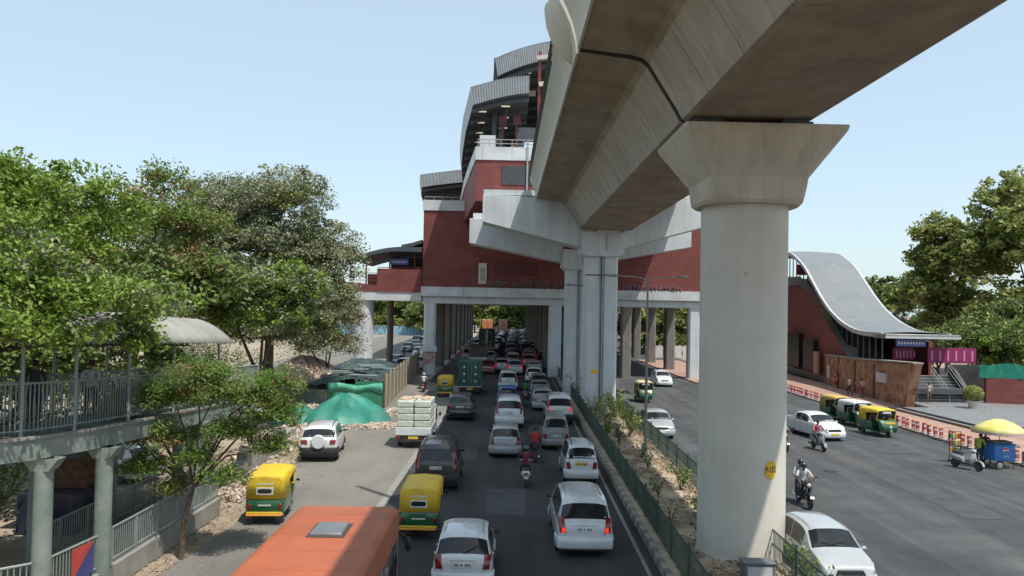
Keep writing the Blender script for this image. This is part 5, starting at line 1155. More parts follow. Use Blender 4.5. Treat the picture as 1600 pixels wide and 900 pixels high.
# granite apron in front
b = MB()
for k, (o, z) in enumerate(((0,.28),(.45,.42))): b.prism([(30.6+o,62.2),(33.3,62.2),(34.0,67.9)][:1] and [(33.6,67.9),(33.2,62.3),(30.6+o,62.3),(30.9+o,52.5+o),(47,48+o),(47,67.9)], 'z', .10, z)
structure('entrance_apron', b, GRAN, smooth=0)
b = MB()
for k, (o, z) in enumerate(((0,.28),(.45,.42))): b.bar((30.58+o,63.5,z-.06),(30.88+o,52.5+o,z-.06),.03,.13); b.bar((30.9+o,52.47+o,z-.06),(47,47.97+o,z-.06),.03,.13)
structure('apron_step_edge', b, mat('black_granite', (.045,.046,.05)), smooth=0)
rw = thing('boundary_wall', 'red boundary wall beside the entrance topped with green netting', 'wall', (42,63.5,0))
b = MB(); b.loft([[(x,y-.18,.1),(x,y+.18,.1),(x,y+.18,2.5),(x,y-.18,2.5)] for x,y in ((40.0,66.4),(46,65.0),(56,62.6))]); b.build('wall', REDW, rw, world=True, smooth=0)
b = MB(); b.loft([[(x,y-.02,2.5),(x,y+.02,2.5),(x,y+.02,3.65+.1*math.sin(x*2)),(x,y-.02,3.65+.1*math.sin(x*2))] for x,y in [(39.5+i*.5,66.4-.24*i*.5-.08*math.sin(i*1.3)) for i in range(34)]]); b.build('green_netting', mat('green_net', (.008,.17,.115), .7, 0, .3, 2), rw, world=True, smooth=40)
b = MB()
for i in range(8): b.tube([(40.1+i*2.2,66.6-.5*i,.1),(40.1+i*2.2,66.6-.5*i,3.7)], .04, 6)
split(b.build('post', DARKST, rw, world=True))
# ------------------------------------------------------------------ footbridge ramp on the left
PEEL = mat('peeling_green_paint', (.12,.165,.145), .7, 0, 0, 1.3, bump=.2, bscale=10, col2=(.20,.245,.22), dirt=.65, dirtcol=(.36,.36,.33), world=True); RAILG = mat('rail_grey_paint', (.30,.34,.33), .55, .2, .15, 2, dirt=.4, dirtcol=(.14,.13,.12), world=True)
FIBRE = mat('weathered_sheet', (.27,.265,.235), .7, 0, 0, 1.0, col2=(.36,.35,.32), world=True, dirt=.6, dirtcol=(.15,.135,.11)); CONCD = mat('dusty_concrete', (.27,.26,.235), .85, 0, .2, 1.2, world=True, dirt=.4, bump=.2)
rp = thing('footbridge_ramp', 'weathered green elevated footbridge ramp curving along the left with a railing', 'footbridge ramp', (-12,22,0))
def F_(name, b, m, parent=rp, **k): return b.build(name, m, parent, world=True, **k)
edge = [(-22,15.6),(-17,16.0),(-13.5,16.5),(-11.7,17.3),(-10.8,18.6),(-10.45,20.4),(-10.3,23),(-10.25,26),(-10.25,30),(-10.3,35)]
ex_ = pchip([(i, p[0]) for i, p in enumerate(edge)]); ey_ = pchip([(i, p[1]) for i, p in enumerate(edge)])
EP = [Vector((ex_(i*.2), ey_(i*.2), 0)) for i in range(46)]
def deckz(p): return 4.42-.045*max(0, p.y-17)
def offs(i, d):
    a, c = EP[max(i-1,0)], EP[min(i+1,45)]; t = (c-a).normalized(); return EP[i]+Vector((-t.y, t.x, 0))*d
b = MB(); rows = []
for i in range(46):
    o, q = EP[i], offs(i, 2.7); z = deckz(o)
    rows.append([(o.x,o.y,z-.48),(o.x,o.y,z-.04),(o.x,o.y,z),(q.x,q.y,z),(q.x,q.y,z-.48),(offs(i,2.5).x,offs(i,2.5).y,z-.48),(offs(i,2.5).x,offs(i,2.5).y,z-.3),(offs(i,.2).x,offs(i,.2).y,z-.3),(offs(i,.2).x,offs(i,.2).y,z-.48)])
b.loft(rows); dk = F_('deck', b, PEEL, smooth=30)
b = MB(); b.loft([[(offs(i,-.05).x,offs(i,-.05).y,deckz(EP[i])+.002),(offs(i,-.05).x,offs(i,-.05).y,deckz(EP[i])+.07),(offs(i,.06).x,offs(i,.06).y,deckz(EP[i])+.07),(offs(i,.06).x,offs(i,.06).y,deckz(EP[i])+.002)] for i in range(46)]); F_('deck_kerb', b, CONCD, dk, smooth=30)
for side, nm_ in ((.42,'railing'),(2.6,'railing')):
    L_ = [offs(i, side) for i in range(46)]
    b = MB()
    for z in (.16,1.26): b.tube([p+Vector((0,0,deckz(EP[i])+z)) for i, p in enumerate(L_)], .032 if z > 1 else .022, 6)
    acc = 0; nxt = 0; k = 0
    for p, q, i in zip(L_, L_[1:], range(45)):
        seg = (q-p).length; s0 = acc
        while nxt <= s0+seg:
            c = p.lerp(q, (nxt-s0)/seg); z = deckz(EP[i]); b.box(c.x-.011,c.x+.011,c.y-.011,c.y+.011,z+.1,z+1.26); nxt += .125
        acc += seg
    rl = F_('railing', b, RAILG, smooth=40)
    b = MB()
    for i in range(0,46,5):
        p = L_[i]; z = deckz(EP[i]); b.tube([p+Vector((0,0,z)), p+Vector((0,0,z+(2.2 if 3 < i < 41 else 1.3)))], .045, 8)
    for q in split(F_('railing_post', b, RAILG, rl)): pass
b = MB(); rows = []          # arched sheet roof
for i in np.arange(4,40.01,.25):
    i0 = int(i); f = i-i0; o = offs(i0,-.15).lerp(offs(min(i0+1,45),-.15), f); q = offs(i0,3.0).lerp(offs(min(i0+1,45),3.0), f); z = deckz(EP[i0].lerp(EP[min(i0+1,45)], f))+2.2
    rows.append([o.lerp(q,u)+Vector((0,0,z+.85*(1-(2*u-1)**2)+(.035 if int(i*4)%2 else 0))) for u in np.linspace(0,1,15)])
b.grid(rows); rfp = F_('roof', b, FIBRE, recalc=False, smooth=25); rfp.modifiers.new('t','SOLIDIFY').thickness = .03
b = MB()
for i in range(5,40,5):
    o, q = offs(i,.0), offs(i,2.75); z = deckz(EP[i])+2.15; pts = [o.lerp(q,u)+Vector((0,0,z+.82*(1-(2*u-1)**2))) for u in np.linspace(0,1,9)]
    b.tube(pts, .035, 6); b.bar(pts[0],pts[-1],.05,.05)
F_('roof_truss', b, DARKST, rfp)
for x, y, r, zt, m in ((-10.75,18.95,.21,3.86,PEEL),(-10.38,21.05,.21,3.77,PEEL),(-10.5,27.6,.20,3.48,PEEL),(-12.9,22.4,.21,3.7,PEEL),(-13.3,27.4,.22,3.48,PEEL),(-15.2,20.6,.22,3.8,PEEL),(-14.6,17.9,.2,3.9,PEEL),(-12.5,31,.2,3.3,PEEL)):
    b = MB(); b.tube([(x,y,0),(x,y,zt)], r, 20); c_ = F_('column', b, m, smooth=50)
    b = MB(); b.prism([(x-r*1.0,zt-.28),(x+r*1.0,zt-.28),(x+.42,zt),(x-.42,zt)], 'y', y-.2, y+.2); F_('bracket', b, PEEL, c_, smooth=0)
    if (x,y) == (-15.2,20.6):
        b = MB()
        for k in range(4): b.lathe([(r+.012,1.35+k*.34),(r+.012,1.6+k*.34)], 20, (x,y,0))
        F_('yellow_band', b, mat('band_yellow', (.40,.30,.03), .7, dirt=.5), c_, smooth=40)
# wall and railing under the ramp edge
def low_fence(label, p, q, z0, wall, n, banner=None):
    t = thing('low_railing', label, 'railing', (p[0],p[1],0)); p, q = Vector((*p,0)), Vector((*q,0))
    if wall:
        d = (q-p).normalized(); nrm = Vector((d.y,-d.x,0)); b = MB(); b.bar(p+Vector((0,0,z0/2)), q+Vector((0,0,z0/2)), .24, z0); b.build('base_wall', CONCD, t, world=True, smooth=0, bevel=.02)
    b = MB(); b.tube([p+Vector((0,0,z0+.95)),q+Vector((0,0,z0+.95))], .03, 6); b.tube([p+Vector((0,0,z0+.12)),q+Vector((0,0,z0+.12))], .022, 6)
    for i in range(n+1): c = p.lerp(q, i/n); r = .026 if i % 12 == 0 else .011; b.box(c.x-r,c.x+r,c.y-r,c.y+r,z0-.05 if wall else 0,z0+.97)
    b.build('bars', RAILG, t, world=True, smooth=30)
    if banner:
        a, c, m1, m2 = banner; a, c = p.lerp(q,a), p.lerp(q,c); d = (c-a); s_ = Vector((.06,-.03,0))
        b = MB(); b.add([a+s_+Vector((0,0,z0+.12)), c+s_+Vector((0,0,z0+.9)), a+s_+Vector((0,0,z0+.9))], [(0,1,2)]); b.add([a+s_+Vector((0,0,z0+.12)), c+s_+Vector((0,0,z0+.12)), c+s_+Vector((0,0,z0+.9))], [(0,1,2)], 1)
        o = b.build('cloth_banner', [m1,m2], t, world=True, smooth=0, recalc=False); o.modifiers.new('t','SOLIDIFY').thickness = .02
    return t
low_fence('grey railing on a concrete base wall along the dirt verge beneath the ramp', (-10.3,21.4), (-10.15,28.8), .62, True, 66)
low_fence('short grey railing with a red and blue banner between two green columns', (-10.62,19.1), (-10.42,20.85), .55, True, 15, (.42,.9,mat('banner_red', (.45,.06,.05), .7),mat('banner_blue', (.05,.06,.20), .7)))
low_fence('grey railing at the lower left corner leading away from the first green column', (-13.6,16.2), (-10.85,18.8), .5, True, 30)
low_fence('dark grey railing standing in the shade behind the green ramp columns', (-13.2,22.6), (-13.0,30.5), .1, False, 62)
low_fence('dark grey railing in the deep shade at the far left under the ramp', (-18.5,19.6), (-14.2,22.2), .1, False, 40)
t = thing('parapet_wall', 'low pale concrete ramp wall in the shade at the far left under the deck', 'wall', (-17,22,0))
b = MB(); b.loft([[(x,y-.12,0),(x,y+.12,0),(x,y+.12,z),(x,y-.12,z)] for x,y,z in ((-21,20.0,1.9),(-15.6,22.6,2.6))]); b.build('wall', CONCD, t, world=True, smooth=0)
b = MB(); b.loft([[(x,y-.17,z),(x,y+.17,z),(x,y+.17,z+.08),(x,y-.17,z+.08)] for x,y,z in ((-21,20.0,1.9),(-15.6,22.6,2.6))]); b.build('coping', FIBRE, t, world=True, smooth=0)
t = thing('kiosk', 'dim blue and red roadside kiosk in the shade behind the ramp columns', 'kiosk', (-14.6,26.5,0))
b = MB(); b.box(-15.6,-13.8,26,28,0,1.3); b.build('counter', mat('kiosk_blue', (.018,.022,.05), .6, dirt=.4), t, world=True, bevel=.02)
b = MB(); b.box(-15.5,-13.9,26.9,28,1.3,2.5); b.build('shelf', mat('kiosk_goods', (.16,.04,.03), .7, 0, 0, 5, col2=(.2,.15,.07)), t, world=True, bevel=.02)
b = MB(); b.box(-15.8,-13.6,25.8,28.1,2.5,2.6); b.build('roof', DARKST, t, world=True)
# ------------------------------------------------------------------ hoarding, shed, tarps, rubble
HOARD = mat('hoarding_plank', (.22,.18,.12), .85, 0, 0, 1.5, bump=.3, col2=(.33,.28,.20), stretch=(1,1,.2), world=True); TEAL = mat('teal_tarp', (.010,.15,.115), .5, 0, 0, .9, bump=.8, bscale=2.6, col2=(.025,.25,.185), world=True, dirt=.35, dirtcol=(.20,.24,.19))
GRNS = mat('green_sheet', (.02,.22,.12), .5, 0, .2, 1, world=True, dirt=.25); DKTARP = mat('dark_green_tarp', (.016,.035,.035), .6, 0, 0, .8, bump=.6, bscale=2.5, col2=(.05,.085,.08), world=True)
t = thing('site_hoarding', 'long plank hoarding along the service lane beside the first white station column', 'hoarding', (-9,60,0))
hb = None
for i in range(24):
    y = 59.2+i*1.36; x = -8.75-.034*(y-59); rg = random.Random(i)
    b = MB(); h = 2.35+rg.uniform(-.15,.15)
    for k in range(4): b.box(x-.03-rg.uniform(0,.02),x+.03,y+k*.33,y+k*.33+.31,0,h+rg.uniform(-.06,.06))
    b.build('panel', HOARD, t, world=True, smooth=0)
b = MB()
for i in range(13): y = 59.2+i*2.72; x = -8.75-.034*(y-59); b.box(x+.03,x+.13,y-.05,y+.05,0,2.6)
split(b.build('post', mat('hoarding_post', (.42,.37,.28), .8, world=True), t, world=True, smooth=0))
t = thing('site_barricade', 'bright green sheet barricade closing the front of the dug-up plot', 'barricade', (-11.5,58.8,0))
for i, (x0, x1, z) in enumerate(((-12.9,-10.9,1.75),(-10.85,-8.9,1.95))):
    b = MB(); n = 20; b.grid([[(x0+(x1-x0)*k/n, 58.9+.03*(k%2), q) for k in range(n+1)] for q in (.05,z)]); o = b.build('sheet', GRNS, t, world=True, recalc=False, smooth=0); o.modifiers.new('t','SOLIDIFY').thickness = .01
b = MB(); b.grid([[(x,58.86,1.2+.12*math.sin(x*3)) for x in np.linspace(-12.9,-8.9,20)],[(x,58.82,1.75+.1*math.sin(x*2+1)) for x in np.linspace(-12.9,-8.9,20)]]); b.build('draped_cloth', mat('mint_cloth', (.10,.42,.30), .7, 0, .2, 2), t, world=True, recalc=False).modifiers.new('t','SOLIDIFY').thickness = .02
b = MB(); b.box(-15.2,-12.95,58.85,58.92,.0,1.3); b.build('grey_sheet', mat('grey_site_sheet', (.16,.20,.16), .7, dirt=.4), t, world=True, smooth=0)
b = MB()
for x in (-15.2,-12.95,-10.9,-8.85): b.box(x-.05,x+.05,58.95,59.05,0,2.0)
split(b.build('post', DARKST, t, world=True, smooth=0))
t = thing('site_shed', 'low makeshift shed roofed with dark rumpled tarpaulin behind the hoarding', 'shed', (-12,66,0))
b = MB(); rg = random.Random(9)
b.grid([[(x+.0, y, 1.9+.25*math.sin(x*.9+y*.5)+rg.uniform(-.09,.09)+(.25 if y > 66 else 0)-.035*abs(x+12)**1.5) for x in np.linspace(-15.2-.03*(y-60),-9.3-.035*(y-60),22)] for y in np.arange(59.8,80.1,.6)]); o = b.build('tarpaulin', DKTARP, t, world=True, recalc=False, smooth=30); o.modifiers.new('t','SOLIDIFY').thickness = .03
b = MB()
for k in range(7): x = -15+rg.uniform(0,4); y = 60.5+k*1.7; b.bar((x,y,2.32),(x+2.2,y+rg.uniform(-.5,.5),2.30),.5,.03)
split(b.build('pale_sheet', mat('pale_sheet', (.26,.32,.30), .6, dirt=.3), t, world=True, smooth=0))
b = MB()
for x in (-14.6,-12,-9.9):
    for y in (60.2,66,72,79): b.tube([(x,y,0),(x,y,2.0)], .06, 6)
split(b.build('post', HOARD, t, world=True))
RUBE = mat('pinkish_earth', (.42,.30,.22), .95, 0, 0, .8, bump=.6, bscale=5, col2=(.56,.45,.35), world=True)
def mound(name, label, cat, cx, cy, rx, ry, h, m, seed, kind=None):
    rg = random.Random(seed); b = MB(); n = 40; rows = []
    ph = [rg.uniform(0,6.3) for _ in range(6)]
    for k in range(13):
        f = k/12; row = []
        for j in range(n):
            a = 2*math.pi*j/n; wv = 1+.10*math.sin(3*a+ph[0])+.07*math.sin(5*a+ph[1])+.04*math.sin(9*a+ph[2]); r = (1-f)*wv
            z = h*(math.sin(f*math.pi/2)**.8)*(1+.22*math.sin(3*a+ph[3])*(1-f)+.10*math.sin(8*a+ph[4])*(1-f)*f*3)*(1+.10*math.sin(5*f+ph[5]))+rg.uniform(-.03,.04); row.append((cx+rx*r*math.cos(a), cy+ry*r*math.sin(a), max(z,-.01) if k else -.02))
        rows.append(row)
    b.grid(rows, close=True); o = b.build(name, m, None, smooth=38); return tag(o, label, cat, None, kind)
mound('tarp_heap', 'teal green tarpaulin draped over a heap of rubble beside the parked white car', 'tarpaulin heap', -10.5, 53.2, 2.7, 3.2, 1.55, TEAL, 4)
mound('tarp_heap', 'darker low part of a green tarpaulin sagging left behind the parked white car', 'tarpaulin heap', -13.6, 52.5, 1.6, 2.2, 1.1, TEAL, 8)
mound('earth_heap', 'pale brown heap of dug earth and rubble under the dusty trees', 'earth heap', -16.6, 66.5, 5.4, 6.6, 3.0, RUBE, 12)
def rubble(name, spots, m, seed, label='loose pale rubble and broken bricks scattered along the verge'):
    rg = random.Random(seed); b = MB()
    for cx, cy, rx, ry, h, n, s0, s1 in spots:
        for _ in range(n):
            a, r = rg.uniform(0,6.283), math.sqrt(rg.random()); s = rg.uniform(s0,s1); x, y = cx+rx*r*math.cos(a), cy+ry*r*math.sin(a); z = h*(1-r)+s*.2
            Mx = Matrix.Translation((x,y,z)) @ Matrix.Rotation(rg.uniform(0,3),4,Vector((rg.uniform(-1,1),rg.uniform(-1,1),rg.uniform(-1,1))).normalized())
            q = [Vector((p[0]*rg.uniform(.6,1),p[1]*rg.uniform(.6,1),p[2]*rg.uniform(.6,1)))*s for p in ((-1,-1,-.6),(1,-1,-.6),(1,1,-.6),(-1,1,-.6),(-1,-1,.6),(1,-1,.6),(1,1,.6),(-1,1,.6))]
            b.add([Mx @ v for v in q], [(0,3,2,1),(4,5,6,7),(0,1,5,4),(1,2,6,5),(2,3,7,6),(3,0,4,7)])
    return tag(b.build(name, m, None, smooth=0, recalc=False), label, 'rubble', None, 'stuff')
RUB = mat('rubble', (.34,.25,.19), .9, 0, 0, 2.2, col2=(.56,.49,.42), world=True)
rubble('rubble', [(-7.6,50.2,1.1,1.2,.15,160,.04,.14),(-7.4,57,1.3,2.2,.2,170,.04,.15),(-10.5,49.6,3.2,1.0,.1,200,.04,.13),(-12.2,44,1.6,6,.5,420,.05,.22),(-11.2,34,.8,5,.15,160,.03,.14),(-16.6,66,4.6,6.5,2.5,1100,.06,.24),(-13.5,57,2,1.5,.4,180,.05,.18),(-10.6,31,.8,2.2,.2,90,.04,.16)], RUB, 2)
# concrete slabs stacked behind the small tree
t = thing('block_wall', 'broken pale concrete block wall on the dirt verge behind the feathery tree', 'wall', (-11.5,36,0))
for k in range(5):
    b = MB(); y = 33+k*2.4; b.box(-11.6-.1*k,-11.1-.1*k,y,y+2.2,0,.7+.3*(k%2)); b.build('block', CONCD, t, world=True, bevel=.05)
# ------------------------------------------------------------------ vegetation
BARK = mat('bark', (.11,.085,.06), .9, 0, .3, 4, bump=.6, bscale=14); BARKL = mat('pale_bark', (.26,.22,.17), .9, 0, .25, 4, bump=.5, bscale=14)
LF_GREEN = leafmat('leaf_bright', (.05,.105,.014), (.19,.29,.045), (.30,.39,.09)); LF_DUST = leafmat('leaf_dusty', (.085,.11,.055), (.24,.27,.145), (.38,.38,.26), .5, .25)
LF_DRY = leafmat('leaf_dry', (.14,.075,.04), (.30,.175,.085), (.20,.21,.06), .7, .25); LF_FEATH = leafmat('leaf_feathery', (.07,.155,.025), (.18,.31,.06), (.26,.27,.10), .9, .35)
LF_YEL = leafmat('leaf_yellowgreen', (.13,.165,.045), (.27,.31,.085), (.40,.41,.15), .35, .35); LF_DEEP = leafmat('leaf_deep', (.045,.08,.02), (.13,.18,.05), (.21,.25,.085), .5, .25)
def leaves_mesh(name, pts, size, mats, seed, aspect=.5, flat=.5, mi=None, droop=0.0):
    r = np.random.default_rng(seed); n = len(pts); pts = np.asarray(pts)
    nv = r.normal(size=(n,3)); nv[:,2] = np.abs(nv[:,2])*.6+flat; nv /= np.linalg.norm(nv,axis=1)[:,None]
    t = r.normal(size=(n,3)); t[:,2] -= droop; t -= nv*(t*nv).sum(1)[:,None]; t /= np.linalg.norm(t,axis=1)[:,None]; u = np.cross(nv,t)
    s = size*r.uniform(.6,1.35,n)[:,None]; a = t*s; c = u*s*aspect
    V = np.stack([pts-a, pts+c-a*.1+nv*s*.10, pts+a, pts-c-a*.1+nv*s*.10], 1).reshape(-1,3)
    me = bpy.data.meshes.new(name); me.vertices.add(4*n); me.vertices.foreach_set('co', V.astype(np.float32).ravel())
    me.loops.add(4*n); me.loops.foreach_set('vertex_index', np.arange(4*n,dtype=np.int32)); me.polygons.add(n)
    me.polygons.foreach_set('loop_start', np.arange(0,4*n,4,dtype=np.int32)); me.polygons.foreach_set('loop_total', np.full(n,4,dtype=np.int32))
    for m in mats: me.materials.append(m)
    if mi is not None: me.polygons.foreach_set('material_index', mi.astype(np.int32))
    me.update(); at_ = me.attributes.new('leaf','FLOAT','FACE'); at_.data.foreach_set('value', r.random(n).astype(np.float32)); me.validate()
    return me
def tree(name, label, cat, base, trunk_h, blobs, nleaf, size, mats, seed, bark=None, tr=.22, group=None, clump=.75, per=70, mix=None, aspect=.5, gap=.55, droop=0.0, lean=(0,0), flat=.5):
    """blobs: (dx,dy,z,rx,ry,rz) ellipsoids that the crown fills unevenly with leafy clumps"""
    rg = random.Random(seed); r = np.random.default_rng(seed); t = thing(name, label, cat, base, 0, group)
    b = MB(); fork = Vector((lean[0]*.5, lean[1]*.5, trunk_h)); pts = [Vector((0,0,-.1)), Vector((rg.uniform(-.1,.1)+lean[0]*.2,rg.uniform(-.1,.1),trunk_h*.5)), fork]
    b.tube(pts, [tr*1.25,tr,tr*.8], 9); C_ = []; W = np.array([q[3]*q[4]*q[5] for q in blobs])**.75; W /= W.sum(); nc = max(3, int(nleaf/per))
    for q, wgt in zip(blobs, W):
        c = Vector(q[:3]); k = max(1, int(round(nc*wgt)))
        mid = fork.lerp(c, .55)+Vector((rg.uniform(-.4,.4),rg.uniform(-.4,.4),rg.uniform(0,.5))); b.tube([fork, mid, c], [tr*.55,tr*.36,tr*.15], 7)
        for i in range(k):
            d = r.normal(size=3); d /= np.linalg.norm(d); d[2] = d[2] if d[2] > -.35 else -d[2]*.5; rad = gap+(1.15-gap)*r.random()**.65
            p = np.array(c)+d*rad*np.array(q[3:6]); C_.append((p, d))
            if i % 4 == 0:
                pv_ = Vector(p); mm = c.lerp(pv_, .5)+Vector((rg.uniform(-.2,.2),)*3); b.tube([c, mm, pv_], [tr*.15,tr*.09,tr*.03], 5)
    b.build('trunk', bark or BARK, t, smooth=60)
    P = []; MI = []
    for p, d in C_:
        k = max(4, int(per*r.uniform(.45,1.5))); cs = clump*r.uniform(.55,1.35); g = r.normal(size=(k,3)); g /= np.maximum(np.linalg.norm(g,axis=1),1e-6)[:,None]; g *= (r.random(k)**.45)[:,None]*cs; g[:,2] *= .62; P.append(p+g)
        MI.append(np.full(k, 0 if mix is None or r.random() > mix else 1))
    P = np.concatenate(P); MI = np.concatenate(MI); me = leaves_mesh('crown', P, size, mats, seed+1, aspect, flat, MI if len(mats) > 1 else None, droop)
    o = bpy.data.objects.new('crown', me); C.objects.link(o); o.parent = t
    return t
tree('broadleaf_tree', 'big bright green broadleaf tree filling the left edge behind the ramp roof', 'tree', (-23.5,34,0), 4.5, [(0,0,9.0,5.5,5,3.8),(3.6,-3.5,8.8,4.2,4,3.6),(-3,-3,11.4,5.0,4,2.6),(4.2,-1,11.0,4,3.6,2.2),(2.5,-6,6.6,4.2,3,2.6),(6,-5,7.0,2.6,2.6,2.2),(-2,-8,8.0,4.6,3,3.8),(-7,-4,11,4,4,3.4),(1,-3,12.0,3.6,3,1.8)], 150000, .105, [LF_GREEN,LF_DRY], 11, tr=.4, clump=.75, per=85, mix=.04, gap=.5)
tree('broadleaf_tree', 'bright green tree with boughs hanging over the left end of the ramp roof', 'tree', (-15.0,20.6,0), 6.0, [(0,0,9.2,2.4,2.0,1.5),(3.2,-2.0,8.0,1.9,1.5,1.0),(5.0,-.6,7.7,1.1,1.0,.55),(-2,-1.5,8.2,2.6,2.2,1.9),(1.6,-2.8,9.6,2.0,1.6,1.2),(3.9,-2.7,6.9,.9,.9,.8),(1.5,1.0,7.6,1.8,1.4,.9),(4.7,1.2,7.5,.9,1.0,.5),(5.2,.2,6.9,.5,1.2,.5),(4.4,-1.8,7.4,1.0,.9,.8),(4.9,2.6,7.3,.6,.9,.35),(3.4,-4.3,6.9,1.0,.8,.9),(4.2,-3.4,7.0,.7,.7,.8),(2.6,-4.6,7.6,1.3,1.0,1.0),(5.0,-1.9,6.7,.5,.9,.6),(5.3,.9,6.5,.4,.9,.4),(3.0,-4.2,5.9,.7,.6,.6)], 66000, .075, [LF_GREEN,LF_DUST], 12, tr=.2, clump=.42, per=60, gap=.2, droop=.4, mix=.2)
tree('broadleaf_tree', 'leafy green tree crowding the back of the ramp railing at the left', 'tree', (-17.5,27.5,0), 2.6, [(0,0,5.2,3.0,2.4,2.2),(-3,-1.5,4.6,3,2.2,2.4),(3.0,2.5,5.6,2.2,2.2,2.2),(2.2,4.5,7.6,2.4,2.2,1.6),(-2,2,7.8,3,2.2,1.6),(-5,-2,6,3,2.4,2.6)], 40000, .115, [LF_DEEP,LF_GREEN], 19, tr=.2, clump=.7, per=55, mix=.4)
tree('dry_tree', 'half dry tree with rusty brown leaves and bare stems left of the big dusty tree', 'tree', (-19.5,44,0), 5.5, [(0,0,11.6,2.4,2.2,2.2),(-2.4,-1,9.6,2.4,2.2,2.0),(2.0,0,9.0,2.4,2,1.8),(.4,.3,14.2,1.1,1.0,1.1),(-.6,-1.5,7.2,2.8,2.2,1.7),(2.8,.6,11.6,1.3,1.2,1.2)], 32000, .10, [LF_DRY,LF_FEATH], 13, bark=BARKL, tr=.2, clump=.8, per=40, mix=.6, gap=.3, droop=.8)
tree('dusty_tree', 'large grey green dusty tree, tallest of the left trees, beside the red station wing', 'tree', (-17.0,58,0), 5.0, [(0,0,11.0,4.6,4.2,4.0),(-3.4,0,12.6,3.8,3.6,3.2),(1.0,-1,14.8,3.0,3.0,2.3),(3.4,0,10.6,3.0,3,2.9),(-4,1,14.6,2.8,2.8,2.1),(4.2,-1,7.8,2.2,2.4,2.2),(1.5,-2.5,7.0,3.6,2.6,2.4),(-3.5,-2.0,8,3.8,3,3.0),(-7,0,11,3,3,3.2),(-3,-2,5.6,3.4,2.6,2.2),(0,-2.5,5.4,3,2.4,1.6),(-6.5,-2,6,3,2.6,2.6),(3,-1,5.6,2.0,2,1.2)], 170000, .105, [LF_DUST,LF_YEL], 14, tr=.38, clump=.68, per=70, mix=.16, gap=.4)
tree('dusty_tree', 'green leafy tree standing in front of the tall dusty tree above the ramp end', 'tree', (-14.6,48,0), 3.0, [(0,0,6.6,2.8,2.4,1.9),(1.4,0,8.4,2.4,2,1.5),(-2,0,7.6,2.2,2.2,1.8)], 46000, .105, [LF_GREEN,LF_DUST], 15, tr=.22, clump=.6, per=60, mix=.4)
tree('dusty_shrub_tree', 'low grey half bare bushy tree at the foot of the station wing column', 'tree', (-14.6,66,0), 1.8, [(0,0,4.2,2.6,2.4,1.7),(1.0,0,6.4,1.8,1.8,1.6),(-2.2,0,5.4,2.2,2,1.8)], 16000, .11, [LF_DUST,LF_DRY], 16, tr=.15, clump=.75, per=32, mix=.2, gap=.3)
tree('dark_tree', 'shaded dark green tree deep behind the ramp at the left', 'tree', (-27,46,0), 4, [(0,0,7.5,5,4,3.5),(5,-1,6,3.6,3,2.8),(-5,0,8,4,4,4),(3,-6,5.2,3.5,3,2.2),(6,-6,3,4,3,2),(-2,-6,3.2,4,3,2.4),(9,-2,8,3,3,2.5)], 26000, .23, [LF_DEEP], 17, tr=.3, clump=1.0, per=50)
tree('feathery_tree', 'thin leaning tree with feathery light green foliage growing beside the ramp railing', 'tree', (-9.45,23.9,0), 2.1, [(.9,.1,4.9,.9,.9,.8),(-.5,.3,4.7,1.0,1.0,.7),(.4,-.2,5.5,.7,.8,.5),(-1.5,0,4.6,.9,.8,.7),(2.0,.3,4.7,1.0,.8,.8),(-.4,0,3.5,.8,.8,.6),(1.5,.2,3.7,.8,.7,.6),(2.5,.4,4.2,.7,.7,.6),(2.4,.5,3.2,.7,.6,.6),(2.6,.5,5.2,.6,.6,.5),(-1.7,.2,3.5,.8,.7,.6),(-1.1,0,2.6,.8,.7,.5),(.4,0,2.9,.7,.6,.5),(-2.3,.2,4.1,.6,.6,.6),(1.2,0,2.4,.6,.6,.4),(-.3,0,2.0,.5,.5,.3)], 46000, .068, [LF_FEATH,LF_DRY], 18, bark=BARK, tr=.08, clump=.36, per=48, mix=.12, aspect=.26, gap=.0, droop=.5, lean=(.6,0), flat=1.0)
def shrub(label, x, y, z, rx, h, n, m, seed, size=.07, group=None, stem=True):
    r = np.random.default_rng(seed); t = thing('shrub', label, 'shrub', (x,y,z), 0, group); b = MB(); rg = random.Random(seed); P = []
    for k in range(max(4,int(5+rx*3))):
        a, q = rg.uniform(0,6.28), rg.uniform(.3,1); e = Vector((rx*q*math.cos(a), rx*q*math.sin(a), h*rg.uniform(.55,1))); b.tube([(0,0,-.05), (e.x*.4,e.y*.4,e.z*.55), e], [.022,.015,.006], 5)
        for _ in range(max(3, int(n/ (5+rx*3)))):
            f = rg.uniform(.35,1.05); c = Vector((e.x*f**1.2, e.y*f**1.2, e.z*f)); P.append(tuple(c+Vector((rg.gauss(0,.12),rg.gauss(0,.12),rg.gauss(0,.10)))*max(.6,rx)))
    b.build('stem', BARK, t, smooth=60); me = leaves_mesh('foliage', P, size, [m], seed, .5, .5); o = bpy.data.objects.new('foliage', me); C.objects.link(o); o.parent = t
    return t
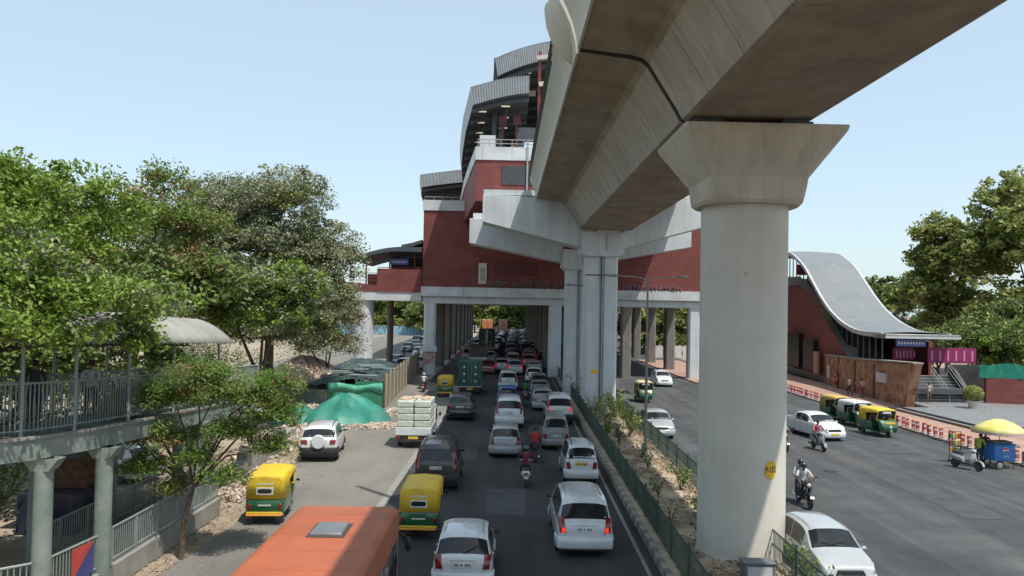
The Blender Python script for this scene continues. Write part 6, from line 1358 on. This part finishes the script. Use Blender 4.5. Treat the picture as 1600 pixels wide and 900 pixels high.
for k, (x, y, rx, h, n, m) in enumerate(((6.5,25.9,.5,1.0,140,LF_DUST),(7.1,29.0,.5,.9,170,LF_FEATH),(6.2,31.8,.35,.8,90,LF_DUST),(7.4,33.2,.45,1.1,190,LF_FEATH),(6.8,37.5,.5,1.0,160,LF_DUST),(6.3,43.5,.7,1.5,320,LF_DUST),(7.3,46.5,.8,1.5,420,LF_YEL),(6.5,49.5,1.0,1.9,650,LF_YEL),(7.9,51.0,.8,1.5,420,LF_GREEN),(6.0,53.6,.9,1.9,520,LF_YEL),(7.6,54.6,1.0,2.0,600,LF_GREEN),(6.2,62.5,1.2,3.2,900,LF_DEEP),(7.8,63.5,1.0,2.2,500,LF_GREEN),(8.3,22.0,.5,1.2,260,LF_FEATH),(8.7-.6,20.3,.45,.9,200,LF_GREEN),(5.9,28.1,.3,.6,70,LF_DUST),(6.9,40.0,.4,.8,120,LF_DUST),(6.0,46.8,.5,1.0,220,LF_GREEN))):
    shrub({0:'dry low shrub in the sand just behind the round pier'}.get(k, 'leafy roadside shrub growing in the sandy median between the railings'), x, y, .2, rx, h, n, m, 40+k, .075, None if k == 0 else 'shrubs in the sandy median')
for k, (x, y, rx, h, n, m) in enumerate(((-21,56,2.4,4.2,1600,LF_DEEP),(-24,60,2.6,4.6,1700,LF_DUST),(-20.5,50,2.2,3.4,1300,LF_DEEP),(-24,50,2.6,4,1500,LF_DEEP),(-19,76,2.4,4.4,1500,LF_DUST),(-22.5,70,2.6,4.6,1600,LF_DEEP),(-26,72,2.8,5,1700,LF_DEEP),(-27,66,2.8,5,1700,LF_DUST),(-30,76,3,5.5,1700,LF_DEEP),(-16,24,2.2,2.6,900,LF_DEEP),(-19,23,2.4,3.0,900,LF_DEEP),(-18.5,30,2.4,3.2,900,LF_DEEP),(-17.0,36,2.2,2.6,800,LF_DEEP),(-21,36,2.6,3,900,LF_DEEP),(-16.5,42,2.0,2.4,700,LF_DUST),(-12.6,40.5,1.2,2.2,520,LF_DUST),(-12.0,46.5,1.1,1.9,420,LF_FEATH),(-13.8,37,1.3,2.4,520,LF_DEEP),(-15,57,1.5,2.6,600,LF_DUST),(-18.5,52,1.8,3.0,700,LF_DEEP),(-12.8,71,1.3,2.2,450,LF_DUST),(-11.2,30.2,.7,1.2,250,LF_FEATH))):
    shrub('scrubby bush on the dirt verge left of the service lane', x, y, 0, rx, h, n, m, 80+k, .09, 'bushes on the left verge')
RLab = ['big yellow green tree filling the right edge behind the entrance','tall yellow green tree standing left of the biggest right-hand tree','hazy green tree far behind the wave roof at its right','second hazy green tree far off beyond the pink hoarding','shaded green tree low behind the pink hoarding','bright green tree at the far right edge over the green netting','leafy green tree between the wave roof and the pink hoarding','deep green tree behind the netted red wall']
for k, (x, y, th, bl, n, sz, ms) in enumerate((
    (67.5,102,6,[(-3,-1,17,6,5,6),(0,0,16,7,6,6),(5,0,20,6,6,5),(-2,0,22,5,4.5,4.0),(-6,2,14,5,4,4.4),(7,-4,12,6,5,4.5),(-2,-4,9,7,4,4),(4,-3,6,6,4,3.4)],42000,.34,[LF_YEL,LF_DEEP]),
    (60.0,108,6,[(0,0,14.5,4.4,4,4.6),(-1.4,0,18.6,2.8,2.6,2.4),(2.8,0,17,3,3,3),(-2.4,0,10.5,3.6,3.2,2.8),(2,0,8.5,4.2,3,2.8),(-1,-1,5.5,4,3,2.4)],28000,.32,[LF_YEL,LF_DEEP]),
    (62,150,5,[(0,0,9,5.5,5,4),(-4,0,11.5,4.5,4,3.4),(4,0,12,4,4,3),(0,0,5,7,4,3.4)],14000,.42,[LF_DEEP,LF_YEL]),
    (76,160,5,[(0,0,10,6,5,4.5),(-6,0,8,5,4,3.5),(6,0,12,5,4,4),(-3,0,4,8,4,3)],14000,.45,[LF_DEEP,LF_YEL]),
    (53,86,3,[(0,0,6.0,4.2,3.2,2.6),(4,0,7.5,3.6,3,2.6),(9,0,6,4,3,2.6),(-2,0,4,3,2.4,2),(4,0,3.2,6,2.6,1.8)],22000,.22,[LF_DEEP,LF_YEL]),
    (60,76,4,[(0,0,9.5,3.8,3.5,3.4),(-3.6,0,7.2,3.0,2.6,2.2),(3,0,12,3.6,3,3),(2,0,6,4,3,2.2),(-4,0,4.4,2.6,2,1.6)],24000,.22,[LF_YEL,LF_GREEN]),
    (44.5,82,2.0,[(0,0,4.0,2.6,2.4,2.0),(2.5,1,5.0,2.4,2.2,2.0),(-1.5,2,3.2,2,2,1.6)],14000,.17,[LF_DEEP,LF_YEL]),
    (48.5,78,2.6,[(0,0,5.0,3,2.6,1.8),(3,0,5.6,2.6,2.4,1.8),(-2.5,2,4.4,2.2,2,1.5),(1,0,3,3.4,2,1.4)],14000,.19,[LF_DEEP,LF_GREEN]))):
    tree('roadside_tree', RLab[k], 'tree', (x,y,0), th, bl, n, sz, ms, 120+k, tr=.32 if th > 4 else .2, clump=1.1 if sz > .185 and th > 5 else .9, per=50, mix=.18, gap=.4, bark=BARKL if k in (0,1) else BARK)
for k, (x, y, sc_) in enumerate(((-2,240,.8),(4.5,246,.8),(-9,236,.9),(24.5,138,.75),(30,146,.8),(27,155,.9),(36,140,.8),(-20,205,.9),(-28,215,1.0),(-36,208,1.0),(-5,290,1.5),(4,300,1.6),(12,285,1.4),(-14,270,1.3),(14,235,1.0),(24,215,1.0),(32,205,1.2),(42,240,1.3),(-22,250,1.1),(-32,240,1.3),(-42,250,1.3),(-13,330,1.3),(3,345,1.2),(-54,240,1.4),(52,210,1.1),(20,300,1.2),(25,200,1.0),(31,192,1.1),(37,185,1.0),(70,230,1.6),(92,240,1.7),(115,230,1.8),(-75,230,1.8),(-60,200,1.4),(-100,210,2.0),(140,250,2),(45,178,1.0))):
    tree('background_tree', 'hazy green tree in the distance beyond the station', 'tree', (x,y,0), 3*sc_, [(0,0,6.5*sc_,4.5*sc_,4*sc_,3.2*sc_),(3*sc_,0,8.5*sc_,3*sc_,3*sc_,2.4*sc_),(-3*sc_,1,5.5*sc_,3*sc_,3*sc_,2.4*sc_),(0,-1,2.8*sc_,5.0*sc_,3*sc_,2.2*sc_),(4*sc_,-1,3.2*sc_,3*sc_,2.4*sc_,2.2*sc_)], 7600, .46, [LF_DEEP,LF_YEL], 200+k, clump=1.4, per=36, mix=.5, group='distant trees beyond the station')
pp = thing('potted_plant', 'round clipped shrub in a white planter on the entrance apron', 'potted plant', (36.6,62.3,.42))
b = MB(); b.lathe([(.30,0),(.42,.55),(.46,.6),(.40,.6),(.36,.5)], 14); b.build('planter', BWHT, pp)
P = []; r0 = np.random.default_rng(5); g = r0.normal(size=(1500,3)); g /= np.linalg.norm(g,axis=1)[:,None]; P = g*(.55+.2*r0.random(1500))[:,None]*np.array([1,1,.85])+np.array([0,0,1.15])
o = bpy.data.objects.new('foliage', leaves_mesh('foliage', P, .09, [LF_YEL], 6)); C.objects.link(o); o.parent = pp
# leaf litter and scrub on the ground
def litter(name, label, n, fx, size, m, seed):
    r = random.Random(seed); P = [fx(r) for _ in range(n)]; me = leaves_mesh(name, P, size, [m], seed, .5, 2.2); o = bpy.data.objects.new(name, me); C.objects.link(o); return tag(o, label, 'leaf litter', None, 'stuff')
LIT = leafmat('litter', (.10,.07,.04), (.26,.20,.12), (.36,.30,.20), 2, .05)
def fm(r):
    while True:
        y = r.uniform(16,62); x = r.uniform(5.0,8.1)
        if math.sin(x*3+y*1.1)+math.sin(y*2.3-x) > -.5: return (x+dr(y), y, .25+r.random()*.10)
litter('leaf_litter', 'dry leaf litter heaped over the sandy median', 9000, fm, .07, LIT, 31)
litter('leaf_litter', 'dry fallen leaves over the dirt verge on the left', 5000, lambda r: (r.uniform(-14,-9.3), r.uniform(22,56), .02+r.random()*.04), .06, LIT, 32)
def fr(r):
    y = r.uniform(22,64); return (r.choice([-4.4,26.0,26.0,-8.9,-8.5])+r.gauss(0,.35)+dr(y), y, .015)
litter('road_debris', 'small litter and dry leaves gathered along the road edges', 900, fr, .05, LIT, 33)
# distant background beyond the station
FAR = ((-30,262,16,9,(.42,.38,.33)),(34,270,24,5,(.55,.53,.50)),(-62,280,26,10,(.40,.37,.33)))
for k, (x, y, wd, h, c) in enumerate(FAR):
    t = thing('distant_building', ['plain low building far beyond the station at left','white low building beyond the right carriageway','plain block far off behind the left trees'][k], 'building', (x,y,0)); m = mat('far_wall_%s' % 'abcde'[k], c, .85, world=True, dirt=.3)
    b = MB(); b.box(-wd/2,wd/2,-5,5,0,h); b.box(-wd/2-.2,wd/2+.2,-5.2,5.2,h,h+.5); wl = b.build('wall', m, t, smooth=0)
    for i in range(int(h//3.2)):
        b = MB()
        for j in range(int(wd//3)): b.box(-wd/2+.8+j*3,-wd/2+2.2+j*3,-5.06,-4.98,1+i*3.2,2.5+i*3.2)
        split(b.build('window_row', GLASS, wl, smooth=0))
t = thing('site_screen', 'light blue sheet hoarding far behind the station on the left', 'hoarding', (-40,205,0))
b = MB(); b.grid([[(x,205+.1*(i%2),z) for i, x in enumerate(np.linspace(-44,-19,60))] for z in (0,2.3)]); b.build('sheet', mat('sky_blue_sheet', (.25,.42,.52), .6, world=True), t, world=True, recalc=False, smooth=0)
t = thing('site_screen', 'white wall panels beyond the far side of the right carriageway', 'wall', (30,128,0))
for i in range(6):
    b = MB(); b.box(22.5+i*3,25.3+i*3,128,128.2,0,1.9); b.build('panel', mat('white_panel', (.6,.6,.58), .7, world=True), t, world=True, smooth=0)
t = thing('blue_barrier', 'teal sheet barrier behind the right columns of the station', 'barrier', (18,175,0)); b = MB(); b.box(12.5,19,175,175.15,0,2.2); b.build('sheet', mat('teal_sheet', (.05,.32,.38), .6), t, world=True)
# ------------------------------------------------------------------ traffic heading away, nearest first
CARG = 'cars queuing under the station'
def car_at(px, py, kind, label, cat, pm, tyre=True, dY=0, rz=0.0, x=None, y=None, **k):
    g = gr(px, py); Lc = CARS[kind]['L']; yy = (g.y if y is None else y); xx = g.x*(yy/g.y) if x is None else x
    return make_car(kind, 'car', label, cat, pm, (xx, yy+Lc*.5-.205*Lc+(-.0), .01), rz, **k)
c_hatch = make_car('hatchback', 'car', 'white hatchback nearest the camera, cut off at the bottom edge beside the orange bus', 'car', WHITE, (-1.0,23.0,.01), .0, gate=None)
c_mpv = car_at(909,858,'people_carrier','white people carrier with lit brake lights driving beside the median fence','people carrier',WHITE, lit=True)
c_tall = car_at(906,751,'tall_wagon','white tall wagon with a yellow number plate ahead of the white people carrier','car',WHITE, plate=PLATEY, rails=DARKMET)
c_van = car_at(867,700,'van','grey van ahead of the yellow-plated white wagon','van',mat('steel_grey_paint',(.24,.245,.25),.3,coat=.5,dirt=.2))
c_silver = car_at(789,712,'hatchback','silver hatchback in the middle lane behind the boxy white jeep','car',SILVER)
c_jeep = car_at(795,667,'tall_suv','boxy white jeep with a dark rear window in the middle lane','jeep',WHITE, gate=None, bumper=WHITE)
c_bsuv = car_at(719,655,'low_suv','black sport utility car behind the green truck','sport utility car',BLACK, gate=1.02, rails=CHROME)
c_djeep = car_at(683,762,'tall_suv','dark jeep with tall pinkish tail lights just ahead of the near three-wheeler','jeep',mat('brown_black_paint',(.035,.028,.028),.3,coat=.5,dirt=.25), rails=True, bumper=PLASTIC, gate=1.02)
car_at(873,662,'tall_suv','white jeep with red lights behind its rear window in the fence-side lane','jeep',paint('cream_white',(.66,.66,.64)), lit=True, bumper=PLASTIC)
c_sedan = car_at(848,640,'sedan','silver saloon car in the fence-side lane ahead of the red-lit jeep','saloon car',SILVER)
make_car('hatchback','car','bright blue small car between two white cars in the middle lane','car',BLUE,(.25,62.6,.01))
make_car('people_carrier','car','white people carrier ahead of the bright blue car','people carrier',WHITE,(.35,75.5,.01))
car_at(496,717,'low_suv','white compact car with a spare wheel on its back parked on the service lane','sport utility car',WHITE, spare=WHITE, bumper=PLASTIC, rails=DARKMET, rz=R_(6))
make_car('hatchback','car','white hatchback parked behind the ramp columns at the left','car',WHITE,(-16.4,34.6,.01),R_(62))
T = {k: snap(v) for k, v in dict(hatchback=c_hatch, people_carrier=c_mpv, tall_wagon=c_tall, van=c_van, tall_suv=c_jeep, low_suv=c_bsuv, sedan=c_sedan).items()}
ORIG = dict(hatchback='white_paint', people_carrier='white_paint', tall_wagon='white_paint', van='steel_grey_paint', tall_suv='white_paint', low_suv='black_paint', sedan='silver_paint')
PM = dict(white=WHITE, silver=SILVER, grey=GREY, black=BLACK, red=RED, blue=BLUE, brown=BROWN, maroon=MAROON, beige=BEIGE)
def more(kind, col, x, y, label, rz=0.0, group=None, lit=None):
    sw = {ORIG[kind]: PM[col]}
    if lit is True: sw['tail_lens'] = LAMPMID
    if lit is False: sw['lit_brake_lens'] = LAMPRED
    return dup(T[kind], (x,y,.01), rz, label, group, sw)
more('sedan','grey',3.0,68.5,'grey saloon car ahead of the silver saloon in the fence-side lane')
more('hatchback','grey',3.2,75.0,'grey hatchback third ahead of the red-lit jeep in the fence-side lane')
more('hatchback','white',3.0,83.0,'white hatchback just inside the station shade near the fence', lit=False)
more('sedan','maroon',-1.9,92.0,'dark red saloon car with bright brake lights ahead of the green truck', lit=True)
more('hatchback','white',-.3,96.0,'small white car with lit brake lights under the station edge', lit=True)
more('people_carrier','silver',1.2,92.0,'silver people carrier in the gap ahead of the white people carrier', lit=True)
more('sedan','white',3.4,92.5,'white saloon car beside the fence under the station edge', lit=False)
rg = random.Random(77); cl_ = ['white','white','silver','grey','black','white','maroon','silver','blue','beige','white','black']
for lane, x0 in enumerate((-5.6,-2.6,.1,2.6,4.2)):
    y = 101+rg.uniform(0,4)+(8 if lane in (0,1) else 0)
    while y < (270 if lane else 230):
        kd = rg.choice(['hatchback','sedan','hatchback','tall_wagon','low_suv','tall_suv','people_carrier','van'])
        if not (lane <= 1 and (98 < y < 108 or 120 < y < 140)):
            more(kd, rg.choice(cl_), x0+.012*(y-50)+rg.uniform(-.3,.3), y, 'car deep in the packed queue under the station, too far to tell from its neighbours', R_(rg.uniform(-2,2)), CARG, lit=(rg.random() < .16))
        y += rg.uniform(5.6,7.8)
# parked and moving cars left of the station columns
for k, (kd, cl, x, y, rz, lb) in enumerate((('sedan','black',-13.4,99,170,'black saloon car in the shade just left of the first station column'),('hatchback','grey',-11.6,92,175,'grey car half hidden behind the plank hoarding under the red wing'),('sedan','silver',-10.4,96.5,180,'silver car nose-on beside the first station column'),('tall_suv','black',-16.5,150,180,'black jeep out in the sun beyond the red wing'),('hatchback','white',-12.6,118,180,'white car parked under the wing behind the brown column'))): more(kd, cl, x, y, lb, R_(rz))
rg = random.Random(5)
for k in range(16): more(rg.choice(['hatchback','sedan','tall_wagon','people_carrier']), rg.choice(['white','white','silver','grey','black']), -11.8-rg.uniform(0,1)-3.4*(k%2), 126+k*5.5, 'car in the distant side-road queue left of the station columns', R_(180+rg.uniform(-3,3)), 'cars on the side road left of the station')
# three-wheelers, trucks, bus
make_auto('yellow and green three-wheeler in the traffic between the orange bus and the dark jeep', (gr(655,838).x, gr(655,838).y+.85, .01))
au = make_auto('yellow and green three-wheeler parked at the left edge of the service lane', (gr(414,816).x, gr(414,816).y+.85, .01), R_(4)); ta = snap(au)
g = gr(695,620); dup(ta, (g.x, g.y+.85, .01), 0, 'yellow and green three-wheeler with a white top beside the far green truck', None, None)
for (px, py, lb, sw) in ((1390,684,'yellow topped three-wheeler at the front of the parked trio by the bollards',None),(1352,669,'white topped three-wheeler in the middle of the parked trio by the bollards',{'canopy_yellow':AWHT}),(1321,659,'weathered yellow topped three-wheeler at the back of the parked trio by the bollards',{'canopy_yellow':mat('canopy_faded',(.50,.34,.07),.6,dirt=.5)}),(1013,630,'cream topped three-wheeler coming out from under the station on the right road',{'canopy_yellow':mat('canopy_cream',(.55,.46,.26),.6,dirt=.3)})):
    g = gr(px,py); dup(ta, (g.x-.2, g.y+1.0, .01), R_(180+(8 if px > 1100 else 0)), lb, None, sw)
make_bus('orange bus seen from above at the bottom edge, its flat roof carrying a grey hatch', (-3.62,15.3,.01))
g = gr(648,697)
make_truck('cargo_truck', 'white pickup truck loaded with tall stacks of white wrapped bundles', (g.x, g.y+1.25, .01), 0, 'none', L=4.2, W=1.9, bed=.78, Ht=2.5)
tb = thing  # bundles are loose cargo: things of their own
rn = ['lowest','second','third','fourth','topmost']
for i in range(2):
    for k in range(5):
        hh = .345; q = MB(); x0 = g.x+(-.90 if i == 0 else .01); j = random.uniform(-.02,.02); y0 = g.y+1.25-2.1+.06+.03*random.random()
        for s_ in range(3): q.box(x0+j+.01, x0+.88+j, y0+s_*.86, y0+s_*.86+.84, .80+k*hh, .80+(k+1)*hh-.02)
        tag(q.build('wrapped_bundle', WRAP, None, bevel=.04), '%s white wrapped bundle in the %s stack on the pickup truck' % (rn[k], ['left','right'][i]), 'bundle', 'wrapped bundles on the pickup truck')
for i, lb in enumerate(('left','middle','right')):
    q = MB(); q.ball((g.x-.55+.55*i, g.y+.35+.5*(i%2), 2.53), (.36-.06*i,.75-.2*(i%2),.09+.03*i), 0, 9, 6); tag(q.build('sack', CARGOY), 'orange sack at the %s on top of the white bundles' % lb, 'sack', 'sacks on the pickup truck')
make_truck('box_truck', 'small truck with dark green painted rear doors ahead of the black sport utility car', (-2.95,71.2,.01), 0, 'box', L=4.8, W=1.95, bed=.75, Ht=2.85, boxm=TRGRN)
make_truck('cargo_truck', 'brown open truck under the station edge at the left', (-3.3,103,.01), 0, 'open', L=6.5, W=2.3, bed=1.0, Ht=2.7, boxm=BROWN)
make_truck('tanker_truck', 'tall dark truck with three lit rear lamps deep under the station', (-2.9,131,.01), 0, 'box', L=8, W=2.5, bed=1.0, Ht=4.0, boxm=mat('dark_truck',(.035,.05,.04),.6), lit=True)
make_truck('cargo_truck', 'orange loaded truck in the sun at the far end of the tunnel', (-4.5,205,.01), 0, 'box', L=8, W=2.5, bed=1.0, Ht=4.3, boxm=mat('orange_truck',(.60,.20,.10),.7))
make_truck('cargo_truck', 'faded salmon truck at the far end of the tunnel right of the orange one', (-.6,218,.01), 0, 'box', L=8, W=2.4, bed=1.0, Ht=4.2, boxm=mat('salmon_truck',(.55,.25,.17),.7))
# right carriageway, coming towards the camera
def front_at(px, py, kind, col, label, rz=180.0, shift=.19):
    g = gr(px,py); Lc = CARS[kind]['L']; return more(kind, col, g.x, g.y+Lc*.5-shift*Lc, label, R_(rz))
front_at(1037,604,'hatchback','white','white car coming out from under the station on the right carriageway')
front_at(1030,683,'sedan','silver','silver saloon car passing behind the median railing on the right carriageway')
tx = more('sedan','white',19.3,49.6,'white saloon taxi with a yellow front plate in the middle of the right carriageway',R_(190)); recolour([k for k in C.objects if k.parent == tx], {'white_plate': PLATEY})
make_car('hatchback','car','pale silver hatchback facing the camera at the bottom right beside the round pier','car',paint('ice_silver',(.40,.43,.45)),(9.35,23.4,.01),R_(180+2), mirror=paint('ice_silver',(.4,.43,.45)))
# two-wheelers and their riders
def ride(kind, label, rlabel, x, y, rz, pm, shirt, pants, head='helmet', headm=None, pose='scooter', extra=None):
    z = .01; (make_scooter if kind == 's' else make_motorcycle)(label, (x,y,z), rz, pm)
    M = Matrix.Translation((x,y,z)) @ Matrix.Rotation(rz,4,'Z')
    make_person(rlabel, (x,y,z), rz, pose, shirt, pants, head, headm=headm)
    if extra: make_person(extra[0], (x,y,z), rz, 'pillion', extra[1], extra[2], extra[3], headm=extra[4] if len(extra) > 4 else None)
HSIL = paint('silver_helmet', (.5,.5,.5)); HBLK = BLACK
g = gr(821,760); ride('s','white scooter ridden by the person in maroon in the middle of the road','person in a maroon shirt and dark helmet riding the white scooter',g.x,g.y+.3,0,WHITE,cloth('maroon',(.16,.02,.04)),DARKC)
g = gr(836,722); ride('m','dark motorcycle ridden by the person in the red shirt beside the grey van','person in a bright red shirt riding a motorcycle beside the grey van',g.x,g.y+.5,0,BLACK,cloth('red',(.42,.025,.03)),DENIM,'hair')
g = gr(662,612); ride('s','dark scooter far ahead on the left beside the plank hoarding','person in a white shirt riding the far scooter beside the plank hoarding',g.x,g.y,0,MAROON,cloth('white',(.55,.55,.56)),DENIM,'helmet',HSIL)
ride('s','green scooter in the gap right of the white people carrier','person in a green shirt riding in the gap right of the white people carrier',1.75,66.5,0,GREY,cloth('green',(.02,.20,.07)),DARKC)
g = gr(1285,706); ride('s','dark scooter coming towards the camera beside the white saloon taxi','person in a pink top riding the scooter beside the white saloon taxi',g.x,g.y+.6,R_(184),GREY,cloth('pink',(.50,.10,.16)),DENIM,'hair')
g = gr(1265,795); ride('m','black motorcycle carrying two riders towards the camera','person in a white shirt and black helmet steering the motorcycle with two riders',g.x,g.y+.6,R_(178),BLACK,cloth('white',(.55,.55,.56)),DARKC,'helmet',HBLK,'scooter',('person in a grey and white shirt and silver helmet sitting behind the motorcycle rider',cloth('grey',(.36,.37,.39)),DENIM,'helmet',BLACK))
g = gr(1228,706); ride('m','motorcycle half hidden behind the right edge of the round pier','person in a cyan shirt riding half hidden behind the right edge of the round pier',g.x,g.y+.6,R_(180),BLACK,cloth('cyan',(.10,.40,.45)),DENIM,'helmet',HSIL)
g = gr(1518,736); make_scooter('silver scooter parked beside the blue drinks cart', (g.x,g.y+.5,.01), R_(205), SILVER)
# ------------------------------------------------------------------ drinks cart and its people
cx, cy = 24.95, 40.2
ct = thing('drinks_cart', 'blue drinks cart with a round logo under a yellow parasol by the bollards', 'cart', (cx,cy,.01), R_(8))
CBL = mat('cart_blue', (.01,.16,.48), .4, 0, .1, 2, dirt=.15)
b = MB(); b.box(-.58,.58,-.38,.38,.42,1.18); b.box(-.62,.62,-.42,.42,1.18,1.24); bx_ = b.build('body', CBL, ct, bevel=.025)
b = MB(); b.box(-.5,.5,-.3,.3,1.24,1.36); b.build('lid', mat('cart_lid', (.10,.11,.13), .4), ct, bevel=.03)
for xx, yy, r_, n_ in ((-.34,-.44,.22,'wheel'),(-.34,.44,.22,'wheel')):
    q = MB(); q.lathe([(r_*.6,-.03),(r_,-.035),(r_,.035),(r_*.6,.03)], 20, (0,0,0), 'y'); w_ = q.build('wheel', RUBBER, ct); w_.location = (xx,yy,r_); q = MB(); q.lathe([(r_*.1,-.05),(r_*.62,-.038),(r_*.62,.038),(r_*.1,.05)], 16, (0,0,0), 'y'); q.build('rim', RIM, w_)
b = MB()
for yy in (-.34,.34): b.tube([(.5,yy,0),(.5,yy,.44)], .025, 6); b.tube([(.55,yy,1.05),(.9,yy,1.1)], .02, 6)
b.tube([(.9,-.34,1.1),(.9,.34,1.1)], .02, 6); b.build('handle_frame', DARKMET, ct)
lg = thing('logo', None, None, (0,0,0)); lg.parent = ct
for nm_, m_, a0, a1, bulge in (('logo_red',mat('logo_red',(.60,.02,.03),.4),12,168,0),('logo_blue',mat('logo_blue',(.02,.08,.35),.4),192,348,0),):
    q = MB(); q.add([(.05+.15*math.cos(R_(a)),-.392,.93+.15*math.sin(R_(a))) for a in np.linspace(a0,a1,16)], [tuple(range(16))]); q.build(nm_, m_, lg, recalc=False, smooth=0)
q = MB(); q.add([(.05+.165*math.cos(R_(a)),-.386,.93+.165*math.sin(R_(a))) for a in np.linspace(0,345,24)], [tuple(range(24))]); q.build('logo_disc', PLATEW, lg, recalc=False, smooth=0)
letters('PEPSI', .15, lambda x,y,z: (.05+x, -.388-z*.5, .62+y), PLATEW, ct, 'lettering', world=False, ext=.004)
um = thing('parasol', 'faded yellow parasol with a pale fringe shading the drinks cart', 'parasol', (cx+.15,cy+.25,.01)); YP = mat('parasol_yellow', (.60,.52,.10), .7, 0, 0, 2.2, col2=(.66,.62,.30)); FR = mat('parasol_fringe', (.50,.38,.33), .8)
N = 32; Rm = 1.25; prf = [(.02,2.42),(.3,2.36),(.62,2.24),(.95,2.06),(Rm,1.84)]
b = MB(); b.grid([[(r_*math.cos(2*math.pi*j/N)*(1-.04*(j%4==2)*(k/4)), r_*math.sin(2*math.pi*j/N)*(1-.04*(j%4==2)*(k/4)), z) for j in range(N)] for k, (r_, z) in enumerate(prf)], close=True); cp = b.build('canopy', YP, um, recalc=False, smooth=50); cp.modifiers.new('t','SOLIDIFY').thickness = .008
b = MB(); b.grid([[(Rm*math.cos(2*math.pi*j/64)*1.003, Rm*math.sin(2*math.pi*j/64)*1.003, z-(.04 if (j%2 and z < 1.8) else 0)) for j in range(64)] for z in (1.845,1.72)], close=True); b.build('fringe', FR, cp, recalc=False, smooth=0).modifiers.new('t','SOLIDIFY').thickness = .006
b = MB(); b.tube([(0,0,0),(0,0,2.5)], .022, 8); b.build('pole', STEEL, um)
b = MB()
for j in range(8): a = 2*math.pi*j/8; b.tube([(0,0,2.38),(.6*math.cos(a),.6*math.sin(a),2.22),(1.2*math.cos(a),1.2*math.sin(a),1.86)], .008, 5)
b.build('rib', STEEL, um)
make_person('person in a yellow green vest standing at the left side of the drinks cart', (cx-.95,cy+.15,.01), R_(-60), 'work', cloth('lime',(.32,.42,.04)), DENIM, 'hair')
make_person('person in a brown shirt behind the drinks cart under the parasol', (cx-.2,cy+.95,.01), R_(175), 'work', cloth('brown',(.14,.07,.05)), DARKC, 'hair')
t = thing('goods_stand', 'small stand of hanging colourful packets beside the parked silver scooter', 'stand', (cx-1.5,cy+1.3,.01)); b = MB(); b.tube([(-.3,0,0),(-.3,0,1.6)], .02, 6); b.tube([(.3,0,0),(.3,0,1.6)], .02, 6); b.tube([(-.32,0,1.6),(.32,0,1.6)], .02, 6); b.build('frame', DARKMET, t)
for i, c in enumerate(((.5,.3,.03),(.4,.04,.03),(.05,.22,.06),(.55,.45,.3))):
    for j in range(3):
        b = MB(); b.box(-.27+i*.14,-.15+i*.14,-.03,.03,.5+j*.36,.78+j*.36); b.build('packet', mat('packet_%s' % 'abcd'[(i+j)%4], ((.5,.3,.03),(.4,.04,.03),(.05,.22,.06),(.55,.45,.3))[(i+j)%4], .5), t, bevel=.02)
make_person('person in a pale shirt walking left by the mural wall', (31.6,73.2,.12), R_(95), 'walk', cloth('pale',(.48,.44,.40)), DARKC)
make_person('person in a pink and white top standing right of the walker by the mural wall', (32.2,71.8,.12), R_(120), 'stand', cloth('rose',(.50,.30,.32)), cloth('magenta',(.25,.03,.10)))
make_person('person in pale clothes coming down the entrance steps at the left rail', (34.9,65.6,.42), R_(160), 'walk', cloth('pale'  ,(.48,.44,.40)), KHAKI)
make_person('person in a dark shirt walking on the ramp behind its railing', (-12.4,21.3,4.25), R_(30), 'walk', DARKC, DENIM)
make_person('person in a light shirt walking on the ramp ahead of the dark-shirted one', (-11.6,22.6,4.19), R_(10), 'walk', cloth('light',(.45,.45,.47)), DARKC)
make_person('person standing in the sun by the distant side-road traffic', (-14.8,118,.0), R_(200), 'stand', DARKC, DENIM)
make_person('person in white sitting-height beside the far wing column', (-17.6,120,.0), R_(180), 'stand', cloth('white',(.55,.55,.56)), KHAKI)
t = thing('pole_lamp', 'small pale lamp on a short post among the shrubs by the white parked car', 'lamp', (-11.3,37.4,0)); b = MB(); b.tube([(0,0,0),(0,0,2.6)], .03, 8); b.build('post', STEEL, t); b = MB(); b.lathe([(.28,2.55),(.2,2.7),(.05,2.78)], 14); b.build('lamp_shade', PLATEW, t)

HZ = float(__import__('os').environ.get('HZ', '0'))
if HZ:
    m = bpy.data.materials.new('haze_air'); m.use_nodes = True; n = m.node_tree; n.nodes.remove(n.nodes['Principled BSDF']); v = n.nodes.new('ShaderNodeVolumePrincipled')
    v.inputs['Color'].default_value = (.86,.92,.97,1); v.inputs['Density'].default_value = HZ; v.inputs['Anisotropy'].default_value = .3; n.links.new(v.outputs[0], n.nodes['Material Output'].inputs['Volume'])
    b = MB(); b.box(-420,420,-60,560,-1.5,40); o = b.build('haze', m, None, smooth=0); tag(o, 'thin pale dusty summer haze filling the air over the street', 'haze', None, 'stuff')
